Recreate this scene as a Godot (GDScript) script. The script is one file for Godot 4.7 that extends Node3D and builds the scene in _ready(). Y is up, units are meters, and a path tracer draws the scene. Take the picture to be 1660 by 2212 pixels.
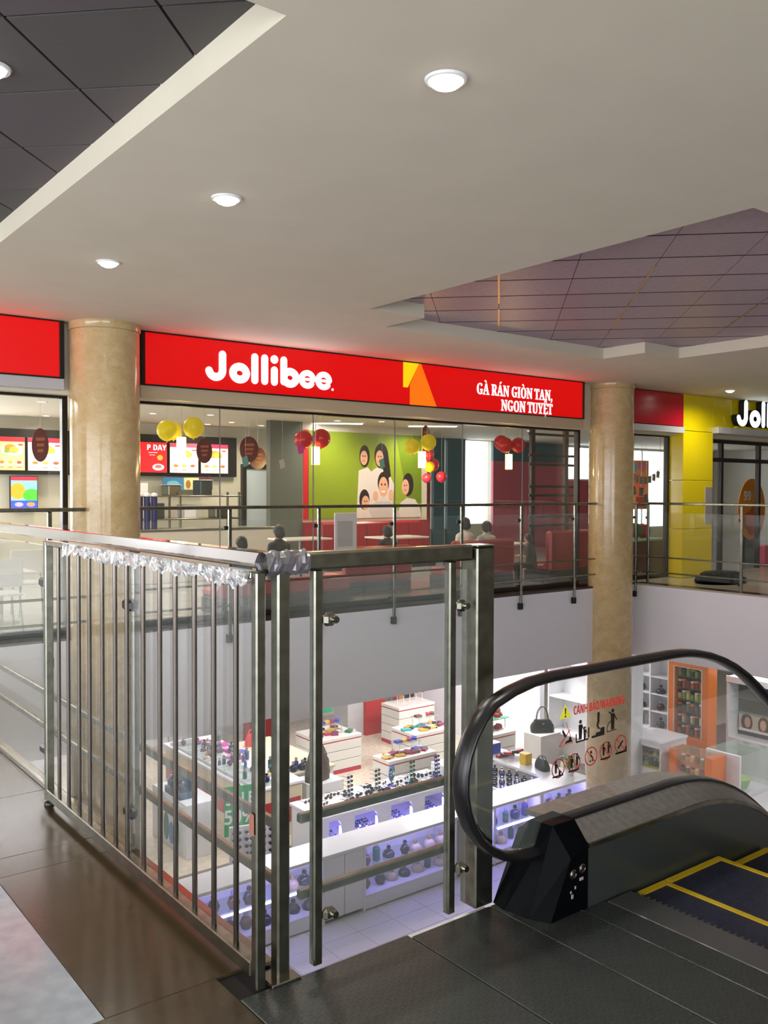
extends Node3D
# A mall gallery: the upper floor lies at y = 0, the shop level below at y = FL, the shopfront faces +z at z = ZF.

const FL := -4.6      # lower shop floor
const CEIL := 3.38    # underside of the gallery soffit
const REC := 3.52     # underside of the tiles in the ceiling recesses
const ZF := -9.62     # shopfront plane
const BB := -1.26     # underside of the fascia beam

var M := {}
var taken := {}
var mesh_cache := {}
var rng := RandomNumberGenerator.new()

# ---------------------------------------------------------------- node helpers
func numbered(called: String) -> String:
	if not taken.has(called):
		taken[called] = 0
		return called
	taken[called] += 1
	return "%s_%03d" % [called, taken[called]]

func put(parent: Node, o: Node3D, called: String) -> void:
	if parent == self:
		o.name = numbered(called)
		add_child(o)
	else:
		o.name = called
		parent.add_child(o, true)

func tag(o: Node, label: String, category: String, group := "") -> void:
	o.set_meta("label", label)
	o.set_meta("category", category)
	if group != "":
		o.set_meta("group", group)

func thing(called: String, label: String, category: String, at := Vector3.ZERO, turn := 0.0, group := "") -> Node3D:
	var o := Node3D.new()
	put(self, o, called)
	o.position = at
	o.rotation.y = turn
	tag(o, label, category, group)
	return o

func struct_node(called: String) -> Node3D:
	var o := Node3D.new()
	put(self, o, called)
	o.set_meta("kind", "structure")
	return o

func part(parent: Node, called: String, mesh: Mesh, m: Material, at := Vector3.ZERO, rot := Vector3.ZERO) -> MeshInstance3D:
	var o := MeshInstance3D.new()
	o.mesh = mesh
	o.material_override = m
	o.position = at
	o.rotation = rot
	put(parent, o, called)
	return o

func structure(called: String, mesh: Mesh, m: Material, at := Vector3.ZERO) -> MeshInstance3D:
	var o := part(self, called, mesh, m, at)
	o.set_meta("kind", "structure")
	return o

func commit(st: SurfaceTool, parent: Node, called: String, m: Material, at := Vector3.ZERO, rot := Vector3.ZERO) -> MeshInstance3D:
	return part(parent, called, st.commit(), m, at, rot)

func dup(o: Node3D, at: Vector3, turn := 0.0, label := "", group := "") -> Node3D:
	var c: Node3D = o.duplicate()
	var base := String(o.name)
	if base.length() > 4 and base.substr(base.length() - 4, 1) == "_" and base.right(3).is_valid_int():
		base = base.left(base.length() - 4)
	put(self, c, base)
	c.position = at
	c.rotation.y = turn
	if label != "":
		c.set_meta("label", label)
	if group != "":
		c.set_meta("group", group)
	return c

# ---------------------------------------------------------------- mesh helpers
func begin() -> SurfaceTool:
	var st := SurfaceTool.new()
	st.begin(Mesh.PRIMITIVE_TRIANGLES)
	return st

func face(st: SurfaceTool, p: Array, n: Vector3, uv := []) -> void:
	var flip: bool = Plane(p[0], p[1], p[2]).normal.dot(n) < 0.0
	for k in range(1, p.size() - 1):
		var ids := [0, k + 1, k] if flip else [0, k, k + 1]
		for i in ids:
			st.set_normal(n)
			if uv.size() > 0:
				st.set_uv(uv[i])
			st.add_vertex(p[i])

func quad_n(st: SurfaceTool, p: Array, n: Array) -> void:
	var flip: bool = Plane(p[0], p[1], p[2]).normal.dot(n[0] + n[1] + n[2] + n[3]) < 0.0
	var ids := [0, 2, 1, 0, 3, 2] if flip else [0, 1, 2, 0, 2, 3]
	for i in ids:
		st.set_normal(n[i])
		st.add_vertex(p[i])

func bx(st: SurfaceTool, c: Vector3, s: Vector3) -> void:
	var h := s / 2.0
	for a in 3:
		var u := (a + 1) % 3
		var v := (a + 2) % 3
		for sg in [-1.0, 1.0]:
			var n := Vector3.ZERO
			n[a] = sg
			var p := []
			for q in [[-1, -1], [1, -1], [1, 1], [-1, 1]]:
				var w := c
				w[a] += sg * h[a]
				w[u] += q[0] * h[u]
				w[v] += q[1] * h[v]
				p.append(w)
			face(st, p, n)

func box_between(st: SurfaceTool, a: Vector3, b: Vector3) -> void:
	bx(st, (a + b) / 2.0, (b - a).abs())

func box_mesh(a: Vector3, b: Vector3) -> Mesh:
	var st := begin()
	box_between(st, a, b)
	return st.commit()

# chamfered box, centred, added to st
func cbx(st: SurfaceTool, c: Vector3, s: Vector3, b: float) -> void:
	var h := s / 2.0
	var e := minf(b, minf(h.x, minf(h.y, h.z)) * 0.9)
	for a in 3:
		var u := (a + 1) % 3
		var v := (a + 2) % 3
		for sg in [-1.0, 1.0]:
			var n := Vector3.ZERO
			n[a] = sg
			var p := []
			for q in [[-1, -1], [1, -1], [1, 1], [-1, 1]]:
				var w := c
				w[a] += sg * h[a]
				w[u] += q[0] * (h[u] - e)
				w[v] += q[1] * (h[v] - e)
				p.append(w)
			face(st, p, n)
		for su in [-1.0, 1.0]:
			for sv in [-1.0, 1.0]:
				var p := []
				for q in [[-1, 0], [1, 0], [1, 1], [-1, 1]]:
					var w := c
					w[a] += q[0] * (h[a] - e)
					w[u] += su * (h[u] - (0.0 if q[1] == 0 else e))
					w[v] += sv * (h[v] - (e if q[1] == 0 else 0.0))
					p.append(w)
				var n := Vector3.ZERO
				n[u] = su * 0.7071
				n[v] = sv * 0.7071
				face(st, p, n)
	for sx in [-1.0, 1.0]:
		for sy in [-1.0, 1.0]:
			for sz in [-1.0, 1.0]:
				face(st, [c + Vector3(sx * h.x, sy * (h.y - e), sz * (h.z - e)), c + Vector3(sx * (h.x - e), sy * h.y, sz * (h.z - e)), c + Vector3(sx * (h.x - e), sy * (h.y - e), sz * h.z)], Vector3(sx, sy, sz) * 0.57735)

func cb(s: Vector3, b := 0.004) -> Mesh:
	var key := "cb%s%f" % [s, b]
	if not mesh_cache.has(key):
		var st := begin()
		cbx(st, Vector3.ZERO, s, b)
		mesh_cache[key] = st.commit()
	return mesh_cache[key]

func cb2(a: Vector3, b: Vector3, e := 0.004) -> Mesh:
	var st := begin()
	cbx(st, (a + b) / 2.0, (b - a).abs(), e)
	return st.commit()

# tube along a polyline
func tube(st: SurfaceTool, pts: Array, r: float, sides := 10, r2 := -1.0, up := Vector3.UP) -> void:
	# r across, r2 along "up" when given (an oval section)
	var rb := r if r2 < 0.0 else r2
	var rings := []
	var norms := []
	var last_u := Vector3.ZERO
	for i in pts.size():
		var d: Vector3
		if i == 0:
			d = pts[1] - pts[0]
		elif i == pts.size() - 1:
			d = pts[i] - pts[i - 1]
		else:
			d = (pts[i] - pts[i - 1]).normalized() + (pts[i + 1] - pts[i]).normalized()
		d = d.normalized()
		var u: Vector3
		if last_u == Vector3.ZERO:
			u = d.cross(up)
			if u.length() < 0.01:
				u = d.cross(Vector3.RIGHT)
			if u.length() < 0.01:
				u = d.cross(Vector3.BACK)
		else:
			u = last_u - d * last_u.dot(d)
		u = u.normalized()
		last_u = u
		var v := u.cross(d).normalized()
		var ring := []
		var nn := []
		for k in sides:
			var a := TAU * k / sides
			ring.append(pts[i] + u * cos(a) * r + v * sin(a) * rb)
			nn.append((u * cos(a) * rb + v * sin(a) * r).normalized())
		rings.append(ring)
		norms.append(nn)
	for i in pts.size() - 1:
		for k in sides:
			var k2 := (k + 1) % sides
			quad_n(st, [rings[i][k], rings[i][k2], rings[i + 1][k2], rings[i + 1][k]], [norms[i][k], norms[i][k2], norms[i + 1][k2], norms[i + 1][k]])
	face(st, rings[0], (pts[0] - pts[1]).normalized())
	face(st, rings[-1], (pts[-1] - pts[-2]).normalized())

func tube_mesh(pts: Array, r: float, sides := 10) -> Mesh:
	var st := begin()
	tube(st, pts, r, sides)
	return st.commit()

# lathe a profile of (radius, height) round the y axis
func lathe(st: SurfaceTool, prof: Array, seg := 24, at := Vector3.ZERO, sx := 1.0, sz := 1.0) -> void:
	for i in prof.size() - 1:
		var p: Vector2 = prof[i]
		var q: Vector2 = prof[i + 1]
		var t := (q - p)
		if t.length() < 1e-6:
			continue
		var n0 := Vector2(t.y, -t.x).normalized()
		var na := n0
		var nb := n0
		if i > 0:
			var tp: Vector2 = p - prof[i - 1]
			var np := Vector2(tp.y, -tp.x).normalized()
			if np.dot(n0) > 0.6:
				na = (np + n0).normalized()
		if i < prof.size() - 2:
			var tn: Vector2 = prof[i + 2] - q
			var nn := Vector2(tn.y, -tn.x).normalized()
			if nn.dot(n0) > 0.6:
				nb = (nn + n0).normalized()
		for k in seg:
			var a := TAU * k / seg
			var b := TAU * (k + 1) / seg
			var ca := Vector3(cos(a) * sx, 0, sin(a) * sz)
			var cbv := Vector3(cos(b) * sx, 0, sin(b) * sz)
			var nca := Vector3(cos(a) / sx, 0, sin(a) / sz).normalized()
			var ncb := Vector3(cos(b) / sx, 0, sin(b) / sz).normalized()
			var P := [at + ca * p.x + Vector3.UP * p.y, at + cbv * p.x + Vector3.UP * p.y, at + cbv * q.x + Vector3.UP * q.y, at + ca * q.x + Vector3.UP * q.y]
			var N := [nca * na.x + Vector3.UP * na.y, ncb * na.x + Vector3.UP * na.y, ncb * nb.x + Vector3.UP * nb.y, nca * nb.x + Vector3.UP * nb.y]
			if p.x < 1e-5:
				tri_n(st, [P[0], P[2], P[3]], [N[0], N[2], N[3]])
			elif q.x < 1e-5:
				tri_n(st, [P[0], P[1], P[2]], [N[0], N[1], N[2]])
			else:
				quad_n(st, P, N)

func tri_n(st: SurfaceTool, p: Array, n: Array) -> void:
	var flip: bool = Plane(p[0], p[1], p[2]).normal.dot(n[0] + n[1] + n[2]) < 0.0
	for i in ([0, 2, 1] if flip else [0, 1, 2]):
		st.set_normal(n[i])
		st.add_vertex(p[i])

func lathe_mesh(prof: Array, seg := 24, sx := 1.0, sz := 1.0) -> Mesh:
	var st := begin()
	lathe(st, prof, seg, Vector3.ZERO, sx, sz)
	return st.commit()

func ball_prof(r: float, ry := -1.0, n := 10) -> Array:
	var h := r if ry < 0.0 else ry
	var out := []
	for i in n + 1:
		var a := -PI / 2 + PI * i / n
		out.append(Vector2(maxf(0.0, cos(a) * r), sin(a) * h))
	out[0].x = 0.0
	out[n].x = 0.0
	return out

func ball(r: float, ry := -1.0, seg := 16) -> Mesh:
	var key := "ball%f,%f,%d" % [r, ry, seg]
	if not mesh_cache.has(key):
		mesh_cache[key] = lathe_mesh(ball_prof(r, ry, maxi(6, seg / 2)), seg)
	return mesh_cache[key]

# extrude a polygon lying in the plane (o, u, v) by d along w
func prism(st: SurfaceTool, poly: PackedVector2Array, o: Vector3, u: Vector3, v: Vector3, w: Vector3, d0: float, d1: float) -> void:
	var tri := Geometry2D.triangulate_polygon(poly)
	for s in [[d0, -1.0], [d1, 1.0]]:
		for i in range(0, tri.size(), 3):
			var p := []
			for k in 3:
				var q := poly[tri[i + k]]
				p.append(o + u * q.x + v * q.y + w * s[0])
			face(st, p, w * s[1] * signf(d1 - d0))
	var ccw := not Geometry2D.is_polygon_clockwise(poly)
	for i in poly.size():
		var a := poly[i]
		var b := poly[(i + 1) % poly.size()]
		var e := b - a
		var n2 := Vector2(e.y, -e.x).normalized() * (1.0 if ccw else -1.0)
		face(st, [o + u * a.x + v * a.y + w * d0, o + u * b.x + v * b.y + w * d0, o + u * b.x + v * b.y + w * d1, o + u * a.x + v * a.y + w * d1], (u * n2.x + v * n2.y).normalized())

# a flat stroke with round ends, in the xy plane, thickness d along +z
func stroke(st: SurfaceTool, pts: Array, w: float, d: float) -> void:
	for i in pts.size() - 1:
		var a: Vector2 = pts[i]
		var b: Vector2 = pts[i + 1]
		var t := (b - a).normalized()
		var n := Vector2(-t.y, t.x) * w / 2.0
		var poly := PackedVector2Array([a - n, b - n, b + n, a + n])
		prism(st, poly, Vector3.ZERO, Vector3.RIGHT, Vector3.UP, Vector3.BACK, 0.0, d)
	for p in pts:
		disc2(st, p, w / 2.0, d)

func disc2(st: SurfaceTool, c: Vector2, r: float, d: float, seg := 14, ry := -1.0) -> void:
	var poly := PackedVector2Array()
	for k in seg:
		poly.append(c + Vector2(cos(TAU * k / seg) * r, sin(TAU * k / seg) * (r if ry < 0.0 else ry)))
	prism(st, poly, Vector3.ZERO, Vector3.RIGHT, Vector3.UP, Vector3.BACK, 0.0, d)

func arc(c: Vector2, rx: float, ry: float, a0: float, a1: float, n := 14) -> Array:
	var out := []
	for i in n + 1:
		var a := deg_to_rad(lerpf(a0, a1, float(i) / n))
		out.append(c + Vector2(cos(a) * rx, sin(a) * ry))
	return out

# flat printed sheet: front face carries UVs, a thin real board
func print_board(parent: Node, called: String, w: float, h: float, m: Material, at: Vector3, turn := 0.0, d := 0.02) -> MeshInstance3D:
	var st := begin()
	var a := w / 2.0
	var b := h / 2.0
	face(st, [Vector3(-a, -b, d), Vector3(a, -b, d), Vector3(a, b, d), Vector3(-a, b, d)], Vector3.BACK, [Vector2(0, 1), Vector2(1, 1), Vector2(1, 0), Vector2(0, 0)])
	var z := [Vector2(0.01, 0.01), Vector2(0.01, 0.01), Vector2(0.01, 0.01), Vector2(0.01, 0.01)]
	face(st, [Vector3(-a, -b, 0), Vector3(a, -b, 0), Vector3(a, b, 0), Vector3(-a, b, 0)], Vector3.FORWARD, z)
	face(st, [Vector3(-a, -b, 0), Vector3(-a, b, 0), Vector3(-a, b, d), Vector3(-a, -b, d)], Vector3.LEFT, z)
	face(st, [Vector3(a, -b, 0), Vector3(a, b, 0), Vector3(a, b, d), Vector3(a, -b, d)], Vector3.RIGHT, z)
	face(st, [Vector3(-a, b, 0), Vector3(a, b, 0), Vector3(a, b, d), Vector3(-a, b, d)], Vector3.UP, z)
	face(st, [Vector3(-a, -b, 0), Vector3(a, -b, 0), Vector3(a, -b, d), Vector3(-a, -b, d)], Vector3.DOWN, z)
	return commit(st, parent, called, m, at, Vector3(0, turn, 0))

func letters(parent: Node, called: String, text: String, height: float, at: Vector3, turn: float, m: Material, depth := 0.006, font := "Droid Sans", weight := 700, align := HORIZONTAL_ALIGNMENT_CENTER, xs := 1.0) -> MeshInstance3D:
	var f := SystemFont.new()
	f.font_names = PackedStringArray([font])
	f.font_weight = weight
	var t := TextMesh.new()
	t.font = f
	t.text = text
	t.font_size = 64
	t.pixel_size = height / 46.0
	t.depth = depth
	t.horizontal_alignment = align
	t.curve_step = 2.0
	var o := part(parent, called, t, m, at, Vector3(0, turn, 0))
	o.scale.x = xs
	return o

func text_w(text: String, font: String) -> float:
	var f := SystemFont.new()
	f.font_names = PackedStringArray([font])
	f.font_weight = 700
	return f.get_string_size(text, HORIZONTAL_ALIGNMENT_LEFT, -1, 64).x

# ---------------------------------------------------------------- materials
func mat(key: String, c: Color, rough := 0.6, metal := 0.0) -> StandardMaterial3D:
	if M.has(key):
		return M[key]
	var m := StandardMaterial3D.new()
	m.resource_name = key
	m.albedo_color = c
	m.roughness = rough
	m.metallic = metal
	M[key] = m
	return m

func rgb(r: int, g: int, b: int) -> Color:
	return Color(r / 255.0, g / 255.0, b / 255.0)

func glow(key: String, c: Color, e: float) -> StandardMaterial3D:
	if M.has(key):
		return M[key]
	var m := mat(key, c, 0.4)
	m.emission_enabled = true
	m.emission = c
	m.emission_energy_multiplier = e
	return m

func pane(key: String, c: Color, a: float) -> StandardMaterial3D:
	if M.has(key):
		return M[key]
	var m := mat(key, c, 0.02)
	m.transparency = BaseMaterial3D.TRANSPARENCY_ALPHA
	m.albedo_color.a = a
	return m

func noise_tex(freq: float, seed_value: int, ramp: Array, size := 512, octaves := 4, warp := 0.0, ridged := false) -> ImageTexture:
	var n := FastNoiseLite.new()
	n.seed = seed_value
	n.frequency = freq
	n.noise_type = FastNoiseLite.TYPE_SIMPLEX_SMOOTH
	n.fractal_octaves = octaves
	n.fractal_type = FastNoiseLite.FRACTAL_RIDGED if ridged else FastNoiseLite.FRACTAL_FBM
	if warp > 0.0:
		n.domain_warp_enabled = true
		n.domain_warp_amplitude = warp
		n.domain_warp_frequency = freq
	var g := Gradient.new()
	g.offsets = PackedFloat32Array(ramp.map(func(r): return r[0]))
	g.colors = PackedColorArray(ramp.map(func(r): return r[1]))
	var src := n.get_seamless_image(size, size)
	var im := Image.create(size, size, false, Image.FORMAT_RGB8)
	for y in size:
		for x in size:
			im.set_pixel(x, y, g.sample(src.get_pixel(x, y).r))
	return ImageTexture.create_from_image(im)

func triplanar(m: StandardMaterial3D, t: Texture2D, scale: float) -> void:
	m.albedo_texture = t
	m.uv1_triplanar = true
	m.uv1_world_triplanar = true
	m.uv1_scale = Vector3.ONE * scale

# ---------------------------------------------------------------- printed textures
func paint(w: int, h: int, bg: Color, cmds: Array) -> ImageTexture:
	var im := Image.create(w, h, false, Image.FORMAT_RGB8)
	im.fill(bg)
	for c in cmds:
		if c[0] == "r":
			im.fill_rect(Rect2i(int(c[1] * w), int(c[2] * h), maxi(1, int(c[3] * w)), maxi(1, int(c[4] * h))), c[5])
		elif c[0] == "e":
			var cx: float = c[1] * w
			var cy: float = c[2] * h
			var rx: float = c[3] * w
			var ry: float = c[4] * h
			for y in range(maxi(0, int(cy - ry)), mini(h, int(cy + ry) + 1)):
				for x in range(maxi(0, int(cx - rx)), mini(w, int(cx + rx) + 1)):
					if pow((x - cx) / rx, 2) + pow((y - cy) / ry, 2) <= 1.0:
						im.set_pixel(x, y, c[5])
		elif c[0] == "p":
			var poly := PackedVector2Array()
			var lo := Vector2(1e9, 1e9)
			var hi := -lo
			for q in c[1]:
				var v := Vector2(q[0] * w, q[1] * h)
				poly.append(v)
				lo = lo.min(v)
				hi = hi.max(v)
			for y in range(maxi(0, int(lo.y)), mini(h, int(hi.y) + 1)):
				for x in range(maxi(0, int(lo.x)), mini(w, int(hi.x) + 1)):
					if Geometry2D.is_point_in_polygon(Vector2(x + 0.5, y + 0.5), poly):
						im.set_pixel(x, y, c[2])
	return ImageTexture.create_from_image(im)

func printed(key: String, t: Texture2D, rough := 0.5, e := 0.0) -> StandardMaterial3D:
	if M.has(key):
		return M[key]
	var m := mat(key, Color.WHITE, rough)
	m.albedo_texture = t
	if e > 0.0:
		m.emission_enabled = true
		m.emission = Color.BLACK
		m.emission_operator = BaseMaterial3D.EMISSION_OP_ADD
		m.emission_texture = t
		m.emission_energy_multiplier = e
	return m

func make_materials() -> void:
	var soffit := mat("soffit_paint", rgb(226, 218, 197), 0.75)
	triplanar(soffit, noise_tex(0.02, 3, [[0.2, Color(0.985, 0.985, 0.985)], [0.8, Color(1, 1, 1)]], 256), 0.3)
	mat("white_paint", rgb(238, 237, 244), 0.6)
	mat("off_white", rgb(214, 210, 200), 0.6)
	mat("beige_trim", rgb(198, 182, 150), 0.5)
	mat("grey_trim", rgb(196, 194, 196), 0.4)
	mat("dark_frame", rgb(38, 32, 28), 0.3, 0.3)
	mat("black_plastic", rgb(7, 8, 10), 0.3).metallic_specular = 0.12
	mat("rubber", rgb(18, 16, 19), 0.3)
	var marble := mat("marble", rgb(255, 255, 255), 0.13)
	triplanar(marble, noise_tex(0.012, 11, [[0.0, rgb(186, 156, 108)], [0.4, rgb(204, 178, 130)], [0.49, rgb(200, 174, 126)], [0.505, rgb(180, 148, 102)], [0.52, rgb(202, 176, 128)], [0.7, rgb(210, 188, 144)], [1.0, rgb(196, 166, 118)]], 1024, 4, 60.0), 0.4)
	var steel := mat("steel", rgb(152, 152, 140), 0.27, 1.0)
	triplanar(steel, noise_tex(0.03, 5, [[0.2, Color(0.86, 0.86, 0.84)], [0.8, Color(1, 1, 1)]], 256), 1.6)
	mat("polished_steel", rgb(160, 156, 148), 0.16, 1.0)
	var brushed := mat("brushed_deck", rgb(150, 146, 142), 0.36, 0.55)
	triplanar(brushed, noise_tex(0.05, 6, [[0.2, Color(0.85, 0.85, 0.85)], [0.8, Color(1, 1, 1)]], 256), 2.0)
	mat("dark_skirt", rgb(74, 80, 78), 0.3, 0.6)
	# ribbed escalator plate: fine ribs as a normal map
	var plate := mat("ribbed_plate", rgb(98, 102, 102), 0.36, 0.8)
	var rib := Image.create(128, 128, false, Image.FORMAT_RGB8)
	for y in 128:
		for x in 128:
			var on := (y % 16 < 8) and ((x + (32 if (y / 16) % 2 == 1 else 0)) % 64 < 54)
			rib.set_pixel(x, y, Color(0.9, 0.9, 0.9) if on else Color(0.2, 0.2, 0.2))
	rib.bump_map_to_normal_map(3.0)
	plate.normal_enabled = true
	plate.normal_texture = ImageTexture.create_from_image(rib)
	plate.normal_scale = 0.55
	triplanar(plate, noise_tex(0.02, 8, [[0.2, Color(0.8, 0.82, 0.8)], [0.8, Color(1, 1, 1)]], 256), 14.0)
	mat("bar_steel", rgb(104, 97, 90), 0.2, 1.0)
	mat("bright_rail", rgb(214, 212, 208), 0.09, 1.0)
	mat("pale_floor", rgb(214, 214, 214), 0.2)
	mat("smooth_plate", rgb(140, 142, 142), 0.3, 0.9)
	var brown := mat("brown_granite", rgb(255, 255, 255), 0.22)
	triplanar(brown, noise_tex(0.05, 21, [[0.2, rgb(60, 49, 32)], [0.8, rgb(66, 54, 36)]], 256, 3), 0.5)
	var wt := mat("white_floor", rgb(255, 255, 255), 0.14)
	triplanar(wt, noise_tex(0.04, 22, [[0.2, rgb(148, 154, 162)], [0.8, rgb(162, 167, 174)]], 256, 3), 1.0)
	mat("store_floor", rgb(150, 152, 150), 0.1)
	mat("dark_stone", rgb(58, 46, 44), 0.2)
	mat("walkway_tile", rgb(176, 168, 152), 0.2)
	var bt := mat("beige_floor", rgb(255, 255, 255), 0.2)
	triplanar(bt, noise_tex(0.03, 23, [[0.2, rgb(206, 194, 172)], [0.8, rgb(220, 208, 186)]], 256, 3), 0.8)
	mat("mauve_floor", rgb(128, 108, 104), 0.25)
	var t1 := mat("grey_ceiling_tile", rgb(255, 255, 255), 0.7)
	triplanar(t1, noise_tex(0.3, 31, [[0.2, rgb(80, 72, 76)], [0.8, rgb(98, 91, 92)]], 256, 3), 2.0)
	var t2 := mat("grey_ceiling_tile_b", rgb(255, 255, 255), 0.7)
	triplanar(t2, noise_tex(0.3, 32, [[0.2, rgb(74, 71, 70)], [0.8, rgb(92, 88, 86)]], 256, 3), 2.0)
	var t3 := mat("mauve_ceiling_tile", rgb(255, 255, 255), 0.42)
	triplanar(t3, noise_tex(0.05, 33, [[0.2, rgb(170, 148, 160)], [0.8, rgb(182, 160, 172)]], 256, 3), 1.0)
	var t4 := mat("mauve_ceiling_tile_b", rgb(255, 255, 255), 0.42)
	triplanar(t4, noise_tex(0.05, 34, [[0.2, rgb(164, 144, 156)], [0.8, rgb(176, 154, 166)]], 256, 3), 1.0)
	mat("joint_dark", rgb(28, 22, 22), 0.8)
	mat("brass_strip", rgb(196, 164, 104), 0.3, 0.8)
	mat("pale_strip", rgb(210, 204, 206), 0.3, 0.6)
	pane("clear_glass", rgb(205, 222, 214), 0.04)
	pane("rail_glass", rgb(205, 222, 214), 0.03).metallic_specular = 0.35
	pane("shop_glass", rgb(190, 205, 198), 0.03).metallic_specular = 0.35
	pane("green_glass", rgb(170, 210, 190), 0.12)
	glow("lamp_white", rgb(255, 252, 244), 5.0)
	glow("lamp_cool", rgb(235, 238, 255), 4.0)
	glow("sign_red", rgb(230, 2, 4), 0.62).albedo_color = rgb(150, 4, 6)
	glow("sign_white", rgb(245, 250, 252), 1.15)
	glow("sign_yellow", rgb(240, 200, 10), 0.7)
	glow("sign_orange", rgb(246, 106, 10), 0.8)
	mat("red_unlit", rgb(196, 22, 44), 0.2)
	mat("yellow_panel", rgb(236, 212, 6), 0.14)
	mat("red_vinyl", rgb(150, 18, 30), 0.3)
	mat("red_paint", rgb(188, 22, 34), 0.4)
	mat("white_gloss", rgb(236, 236, 238), 0.22)
	mat("cabinet_white", rgb(226, 222, 214), 0.35)
	mat("crimson_strip", rgb(190, 30, 62), 0.4)
	mat("groove", rgb(70, 60, 56), 0.7)
	mat("black_matt", rgb(20, 20, 22), 0.6)
	mat("orange_panel", rgb(238, 122, 18), 0.35)
	mat("cream_wall", rgb(206, 200, 180), 0.6)
	mat("teal_column", rgb(56, 96, 108), 0.4)
	mat("pink_wall", rgb(196, 84, 104), 0.5)

# ---------------------------------------------------------------- camera, sky, lights
func area(at: Vector3, size: Vector2, e: float, c: Color, rot: Vector3, called: String) -> void:
	var l := AreaLight3D.new()
	l.area_size = size
	l.light_energy = e
	l.light_color = c
	l.area_normalize_energy = true
	l.shadow_enabled = true
	l.position = at
	l.rotation = rot
	l.area_range = 40.0
	l.name = called
	add_child(l, true)

func omni(at: Vector3, e: float, c: Color, size := 0.06) -> void:
	var l := OmniLight3D.new()
	l.position = at
	l.light_energy = e
	l.light_color = c
	l.light_size = size
	l.omni_range = 30.0
	l.omni_attenuation = 2.0
	l.shadow_enabled = true
	l.name = "bulb"
	add_child(l, true)

func spot(at: Vector3, e: float, c: Color, size := 0.06, cone := 70.0) -> void:
	var l := SpotLight3D.new()
	l.position = at
	l.rotation.x = -PI / 2
	l.light_energy = e
	l.light_color = c
	l.light_size = size
	l.spot_range = 30.0
	l.spot_attenuation = 2.0
	l.spot_angle = cone
	l.spot_angle_attenuation = 0.8
	l.shadow_enabled = true
	l.name = "spot"
	add_child(l, true)

func set_stage() -> void:
	var cam := Camera3D.new()
	cam.name = "camera"
	cam.position = Vector3(0, 1.6, 0)
	cam.rotation_order = EULER_ORDER_YXZ
	cam.rotation_degrees = Vector3(-1.4057, -37.7682, 0.18916)
	cam.fov = 59.557
	cam.near = 0.05
	cam.far = 200.0
	add_child(cam)
	cam.current = true
	var we := WorldEnvironment.new()
	var e := Environment.new()
	e.background_mode = Environment.BG_COLOR
	e.background_color = Color(0.93, 0.97, 1.0)
	e.background_energy_multiplier = 5.0
	e.tonemap_mode = Environment.TONE_MAPPER_LINEAR
	e.tonemap_exposure = 1.16
	e.sdfgi_enabled = true
	e.ssao_enabled = true
	e.ssil_enabled = true
	we.environment = e
	we.name = "environment"
	add_child(we)
	# unseen ceiling panels lighting the shop level (their glowing fittings are built with that level)
	for p in lower_panels():
		area(Vector3(p.x, BB - 0.05, p.y), Vector2(1.1, 1.1), 5.2, rgb(250, 250, 255), Vector3(-PI / 2, 0, 0), "unseen_panel_light")
	# added panel behind the camera, unseen one on the left wall, lighting the soffit (built in build_shell)
	area(Vector3(-1.5, 1.5, 4.88), Vector2(8.0, 2.5), 24.0, rgb(244, 248, 255), Vector3(0, 0, 0), "unseen_gallery_light")
	area(Vector3(-5.88, 1.5, -2.5), Vector2(11.4, 2.5), 42.0, rgb(244, 248, 255), Vector3(0, -PI / 2, 0), "unseen_gallery_light")

func lower_panels() -> Array:
	return [Vector2(5.5, -13.0), Vector2(9.0, -12.2), Vector2(9.5, -15.5), Vector2(13.0, -14.8), Vector2(13.5, -18.2), Vector2(16.3, -14.3), Vector2(18.5, -11.0), Vector2(17.0, -8.0), Vector2(7.5, -18.0)]

# ---------------------------------------------------------------- the setting
func slab(called: String, x0: float, x1: float, z0: float, z1: float, y0: float, y1: float, m: Material) -> void:
	structure(called, box_mesh(Vector3(x0, y0, z0), Vector3(x1, y1, z1)), m)

func in_hole(x: float, z: float) -> bool:
	if x > -3.4 and x < 1.79 and z > -6.87 and z < -2.92:
		return true
	if x > 5.3 and x < 10.5 and z > -7.1 and z < -3.06:
		return true
	return x > 6.02 and x < 9.75 and z > -7.76 and z <= -7.1

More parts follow.
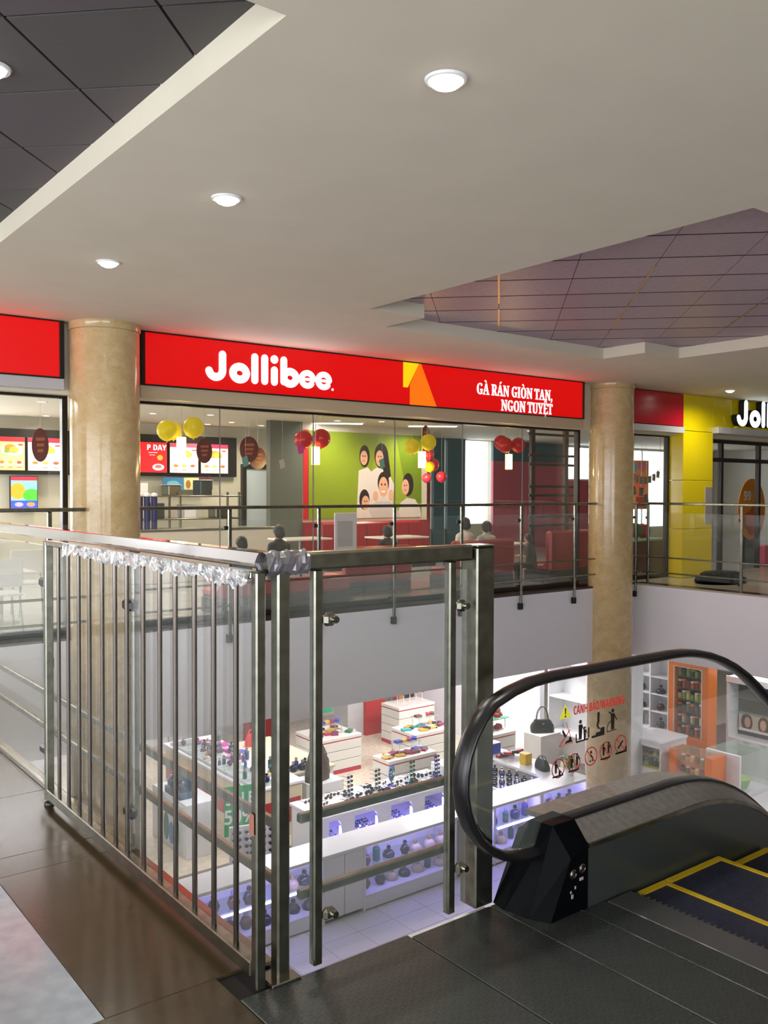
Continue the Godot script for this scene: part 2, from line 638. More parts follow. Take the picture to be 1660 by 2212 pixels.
func build_shell() -> void:
	var white: Material = M.white_paint
	var ow: Material = M.off_white
	# slabs between the two levels; their white edges face the void
	for s in [[-6.0, 1.53, -9.65, 5.0], [1.53, 2.96, -2.5, 5.0], [2.96, 13.0, -0.7, 5.0], [13.0, 28.0, -9.65, 5.0], [-6.0, 28.0, -20.3, -9.65]]:
		slab("floor_slab", s[0], s[1], s[2], s[3], BB, -0.03, white)
	# floor finishes of the upper level
	var gf := struct_node("floor_gallery")
	part(gf, "screed", box_mesh(Vector3(-6, -0.03, -9.65), Vector3(1.53, -0.012, 5)), M.joint_dark)
	var tile := func(x0: float, x1: float, z0: float, z1: float, m: Material) -> void:
		part(gf, "tile", cb2(Vector3(x0 + 0.001, -0.012, z0 + 0.001), Vector3(x1 - 0.001, 0.0, z1 - 0.001), 0.0015), m)
	var z := -9.64
	while z < -2.63:
		var z1 := minf(z + 0.8, -2.62)
		if absf(z - (-3.84)) < 0.8:
			z1 = -3.84 if z < -3.9 else -2.62
		tile.call(0.97, 1.53, z, z1, M.brown_granite)
		for k in 3:
			tile.call(0.97 - 0.8 * (k + 1), 0.97 - 0.8 * k, z, z1, M.white_floor)
		z = z1
	for k in 5:
		tile.call(-1.43 + 0.554 * k, -1.43 + 0.554 * (k + 1), -2.62, -1.9, M.brown_granite)
		tile.call(-1.43 + 0.554 * k, -1.43 + 0.554 * (k + 1), -1.9, -1.1, M.brown_granite)
	part(gf, "screed", box_mesh(Vector3(-6, -0.012, -1.1), Vector3(1.34, 0.0, 5)), M.brown_granite)
	part(gf, "screed", box_mesh(Vector3(-6, -0.012, -9.64), Vector3(-1.44, 0.0, -1.1)), M.white_floor)
	slab("floor_well_edge", 1.53, 2.96, -0.7, 5.0, -0.03, 0.0, M.brown_granite)
	slab("floor_landing", 2.96, 13.0, -0.7, 5.0, -0.03, 0.0, M.brown_granite)
	slab("floor_store", -6.0, 28.0, -17.5, -9.97, -0.03, 0.0, M.store_floor)
	slab("floor_sill", -6.0, 13.0, -9.97, -9.65, -0.03, 0.004, M.dark_stone)
	slab("floor_walkway", 13.0, 28.0, -9.97, 5.0, -0.03, 0.0, M.walkway_tile)
	slab("floor_walkway_edge", 13.0, 13.25, -9.65, -0.7, 0.0, 0.004, M.dark_stone)
	# outer walls
	slab("wall_left", -6.2, -6.0, -20.5, 5.2, FL - 0.2, 4.1, ow)
	slab("wall_right", 28.0, 28.2, -20.5, 5.2, FL - 0.2, 4.1, ow)
	slab("wall_back", -6.2, 28.2, 5.0, 5.2, FL - 0.2, 4.1, ow)
	for q in [["added white glowing panel behind the camera filling the soffit and far beam", Vector3(-1.5, 0, 4.95), PI, 4.0], ["unseen white glowing panel on the gallery side wall lighting the soffit", Vector3(-5.95, 0, -2.5), PI / 2, 5.7]]:
		var sf := thing("unseen_gallery_panel", q[0], "unseen_panel", q[1], q[2])  # out of view, placed to light the soffit and far beam
		part(sf, "glow_face", cb2(Vector3(-q[3], 0.25, 0), Vector3(q[3], 2.75, 0.04), 0.005), glow("gallery_panel_glow", rgb(244, 248, 255), 1.5))
		for y in [[0.0, 0.25], [2.75, 2.9]]:
			part(sf, "rail", cb2(Vector3(-q[3] - 0.1, y[0], 0), Vector3(q[3] + 0.1, y[1], 0.06), 0.005), M.grey_trim)
		for k in 5:
			part(sf, "mullion", cb2(Vector3(q[3] * (k / 2.0 - 1.0) - 0.03, 0.25, 0.04), Vector3(q[3] * (k / 2.0 - 1.0) + 0.03, 2.75, 0.06), 0.005), M.grey_trim)
	slab("wall_far_lower", -6.2, 28.2, -20.5, -20.3, FL - 0.2, BB, M.white_paint)
	# upper far wall with its window openings: [x0, x1, y0, y1]
	var op := [[14.98, 15.1, 0.6, 2.9], [15.46, 15.58, 0.6, 2.9], [16.2, 17.25, 0.7, 2.93], [20.3, 21.6, 1.9, 2.93], [22.6, 25.6, 0.4, 2.93]]
	var st := begin()
	var x := -6.0
	for o in op:
		box_between(st, Vector3(x, 0, -17.75), Vector3(o[0], 4.1, -17.5))
		box_between(st, Vector3(o[0], 0, -17.75), Vector3(o[1], o[2], -17.5))
		box_between(st, Vector3(o[0], o[3], -17.75), Vector3(o[1], 4.1, -17.5))
		x = o[1]
	box_between(st, Vector3(x, 0, -17.75), Vector3(28, 4.1, -17.5))
	structure("wall_far_upper", st.commit(), M.cream_wall)
	var wn := 0
	for o in op:
		wn += 1
		var w := struct_node("window_%d" % wn)
		part(w, "pane", box_mesh(Vector3(o[0], o[2], -17.63), Vector3(o[1], o[3], -17.62)), M.clear_glass)
		if o[1] - o[0] > 1.2:
			part(w, "frame", cb2(Vector3(o[0], o[2], -17.66), Vector3(o[1], o[2] + 0.05, -17.58)), M.grey_trim)
			part(w, "frame", cb2(Vector3(o[0], o[3] - 0.05, -17.66), Vector3(o[1], o[3], -17.58)), M.grey_trim)
			part(w, "mullion", cb2(Vector3((o[0] + o[1]) / 2 - 0.02, o[2], -17.66), Vector3((o[0] + o[1]) / 2 + 0.02, o[3], -17.6)), M.grey_trim)
	slab("ceiling_roof", -6.2, 28.2, -20.5, 5.2, 3.95, 4.1, ow)
	slab("floor_foundation", -6.2, 28.2, -20.5, 5.2, FL - 0.2, FL - 0.03, ow)
	# floor of the shop level
	slab("floor_shop", -6.0, 28.0, -20.3, -13.2, FL - 0.03, FL, M.beige_floor)
	slab("floor_shop_band", -6.0, 28.0, -13.2, -10.5, FL - 0.03, FL, M.mauve_floor)
	slab("floor_shop_near", -6.0, 28.0, -8.6, 5.0, FL - 0.03, FL - 0.002, M.pale_floor)
	var lf := struct_node("floor_atrium")
	part(lf, "screed", box_mesh(Vector3(-6, FL - 0.03, -10.5), Vector3(28, FL - 0.014, -8.6)), M.joint_dark)
	for i in 17:
		for k in 4:
			part(lf, "tile", cb2(Vector3(3.0 + 0.62 * i + 0.003, FL - 0.014, -10.5 + 0.475 * k + 0.003), Vector3(3.62 + 0.62 * i - 0.003, FL, -10.5 + 0.475 * (k + 1) - 0.003), 0.003), M.pale_floor)
	part(lf, "screed", box_mesh(Vector3(-6, FL - 0.014, -10.5), Vector3(2.98, FL, -8.6)), M.pale_floor)
	part(lf, "screed", box_mesh(Vector3(13.56, FL - 0.014, -10.5), Vector3(28, FL, -8.6)), M.pale_floor)

func build_ceiling() -> void:
	var xs := [-6.0, -3.4, 1.79, 5.3, 6.02, 9.75, 10.5, 28.0]
	var zs := [-9.76, -7.76, -7.1, -6.87, -3.06, -2.92, 5.0]
	var st := begin()
	for j in zs.size() - 1:
		var i := 0
		while i < xs.size() - 1:
			if in_hole((xs[i] + xs[i + 1]) / 2, (zs[j] + zs[j + 1]) / 2):
				i += 1
				continue
			var k := i
			while k + 1 < xs.size() - 1 and not in_hole((xs[k + 1] + xs[k + 2]) / 2, (zs[j] + zs[j + 1]) / 2):
				k += 1
			box_between(st, Vector3(xs[i], CEIL, zs[j]), Vector3(xs[k + 1], 3.95, zs[j + 1]))
			i = k + 1
	structure("ceiling_soffit", st.commit(), M.soffit_paint)
	var holes := [PackedVector2Array([Vector2(-3.4, -6.87), Vector2(1.79, -6.87), Vector2(1.79, -2.92), Vector2(-3.4, -2.92)]),
		PackedVector2Array([Vector2(5.3, -7.1), Vector2(6.02, -7.1), Vector2(6.02, -7.76), Vector2(9.75, -7.76), Vector2(9.75, -7.1), Vector2(10.5, -7.1), Vector2(10.5, -3.06), Vector2(5.3, -3.06)])]
	var start := [Vector2(3.466, -2.008), Vector2(6.98, 0.0)]
	var s := 0.662
	var c := sqrt(0.5)
	for h in 2:
		var root := struct_node(["ceiling_recess_dark", "ceiling_recess_mauve"][h])
		var b := begin()
		prism(b, holes[h], Vector3.ZERO, Vector3.RIGHT, Vector3.BACK, Vector3.UP, REC + 0.02, REC + 0.05)
		commit(b, root, "backing", M.joint_dark)
		var gu: float = [0.008, 0.011][h]
		var g: float = [0.007, 0.003][h]
		for iu in range(-14, 15):
			for iv in range(-14, 15):
				var u0: float = start[h].x + iu * s
				var v0: float = start[h].y + iv * s
				var sq := PackedVector2Array()
				for q in [[u0 + gu, v0 + g], [u0 + s - gu, v0 + g], [u0 + s - gu, v0 + s - g], [u0 + gu, v0 + s - g]]:
					sq.append(Vector2((q[0] + q[1]) * c, (q[1] - q[0]) * c))
				for poly in Geometry2D.intersect_polygons(sq, holes[h]):
					if poly.size() < 3 or Geometry2D.triangulate_polygon(poly).size() == 0:
						continue
					var t := begin()
					prism(t, poly, Vector3.ZERO, Vector3.RIGHT, Vector3.BACK, Vector3.UP, REC, REC + 0.02)
					var odd := absi(iu * 7 + iv * 3) % 3 == 0
					commit(t, root, "tile", [M.grey_ceiling_tile_b if odd else M.grey_ceiling_tile, M.mauve_ceiling_tile_b if odd else M.mauve_ceiling_tile][h])
		if h == 1:
			# dark grid bars along the cross joints
			for iu in range(-14, 15):
				var uc: float = start[h].x + iu * s
				var bar := PackedVector2Array()
				for q in [[uc - 0.008, -9.0], [uc + 0.008, -9.0], [uc + 0.008, 9.0], [uc - 0.008, 9.0]]:
					bar.append(Vector2((q[0] + q[1]) * c, (q[1] - q[0]) * c))
				for poly in Geometry2D.intersect_polygons(bar, holes[h]):
					if Geometry2D.triangulate_polygon(poly).size() > 0:
						var t := begin()
						prism(t, poly, Vector3.ZERO, Vector3.RIGHT, Vector3.BACK, Vector3.UP, REC - 0.002, REC)
						commit(t, root, "grid_bar", M.joint_dark)
			# metal cover strips along some of the joints
			for iv in range(-3, 6):
				var v: float = iv * s
				for seg in [[5.9, 7.5], [7.9, 9.3], [9.6, 10.8]]:
					if (iv + int(seg[0])) % 2 == 0 and iv != 0:
						continue
					var a := Vector2((seg[0] + v) * c, (v - seg[0]) * c)
					var e := Vector2((seg[1] + v) * c, (v - seg[1]) * c)
					if not (Geometry2D.is_point_in_polygon(a, holes[1]) and Geometry2D.is_point_in_polygon(e, holes[1])):
						continue
					var t := begin()
					var mid := (a + e) / 2
					cbx(t, Vector3.ZERO, Vector3(0.022, 0.004, a.distance_to(e)), 0.001)
					commit(t, root, "cover_strip", M.brass_strip if iv % 2 == 0 else M.pale_strip, Vector3(mid.x, REC - 0.0045, mid.y), Vector3(0, -PI / 4, 0))
	# store ceiling and the bulkhead over the shop windows
	slab("ceiling_store", -6.0, 28.0, -17.5, -9.78, 2.95, 3.1, M.soffit_paint)
	slab("ceiling_store_bulkhead", -6.0, 14.39, -9.95, -9.77, 2.62, 3.95, M.soffit_paint)
	slab("ceiling_portal_bulkhead", 14.39, 28.0, -9.95, -9.77, 2.62, 3.95, M.soffit_paint)

func dome_lamp(at: Vector3, label: String, e: float, group: String, r := 0.08, c := Color(1, 0.98, 0.93)) -> void:
	var t := thing("ceiling_downlight", label, "ceiling light", at, 0.0, group)
	part(t, "trim_ring", lathe_mesh([Vector2(r * 0.98, -0.012), Vector2(r * 1.12, -0.01), Vector2(r * 1.18, 0.0), Vector2(r * 0.98, 0.0)], 28), M.white_gloss)
	part(t, "lamp_diffuser", lathe_mesh([Vector2(0, -0.045), Vector2(r * 0.35, -0.042), Vector2(r * 0.7, -0.03), Vector2(r * 0.92, -0.012), Vector2(r * 0.97, 0.0)], 28), M.lamp_white)
	spot(at + Vector3(0, -0.05, 0), e, c, r, 85.0)

func build_columns() -> void:
	for p in [[3.575, "cream marble column between the blank lit sign and the lettered sign"], [12.26, "cream marble column beside the yellow clad doorway"]]:
		var t := thing("marble_column", p[1], "column", Vector3(p[0], FL, -9.58), 0.0, "marble columns")
		var h := CEIL - FL
		var r := 0.368
		part(t, "shaft", lathe_mesh([Vector2(r, 0.0), Vector2(r, h - 0.085)], 48), M.marble)
		part(t, "capital_ring", lathe_mesh([Vector2(r + 0.004, h - 0.083), Vector2(r + 0.012, h - 0.075), Vector2(r + 0.012, h), Vector2(r - 0.05, h)], 48), M.marble)

# ---------------------------------------------------------------- shopfront
func word_letters(parent: Node, at: Vector3, k: float, depth: float, m: Material, side: Material = null) -> void:
	# rounded strokes of the eight letters, base line at y = 0, about 1.72 wide at k = 1
	var w := 0.088
	var shapes := [
		[[Vector2(0.215, 0.305), Vector2(0.215, 0.125)] + arc(Vector2(0.13, 0.125), 0.085, 0.082, 0, -170, 12)],
		[arc(Vector2(0.435, 0.112), 0.088, 0.074, 0, 360, 22)],
		[[Vector2(0.635, 0.045), Vector2(0.635, 0.315)]],
		[[Vector2(0.768, 0.045), Vector2(0.768, 0.315)]],
		[[Vector2(0.9, 0.045), Vector2(0.9, 0.185)]],
		[[Vector2(1.03, 0.06), Vector2(1.03, 0.315)], arc(Vector2(1.117, 0.112), 0.086, 0.074, 0, 360, 22)],
		[arc(Vector2(1.365, 0.112), 0.086, 0.078, -42, -356, 20), [Vector2(1.29, 0.112), Vector2(1.45, 0.112)]],
		[arc(Vector2(1.605, 0.112), 0.086, 0.078, -42, -356, 20), [Vector2(1.53, 0.112), Vector2(1.69, 0.112)]],
	]
	for i in shapes.size():
		var st := begin()
		for s in shapes[i].size():
			var sw := w if i < 6 else (0.068 if s == 0 else 0.034)
			var pts: Array = shapes[i][s].map(func(p): return p * k)
			stroke(st, pts, sw * k, depth)
		var o := commit(st, parent, "letter", m if side == null else side, at)
		if i == 4:
			var dt := begin()
			disc2(dt, Vector2(0.9, 0.312) * k, 0.05 * k, depth)
			var od := commit(dt, parent, "letter_dot", m if side == null else side, at)
			if side != null:
				var df := begin()
				disc2(df, Vector2(0.9, 0.312) * k, 0.045 * k, 0.012)
				commit(df, od, "letter_face", m, Vector3(0, 0, depth))
		if side != null:
			var f := begin()
			for s in shapes[i].size():
				var sw := (w if i < 6 else (0.068 if s == 0 else 0.034)) - 0.012
				stroke(f, shapes[i][s].map(func(p): return p * k), sw * k, 0.012)
			commit(f, o, "letter_face", m, Vector3(0, 0, depth))

func flat_poly(parent: Node, called: String, pts: Array, z0: float, z1: float, m: Material) -> MeshInstance3D:
	var st := begin()
	prism(st, PackedVector2Array(pts), Vector3.ZERO, Vector3.RIGHT, Vector3.UP, Vector3.BACK, z0, z1)
	return commit(st, parent, called, m)

func build_signs() -> void:
	var y0 := 2.785
	var y1 := 3.365
	# the long lit sign
	var s := thing("fascia_sign", "long lit red sign with white rounded word and two lines of serif capitals", "sign", Vector3(0, 0, 0))
	part(s, "sign_face", cb2(Vector3(4.05, y0, -9.75), Vector3(11.56, y1, ZF), 0.004), M.sign_red)
	for e in [[4.0, 4.05], [11.56, 11.6]]:
		part(s, "frame", cb2(Vector3(e[0], y0 - 0.015, -9.75), Vector3(e[1], y1 + 0.013, ZF + 0.012)), M.dark_frame)
	part(s, "frame", cb2(Vector3(4.05, y1, -9.75), Vector3(11.56, y1 + 0.013, ZF + 0.012), 0.002), M.dark_frame)
	part(s, "frame", cb2(Vector3(4.05, y0 - 0.015, -9.75), Vector3(11.56, y0, ZF + 0.012), 0.002), M.dark_frame)
	flat_poly(s, "sign_wedge", [Vector2(7.78, y1), Vector2(8.06, y1), Vector2(7.86, 3.02), Vector2(7.78, 3.02)], ZF, ZF + 0.004, M.sign_yellow)
	flat_poly(s, "sign_wedge", [Vector2(8.06, y1), Vector2(8.1, y1), Vector2(8.39, y0), Vector2(7.9, y0), Vector2(7.9, 3.06)], ZF, ZF + 0.004, M.sign_orange)
	word_letters(s, Vector3(4.79, 2.885, ZF), 1.04, 0.012, M.sign_white)
	var dot := begin()
	disc2(dot, Vector2(6.6, 2.9), 0.016, 0.006)
	commit(dot, s, "registered_mark", M.sign_white, Vector3(0, 0, ZF))
	letters(s, "slogan_text", "GÀ RÁN GIÒN TAN,", 0.165, Vector3(10.83, 3.1, ZF + 0.004), 0.0, M.sign_white, 0.008, "Droid Serif", 700, HORIZONTAL_ALIGNMENT_RIGHT, 0.74)
	letters(s, "slogan_text", "NGON TUYÊT", 0.165, Vector3(10.83, 2.885, ZF + 0.004), 0.0, M.sign_white, 0.008, "Droid Serif", 700, HORIZONTAL_ALIGNMENT_RIGHT, 0.74)
	var under := begin()
	disc2(under, Vector2(10.83 - (text_w("T", "Droid Serif") + text_w("Ê", "Droid Serif") * 0.5) * 0.165 / 46.0 * 0.74, 2.885 - 0.105), 0.015, 0.008)
	commit(under, s, "accent_dot", M.sign_white, Vector3(0, 0, ZF))
	area(Vector3(7.8, 3.08, ZF + 0.05), Vector2(7.4, 0.56), 0.9, Color(1, 0.03, 0.03), Vector3(0, PI, 0), "sign_light")
	# the blank lit sign left of the column
	var b := thing("fascia_sign", "blank lit red sign panel ending at the marble column", "sign", Vector3(0, 0, 0))
	part(b, "sign_face", cb2(Vector3(-2.0, y0, -9.75), Vector3(3.1, y1, ZF), 0.004), M.sign_red)
	part(b, "frame", cb2(Vector3(3.1, y0 - 0.015, -9.75), Vector3(3.15, y1 + 0.013, ZF + 0.012)), M.dark_frame)
	part(b, "frame", cb2(Vector3(-2.0, y1, -9.75), Vector3(3.1, y1 + 0.013, ZF + 0.012), 0.002), M.dark_frame)
	part(b, "frame", cb2(Vector3(-2.0, y0 - 0.015, -9.75), Vector3(3.1, y0, ZF + 0.012), 0.002), M.dark_frame)
	area(Vector3(0.5, 3.08, ZF + 0.05), Vector2(5.0, 0.56), 0.6, Color(1, 0.03, 0.03), Vector3(0, PI, 0), "sign_light")
	# the unlit one on the right
	var u := thing("fascia_sign", "unlit glossy crimson sign panel beside the yellow cladding", "sign", Vector3(0, 0, 0))
	part(u, "sign_face", cb2(Vector3(12.9, y0, -9.75), Vector3(14.385, y1, ZF), 0.004), M.red_unlit)
	part(u, "frame", cb2(Vector3(12.84, y0 - 0.015, -9.75), Vector3(12.9, y1 + 0.013, ZF + 0.012)), M.dark_frame)
	# strips below the signs
	slab("trim_1", 4.0, 11.6, -9.77, ZF - 0.01, 2.625, 2.768, M.beige_trim)
	slab("trim_2", -2.0, 3.15, -9.77, ZF - 0.01, 2.655, 2.768, M.grey_trim)
	slab("trim_3", 12.84, 14.385, -9.77, ZF + 0.03, 2.66, 2.768, M.grey_trim)

func shop_window(n: int, joints: Array, top: float) -> void:
	var w := struct_node("window_%d" % n)
	var zg := -9.95
	var x0: float = joints[0]
	var x1: float = joints[-1]
	part(w, "head_frame", cb2(Vector3(x0, top - 0.07, zg - 0.05), Vector3(x1, top, zg + 0.04)), M.dark_frame)
	part(w, "sill_frame", cb2(Vector3(x0, 0.004, zg - 0.05), Vector3(x1, 0.07, zg + 0.04)), M.dark_frame)
	for x in [x0, x1 - 0.06]:
		part(w, "jamb", cb2(Vector3(x, 0.07, zg - 0.05), Vector3(x + 0.06, top - 0.07, zg + 0.04)), M.dark_frame)
	for i in joints.size() - 1:
		part(w, "pane", box_mesh(Vector3(joints[i] + 0.006, 0.07, zg - 0.006), Vector3(joints[i + 1] - 0.006, top - 0.07, zg + 0.006)), M.shop_glass)
		if i > 0:
			part(w, "glass_joint", box_mesh(Vector3(joints[i] - 0.006, 0.07, zg - 0.006), Vector3(joints[i] + 0.006, top - 0.07, zg + 0.006)), M.pale_strip)

func build_shopfront() -> void:
	shop_window(11, [3.9, 5.15, 6.52, 7.9, 9.2, 10.5, 11.86], 2.66)
	shop_window(12, [-1.8, -0.2, 1.5, 3.28], 2.66)
	shop_window(13, [12.5, 14.39], 2.66)
	# yellow clad doorway
	var d := struct_node("wall_yellow_portal")
	var ys := [0.0, 0.9, 1.8, 2.71, 3.38]
	for i in 4:
		part(d, "panel", cb2(Vector3(14.39, ys[i] + 0.004, -9.97), Vector3(15.35, ys[i + 1] - 0.004, ZF), 0.004), M.yellow_panel)
	for x in [15.35, 16.55, 17.75]:
		part(d, "panel", cb2(Vector3(x + 0.004, 2.82, -9.77), Vector3(x + 1.196, 3.378, ZF), 0.004), M.yellow_panel)
	part(d, "canopy", cb2(Vector3(15.33, 2.69, -9.95), Vector3(19.0, 2.815, ZF + 0.12), 0.01), M.grey_trim)
	part(d, "notice_plate", cb2(Vector3(15.1, 0.98, ZF), Vector3(15.34, 1.68, ZF + 0.012)), M.pale_strip)
	var s := thing("channel_letter_sign", "white faced black sided raised letters on yellow fascia over the doorway", "sign", Vector3.ZERO)
	word_letters(s, Vector3(15.93, 2.85, ZF + 0.02), 1.52, 0.11, M.sign_white, M.black_matt)
	var rail := cb2(Vector3(16.0, 2.818, ZF + 0.03), Vector3(18.5, 2.86, ZF + 0.1))
	part(s, "mounting_rail", rail, M.yellow_panel)
	# door frame
	var f := struct_node("door_1")
	var zf := -10.0
	part(f, "frame", cb2(Vector3(15.35, 2.55, zf - 0.05), Vector3(19.0, 2.66, zf + 0.04)), M.dark_frame)
	for x in [15.35, 16.2, 17.6, 18.95]:
		part(f, "frame", cb2(Vector3(x, 0.0, zf - 0.05), Vector3(x + 0.08, 2.55, zf + 0.04)), M.dark_frame)
	part(f, "transom", cb2(Vector3(15.43, 2.18, zf - 0.04), Vector3(18.95, 2.26, zf + 0.03)), M.dark_frame)
	part(f, "pane", box_mesh(Vector3(15.43, 0.05, zf - 0.006), Vector3(16.2, 2.18, zf + 0.006)), M.shop_glass)
	for x in [15.43, 16.28, 17.68]:
		part(f, "pane", box_mesh(Vector3(x, 2.26, zf - 0.006), Vector3(x + 0.77, 2.55, zf + 0.006)), M.shop_glass)

# ---------------------------------------------------------------- railing along the far edge
func far_rail(label: String, a: Vector3, b: Vector3, posts: Array, out: Vector3) -> void:
	# posts: distances along a-b; out: unit vector towards the void
	var t := thing("glass_railing", label, "railing", Vector3.ZERO, 0.0, "railings round the void")
	var d := (b - a).normalized()
	var side := Vector3(absf(out.x), 0, absf(out.z))
	var along := Vector3(absf(d.x), 0, absf(d.z))
	var L := a.distance_to(b)
	part(t, "top_rail", cb(along * L + side * 0.06 + Vector3(0, 0.04, 0), 0.008), M.steel, a + d * L / 2 + Vector3(0, 1.385, 0))
	for y in [0.47, 0.21]:
		part(t, "mid_rail", cb(along * L + side * 0.02 + Vector3(0, 0.025, 0), 0.004), M.steel, a + d * L / 2 + Vector3(0, y, 0) + out * 0.012)
	var prev := 0.0
	for k in posts.size():
		var p: Vector3 = a + d * posts[k]
		part(t, "post", cb(along * 0.045 + side * 0.03 + Vector3(0, 1.585, 0), 0.005), M.steel, p + Vector3(0, 0.572, 0))
		part(t, "bracket", cb(along * 0.07 + side * 0.06 + Vector3(0, 0.1, 0), 0.005), M.black_matt, p + Vector3(0, -0.19, 0) - out * 0.01)
		for y in [1.14, 0.12]:
			part(t, "clamp", cb(along * 0.07 + side * 0.035 + Vector3(0, 0.045, 0), 0.008), M.rubber, p + Vector3(0, y, 0) - out * 0.03 - d * 0.035)
	var stops := [0.0] + posts + [L]
	for k in stops.size() - 1:
		if stops[k + 1] - stops[k] > 0.25:
			var c: Vector3 = a + d * (stops[k] + stops[k + 1]) / 2
			part(t, "pane", cb(along * (stops[k + 1] - stops[k] - 0.03) + side * 0.01 + Vector3(0, 1.1, 0), 0.002), M.rail_glass, c + Vector3(0, 0.68, 0) - out * 0.03)

func build_far_rails() -> void:
	far_rail("glass railing with steel posts in front of the long shop window", Vector3(3.95, 0, -9.6), Vector3(11.88, 0, -9.6), [1.15, 2.43, 3.67, 4.92, 6.17, 7.42], Vector3.BACK)
	far_rail("glass railing ending in mid air before the marble column", Vector3(-1.5, 0, -9.34), Vector3(3.27, 0, -9.34), [1.2, 2.5, 4.4], Vector3.BACK)
	far_rail("short glass railing between the marble column and the corner of the void", Vector3(12.63, 0, -9.6), Vector3(13.02, 0, -9.6), [0.08, 0.36], Vector3.BACK)
	far_rail("glass railing along the void in front of the yellow doorway", Vector3(13.05, 0, -9.56), Vector3(13.05, 0, -2.6), [0.16, 1.9, 3.6, 5.3], Vector3.LEFT)

# ---------------------------------------------------------------- balustrade and barrier at the near edge
func build_near_rails() -> void:
	var t := thing("glass_balustrade", "steel and glass balustrade beside the escalator with two low cross rails", "railing", Vector3.ZERO)
	var z := -2.495
	part(t, "corner_post", cb2(Vector3(1.485, 0.0, z - 0.024), Vector3(1.533, 1.335, z + 0.024), 0.006), M.steel)
	part(t, "top_rail", cb2(Vector3(1.46, 1.335, z - 0.032), Vector3(2.34, 1.395, z + 0.032), 0.008), M.steel)
	var ep := part(t, "end_post", cb2(Vector3(2.345, 0.0, z - 0.045), Vector3(2.44, 1.385, z + 0.045), 0.006), M.steel)
	part(ep, "cap", cb2(Vector3(2.343, 1.385, z - 0.047), Vector3(2.442, 1.393, z + 0.047), 0.003), M.polished_steel)
	for x in [1.63, 2.232]:
		part(t, "post", cb2(Vector3(x, 0.0, z - 0.017), Vector3(x + 0.036, 1.335, z + 0.017), 0.005), M.steel)
		for y in [1.165, 0.165]:
			var c := part(t, "clamp", cb(Vector3(0.05, 0.045, 0.03), 0.012), M.steel, Vector3(x + 0.062, y, z + 0.012))
			part(c, "bolt", lathe_mesh([Vector2(0, 0.012), Vector2(0.012, 0.012), Vector2(0.015, 0.0), Vector2(0, 0.0)], 14), M.polished_steel, Vector3(0.012, 0, 0.015), Vector3(PI / 2, 0, 0))
	for y in [0.495, 0.235]:
		part(t, "cross_rail", cb2(Vector3(1.6, y - 0.016, z - 0.05), Vector3(2.3, y + 0.016, z - 0.022), 0.005), M.steel)
	part(t, "pane", box_mesh(Vector3(1.542, 0.015, z - 0.005), Vector3(1.628, 1.3, z + 0.005)), M.clear_glass)
	part(t, "pane", box_mesh(Vector3(1.674, 0.015, z - 0.005), Vector3(2.23, 1.3, z + 0.005)), M.clear_glass)
	part(t, "pane", box_mesh(Vector3(2.276, 0.015, z - 0.005), Vector3(2.33, 1.3, z + 0.005)), M.clear_glass)
	part(t, "foot_plate", cb2(Vector3(1.45, 0.0, z - 0.05), Vector3(1.56, 0.012, z + 0.05), 0.003), M.polished_steel)
	# long run
	var r := thing("glass_balustrade", "long glass balustrade behind the steel bar barrier", "railing", Vector3.ZERO)
	var x := 1.5
	part(r, "top_rail", cb2(Vector3(x - 0.03, 1.34, -9.1), Vector3(x + 0.03, 1.395, -2.56), 0.003), M.bright_rail)
	for pz in [-8.6, -7.35, -6.1, -4.9, -3.72]:
		part(r, "post", cb2(Vector3(x + 0.0, 0.0, pz - 0.02), Vector3(x + 0.03, 1.34, pz + 0.02), 0.005), M.steel)
		for y in [1.1, 0.2]:
			part(r, "clamp", cb(Vector3(0.04, 0.05, 0.09), 0.012), M.rubber, Vector3(x - 0.008, y, pz))
	var zs := [-9.1, -8.6, -7.35, -6.1, -4.9, -3.72, -2.56]
	for i in zs.size() - 1:
		part(r, "pane", box_mesh(Vector3(x - 0.018, 0.03, zs[i] + 0.012), Vector3(x - 0.006, 1.3, zs[i + 1] - 0.012)), M.clear_glass)
	for y in [0.475, 0.285]:
		part(r, "cross_rail", cb2(Vector3(x + 0.031, y - 0.018, -9.1), Vector3(x + 0.056, y + 0.018, -2.56), 0.005), M.steel)
	part(r, "base_channel", cb2(Vector3(x - 0.03, 0.0, -9.1), Vector3(x + 0.025, 0.03, -2.56), 0.004), M.polished_steel)
	# bar barrier standing in front of it
	var b := thing("bar_barrier", "free standing steel barrier of thin vertical bars with scuffed foil wrap", "barrier", Vector3.ZERO)
	x = 1.42
	part(b, "end_post", cb2(Vector3(x - 0.018, 0.0, -2.5), Vector3(x + 0.018, 1.34, -2.464), 0.005), M.steel)
	part(b, "end_post", cb2(Vector3(x - 0.02, 0.02, -4.62), Vector3(x + 0.02, 1.34, -4.58), 0.005), M.steel)
	part(b, "bottom_rail", cb2(Vector3(x - 0.022, 0.035, -4.58), Vector3(x + 0.022, 0.085, -2.5), 0.004), M.steel)
	part(b, "top_rail", cb2(Vector3(x - 0.02, 1.315, -4.58), Vector3(x + 0.02, 1.34, -2.5), 0.004), M.steel)
	part(b, "foot", lathe_mesh([Vector2(0, 0), Vector2(0.026, 0.0), Vector2(0.026, 0.012), Vector2(0.016, 0.02), Vector2(0, 0.02)], 16), M.rubber, Vector3(x, 0, -4.6))
	for bz in [-4.44, -4.3, -4.15, -4.01, -3.85, -3.7, -3.57, -3.4, -3.24, -3.1, -2.94, -2.79, -2.63]:
		part(b, "bar", tube_mesh([Vector3(x, 0.085, bz), Vector3(x, 1.315, bz)], 0.0095, 12), M.bar_steel)
	# crumpled foil under the hand rail and round the corner
	var n := FastNoiseLite.new()
	n.seed = 4
	n.frequency = 9.0
	var st := begin()
	var cols := 120
	var rows := 6
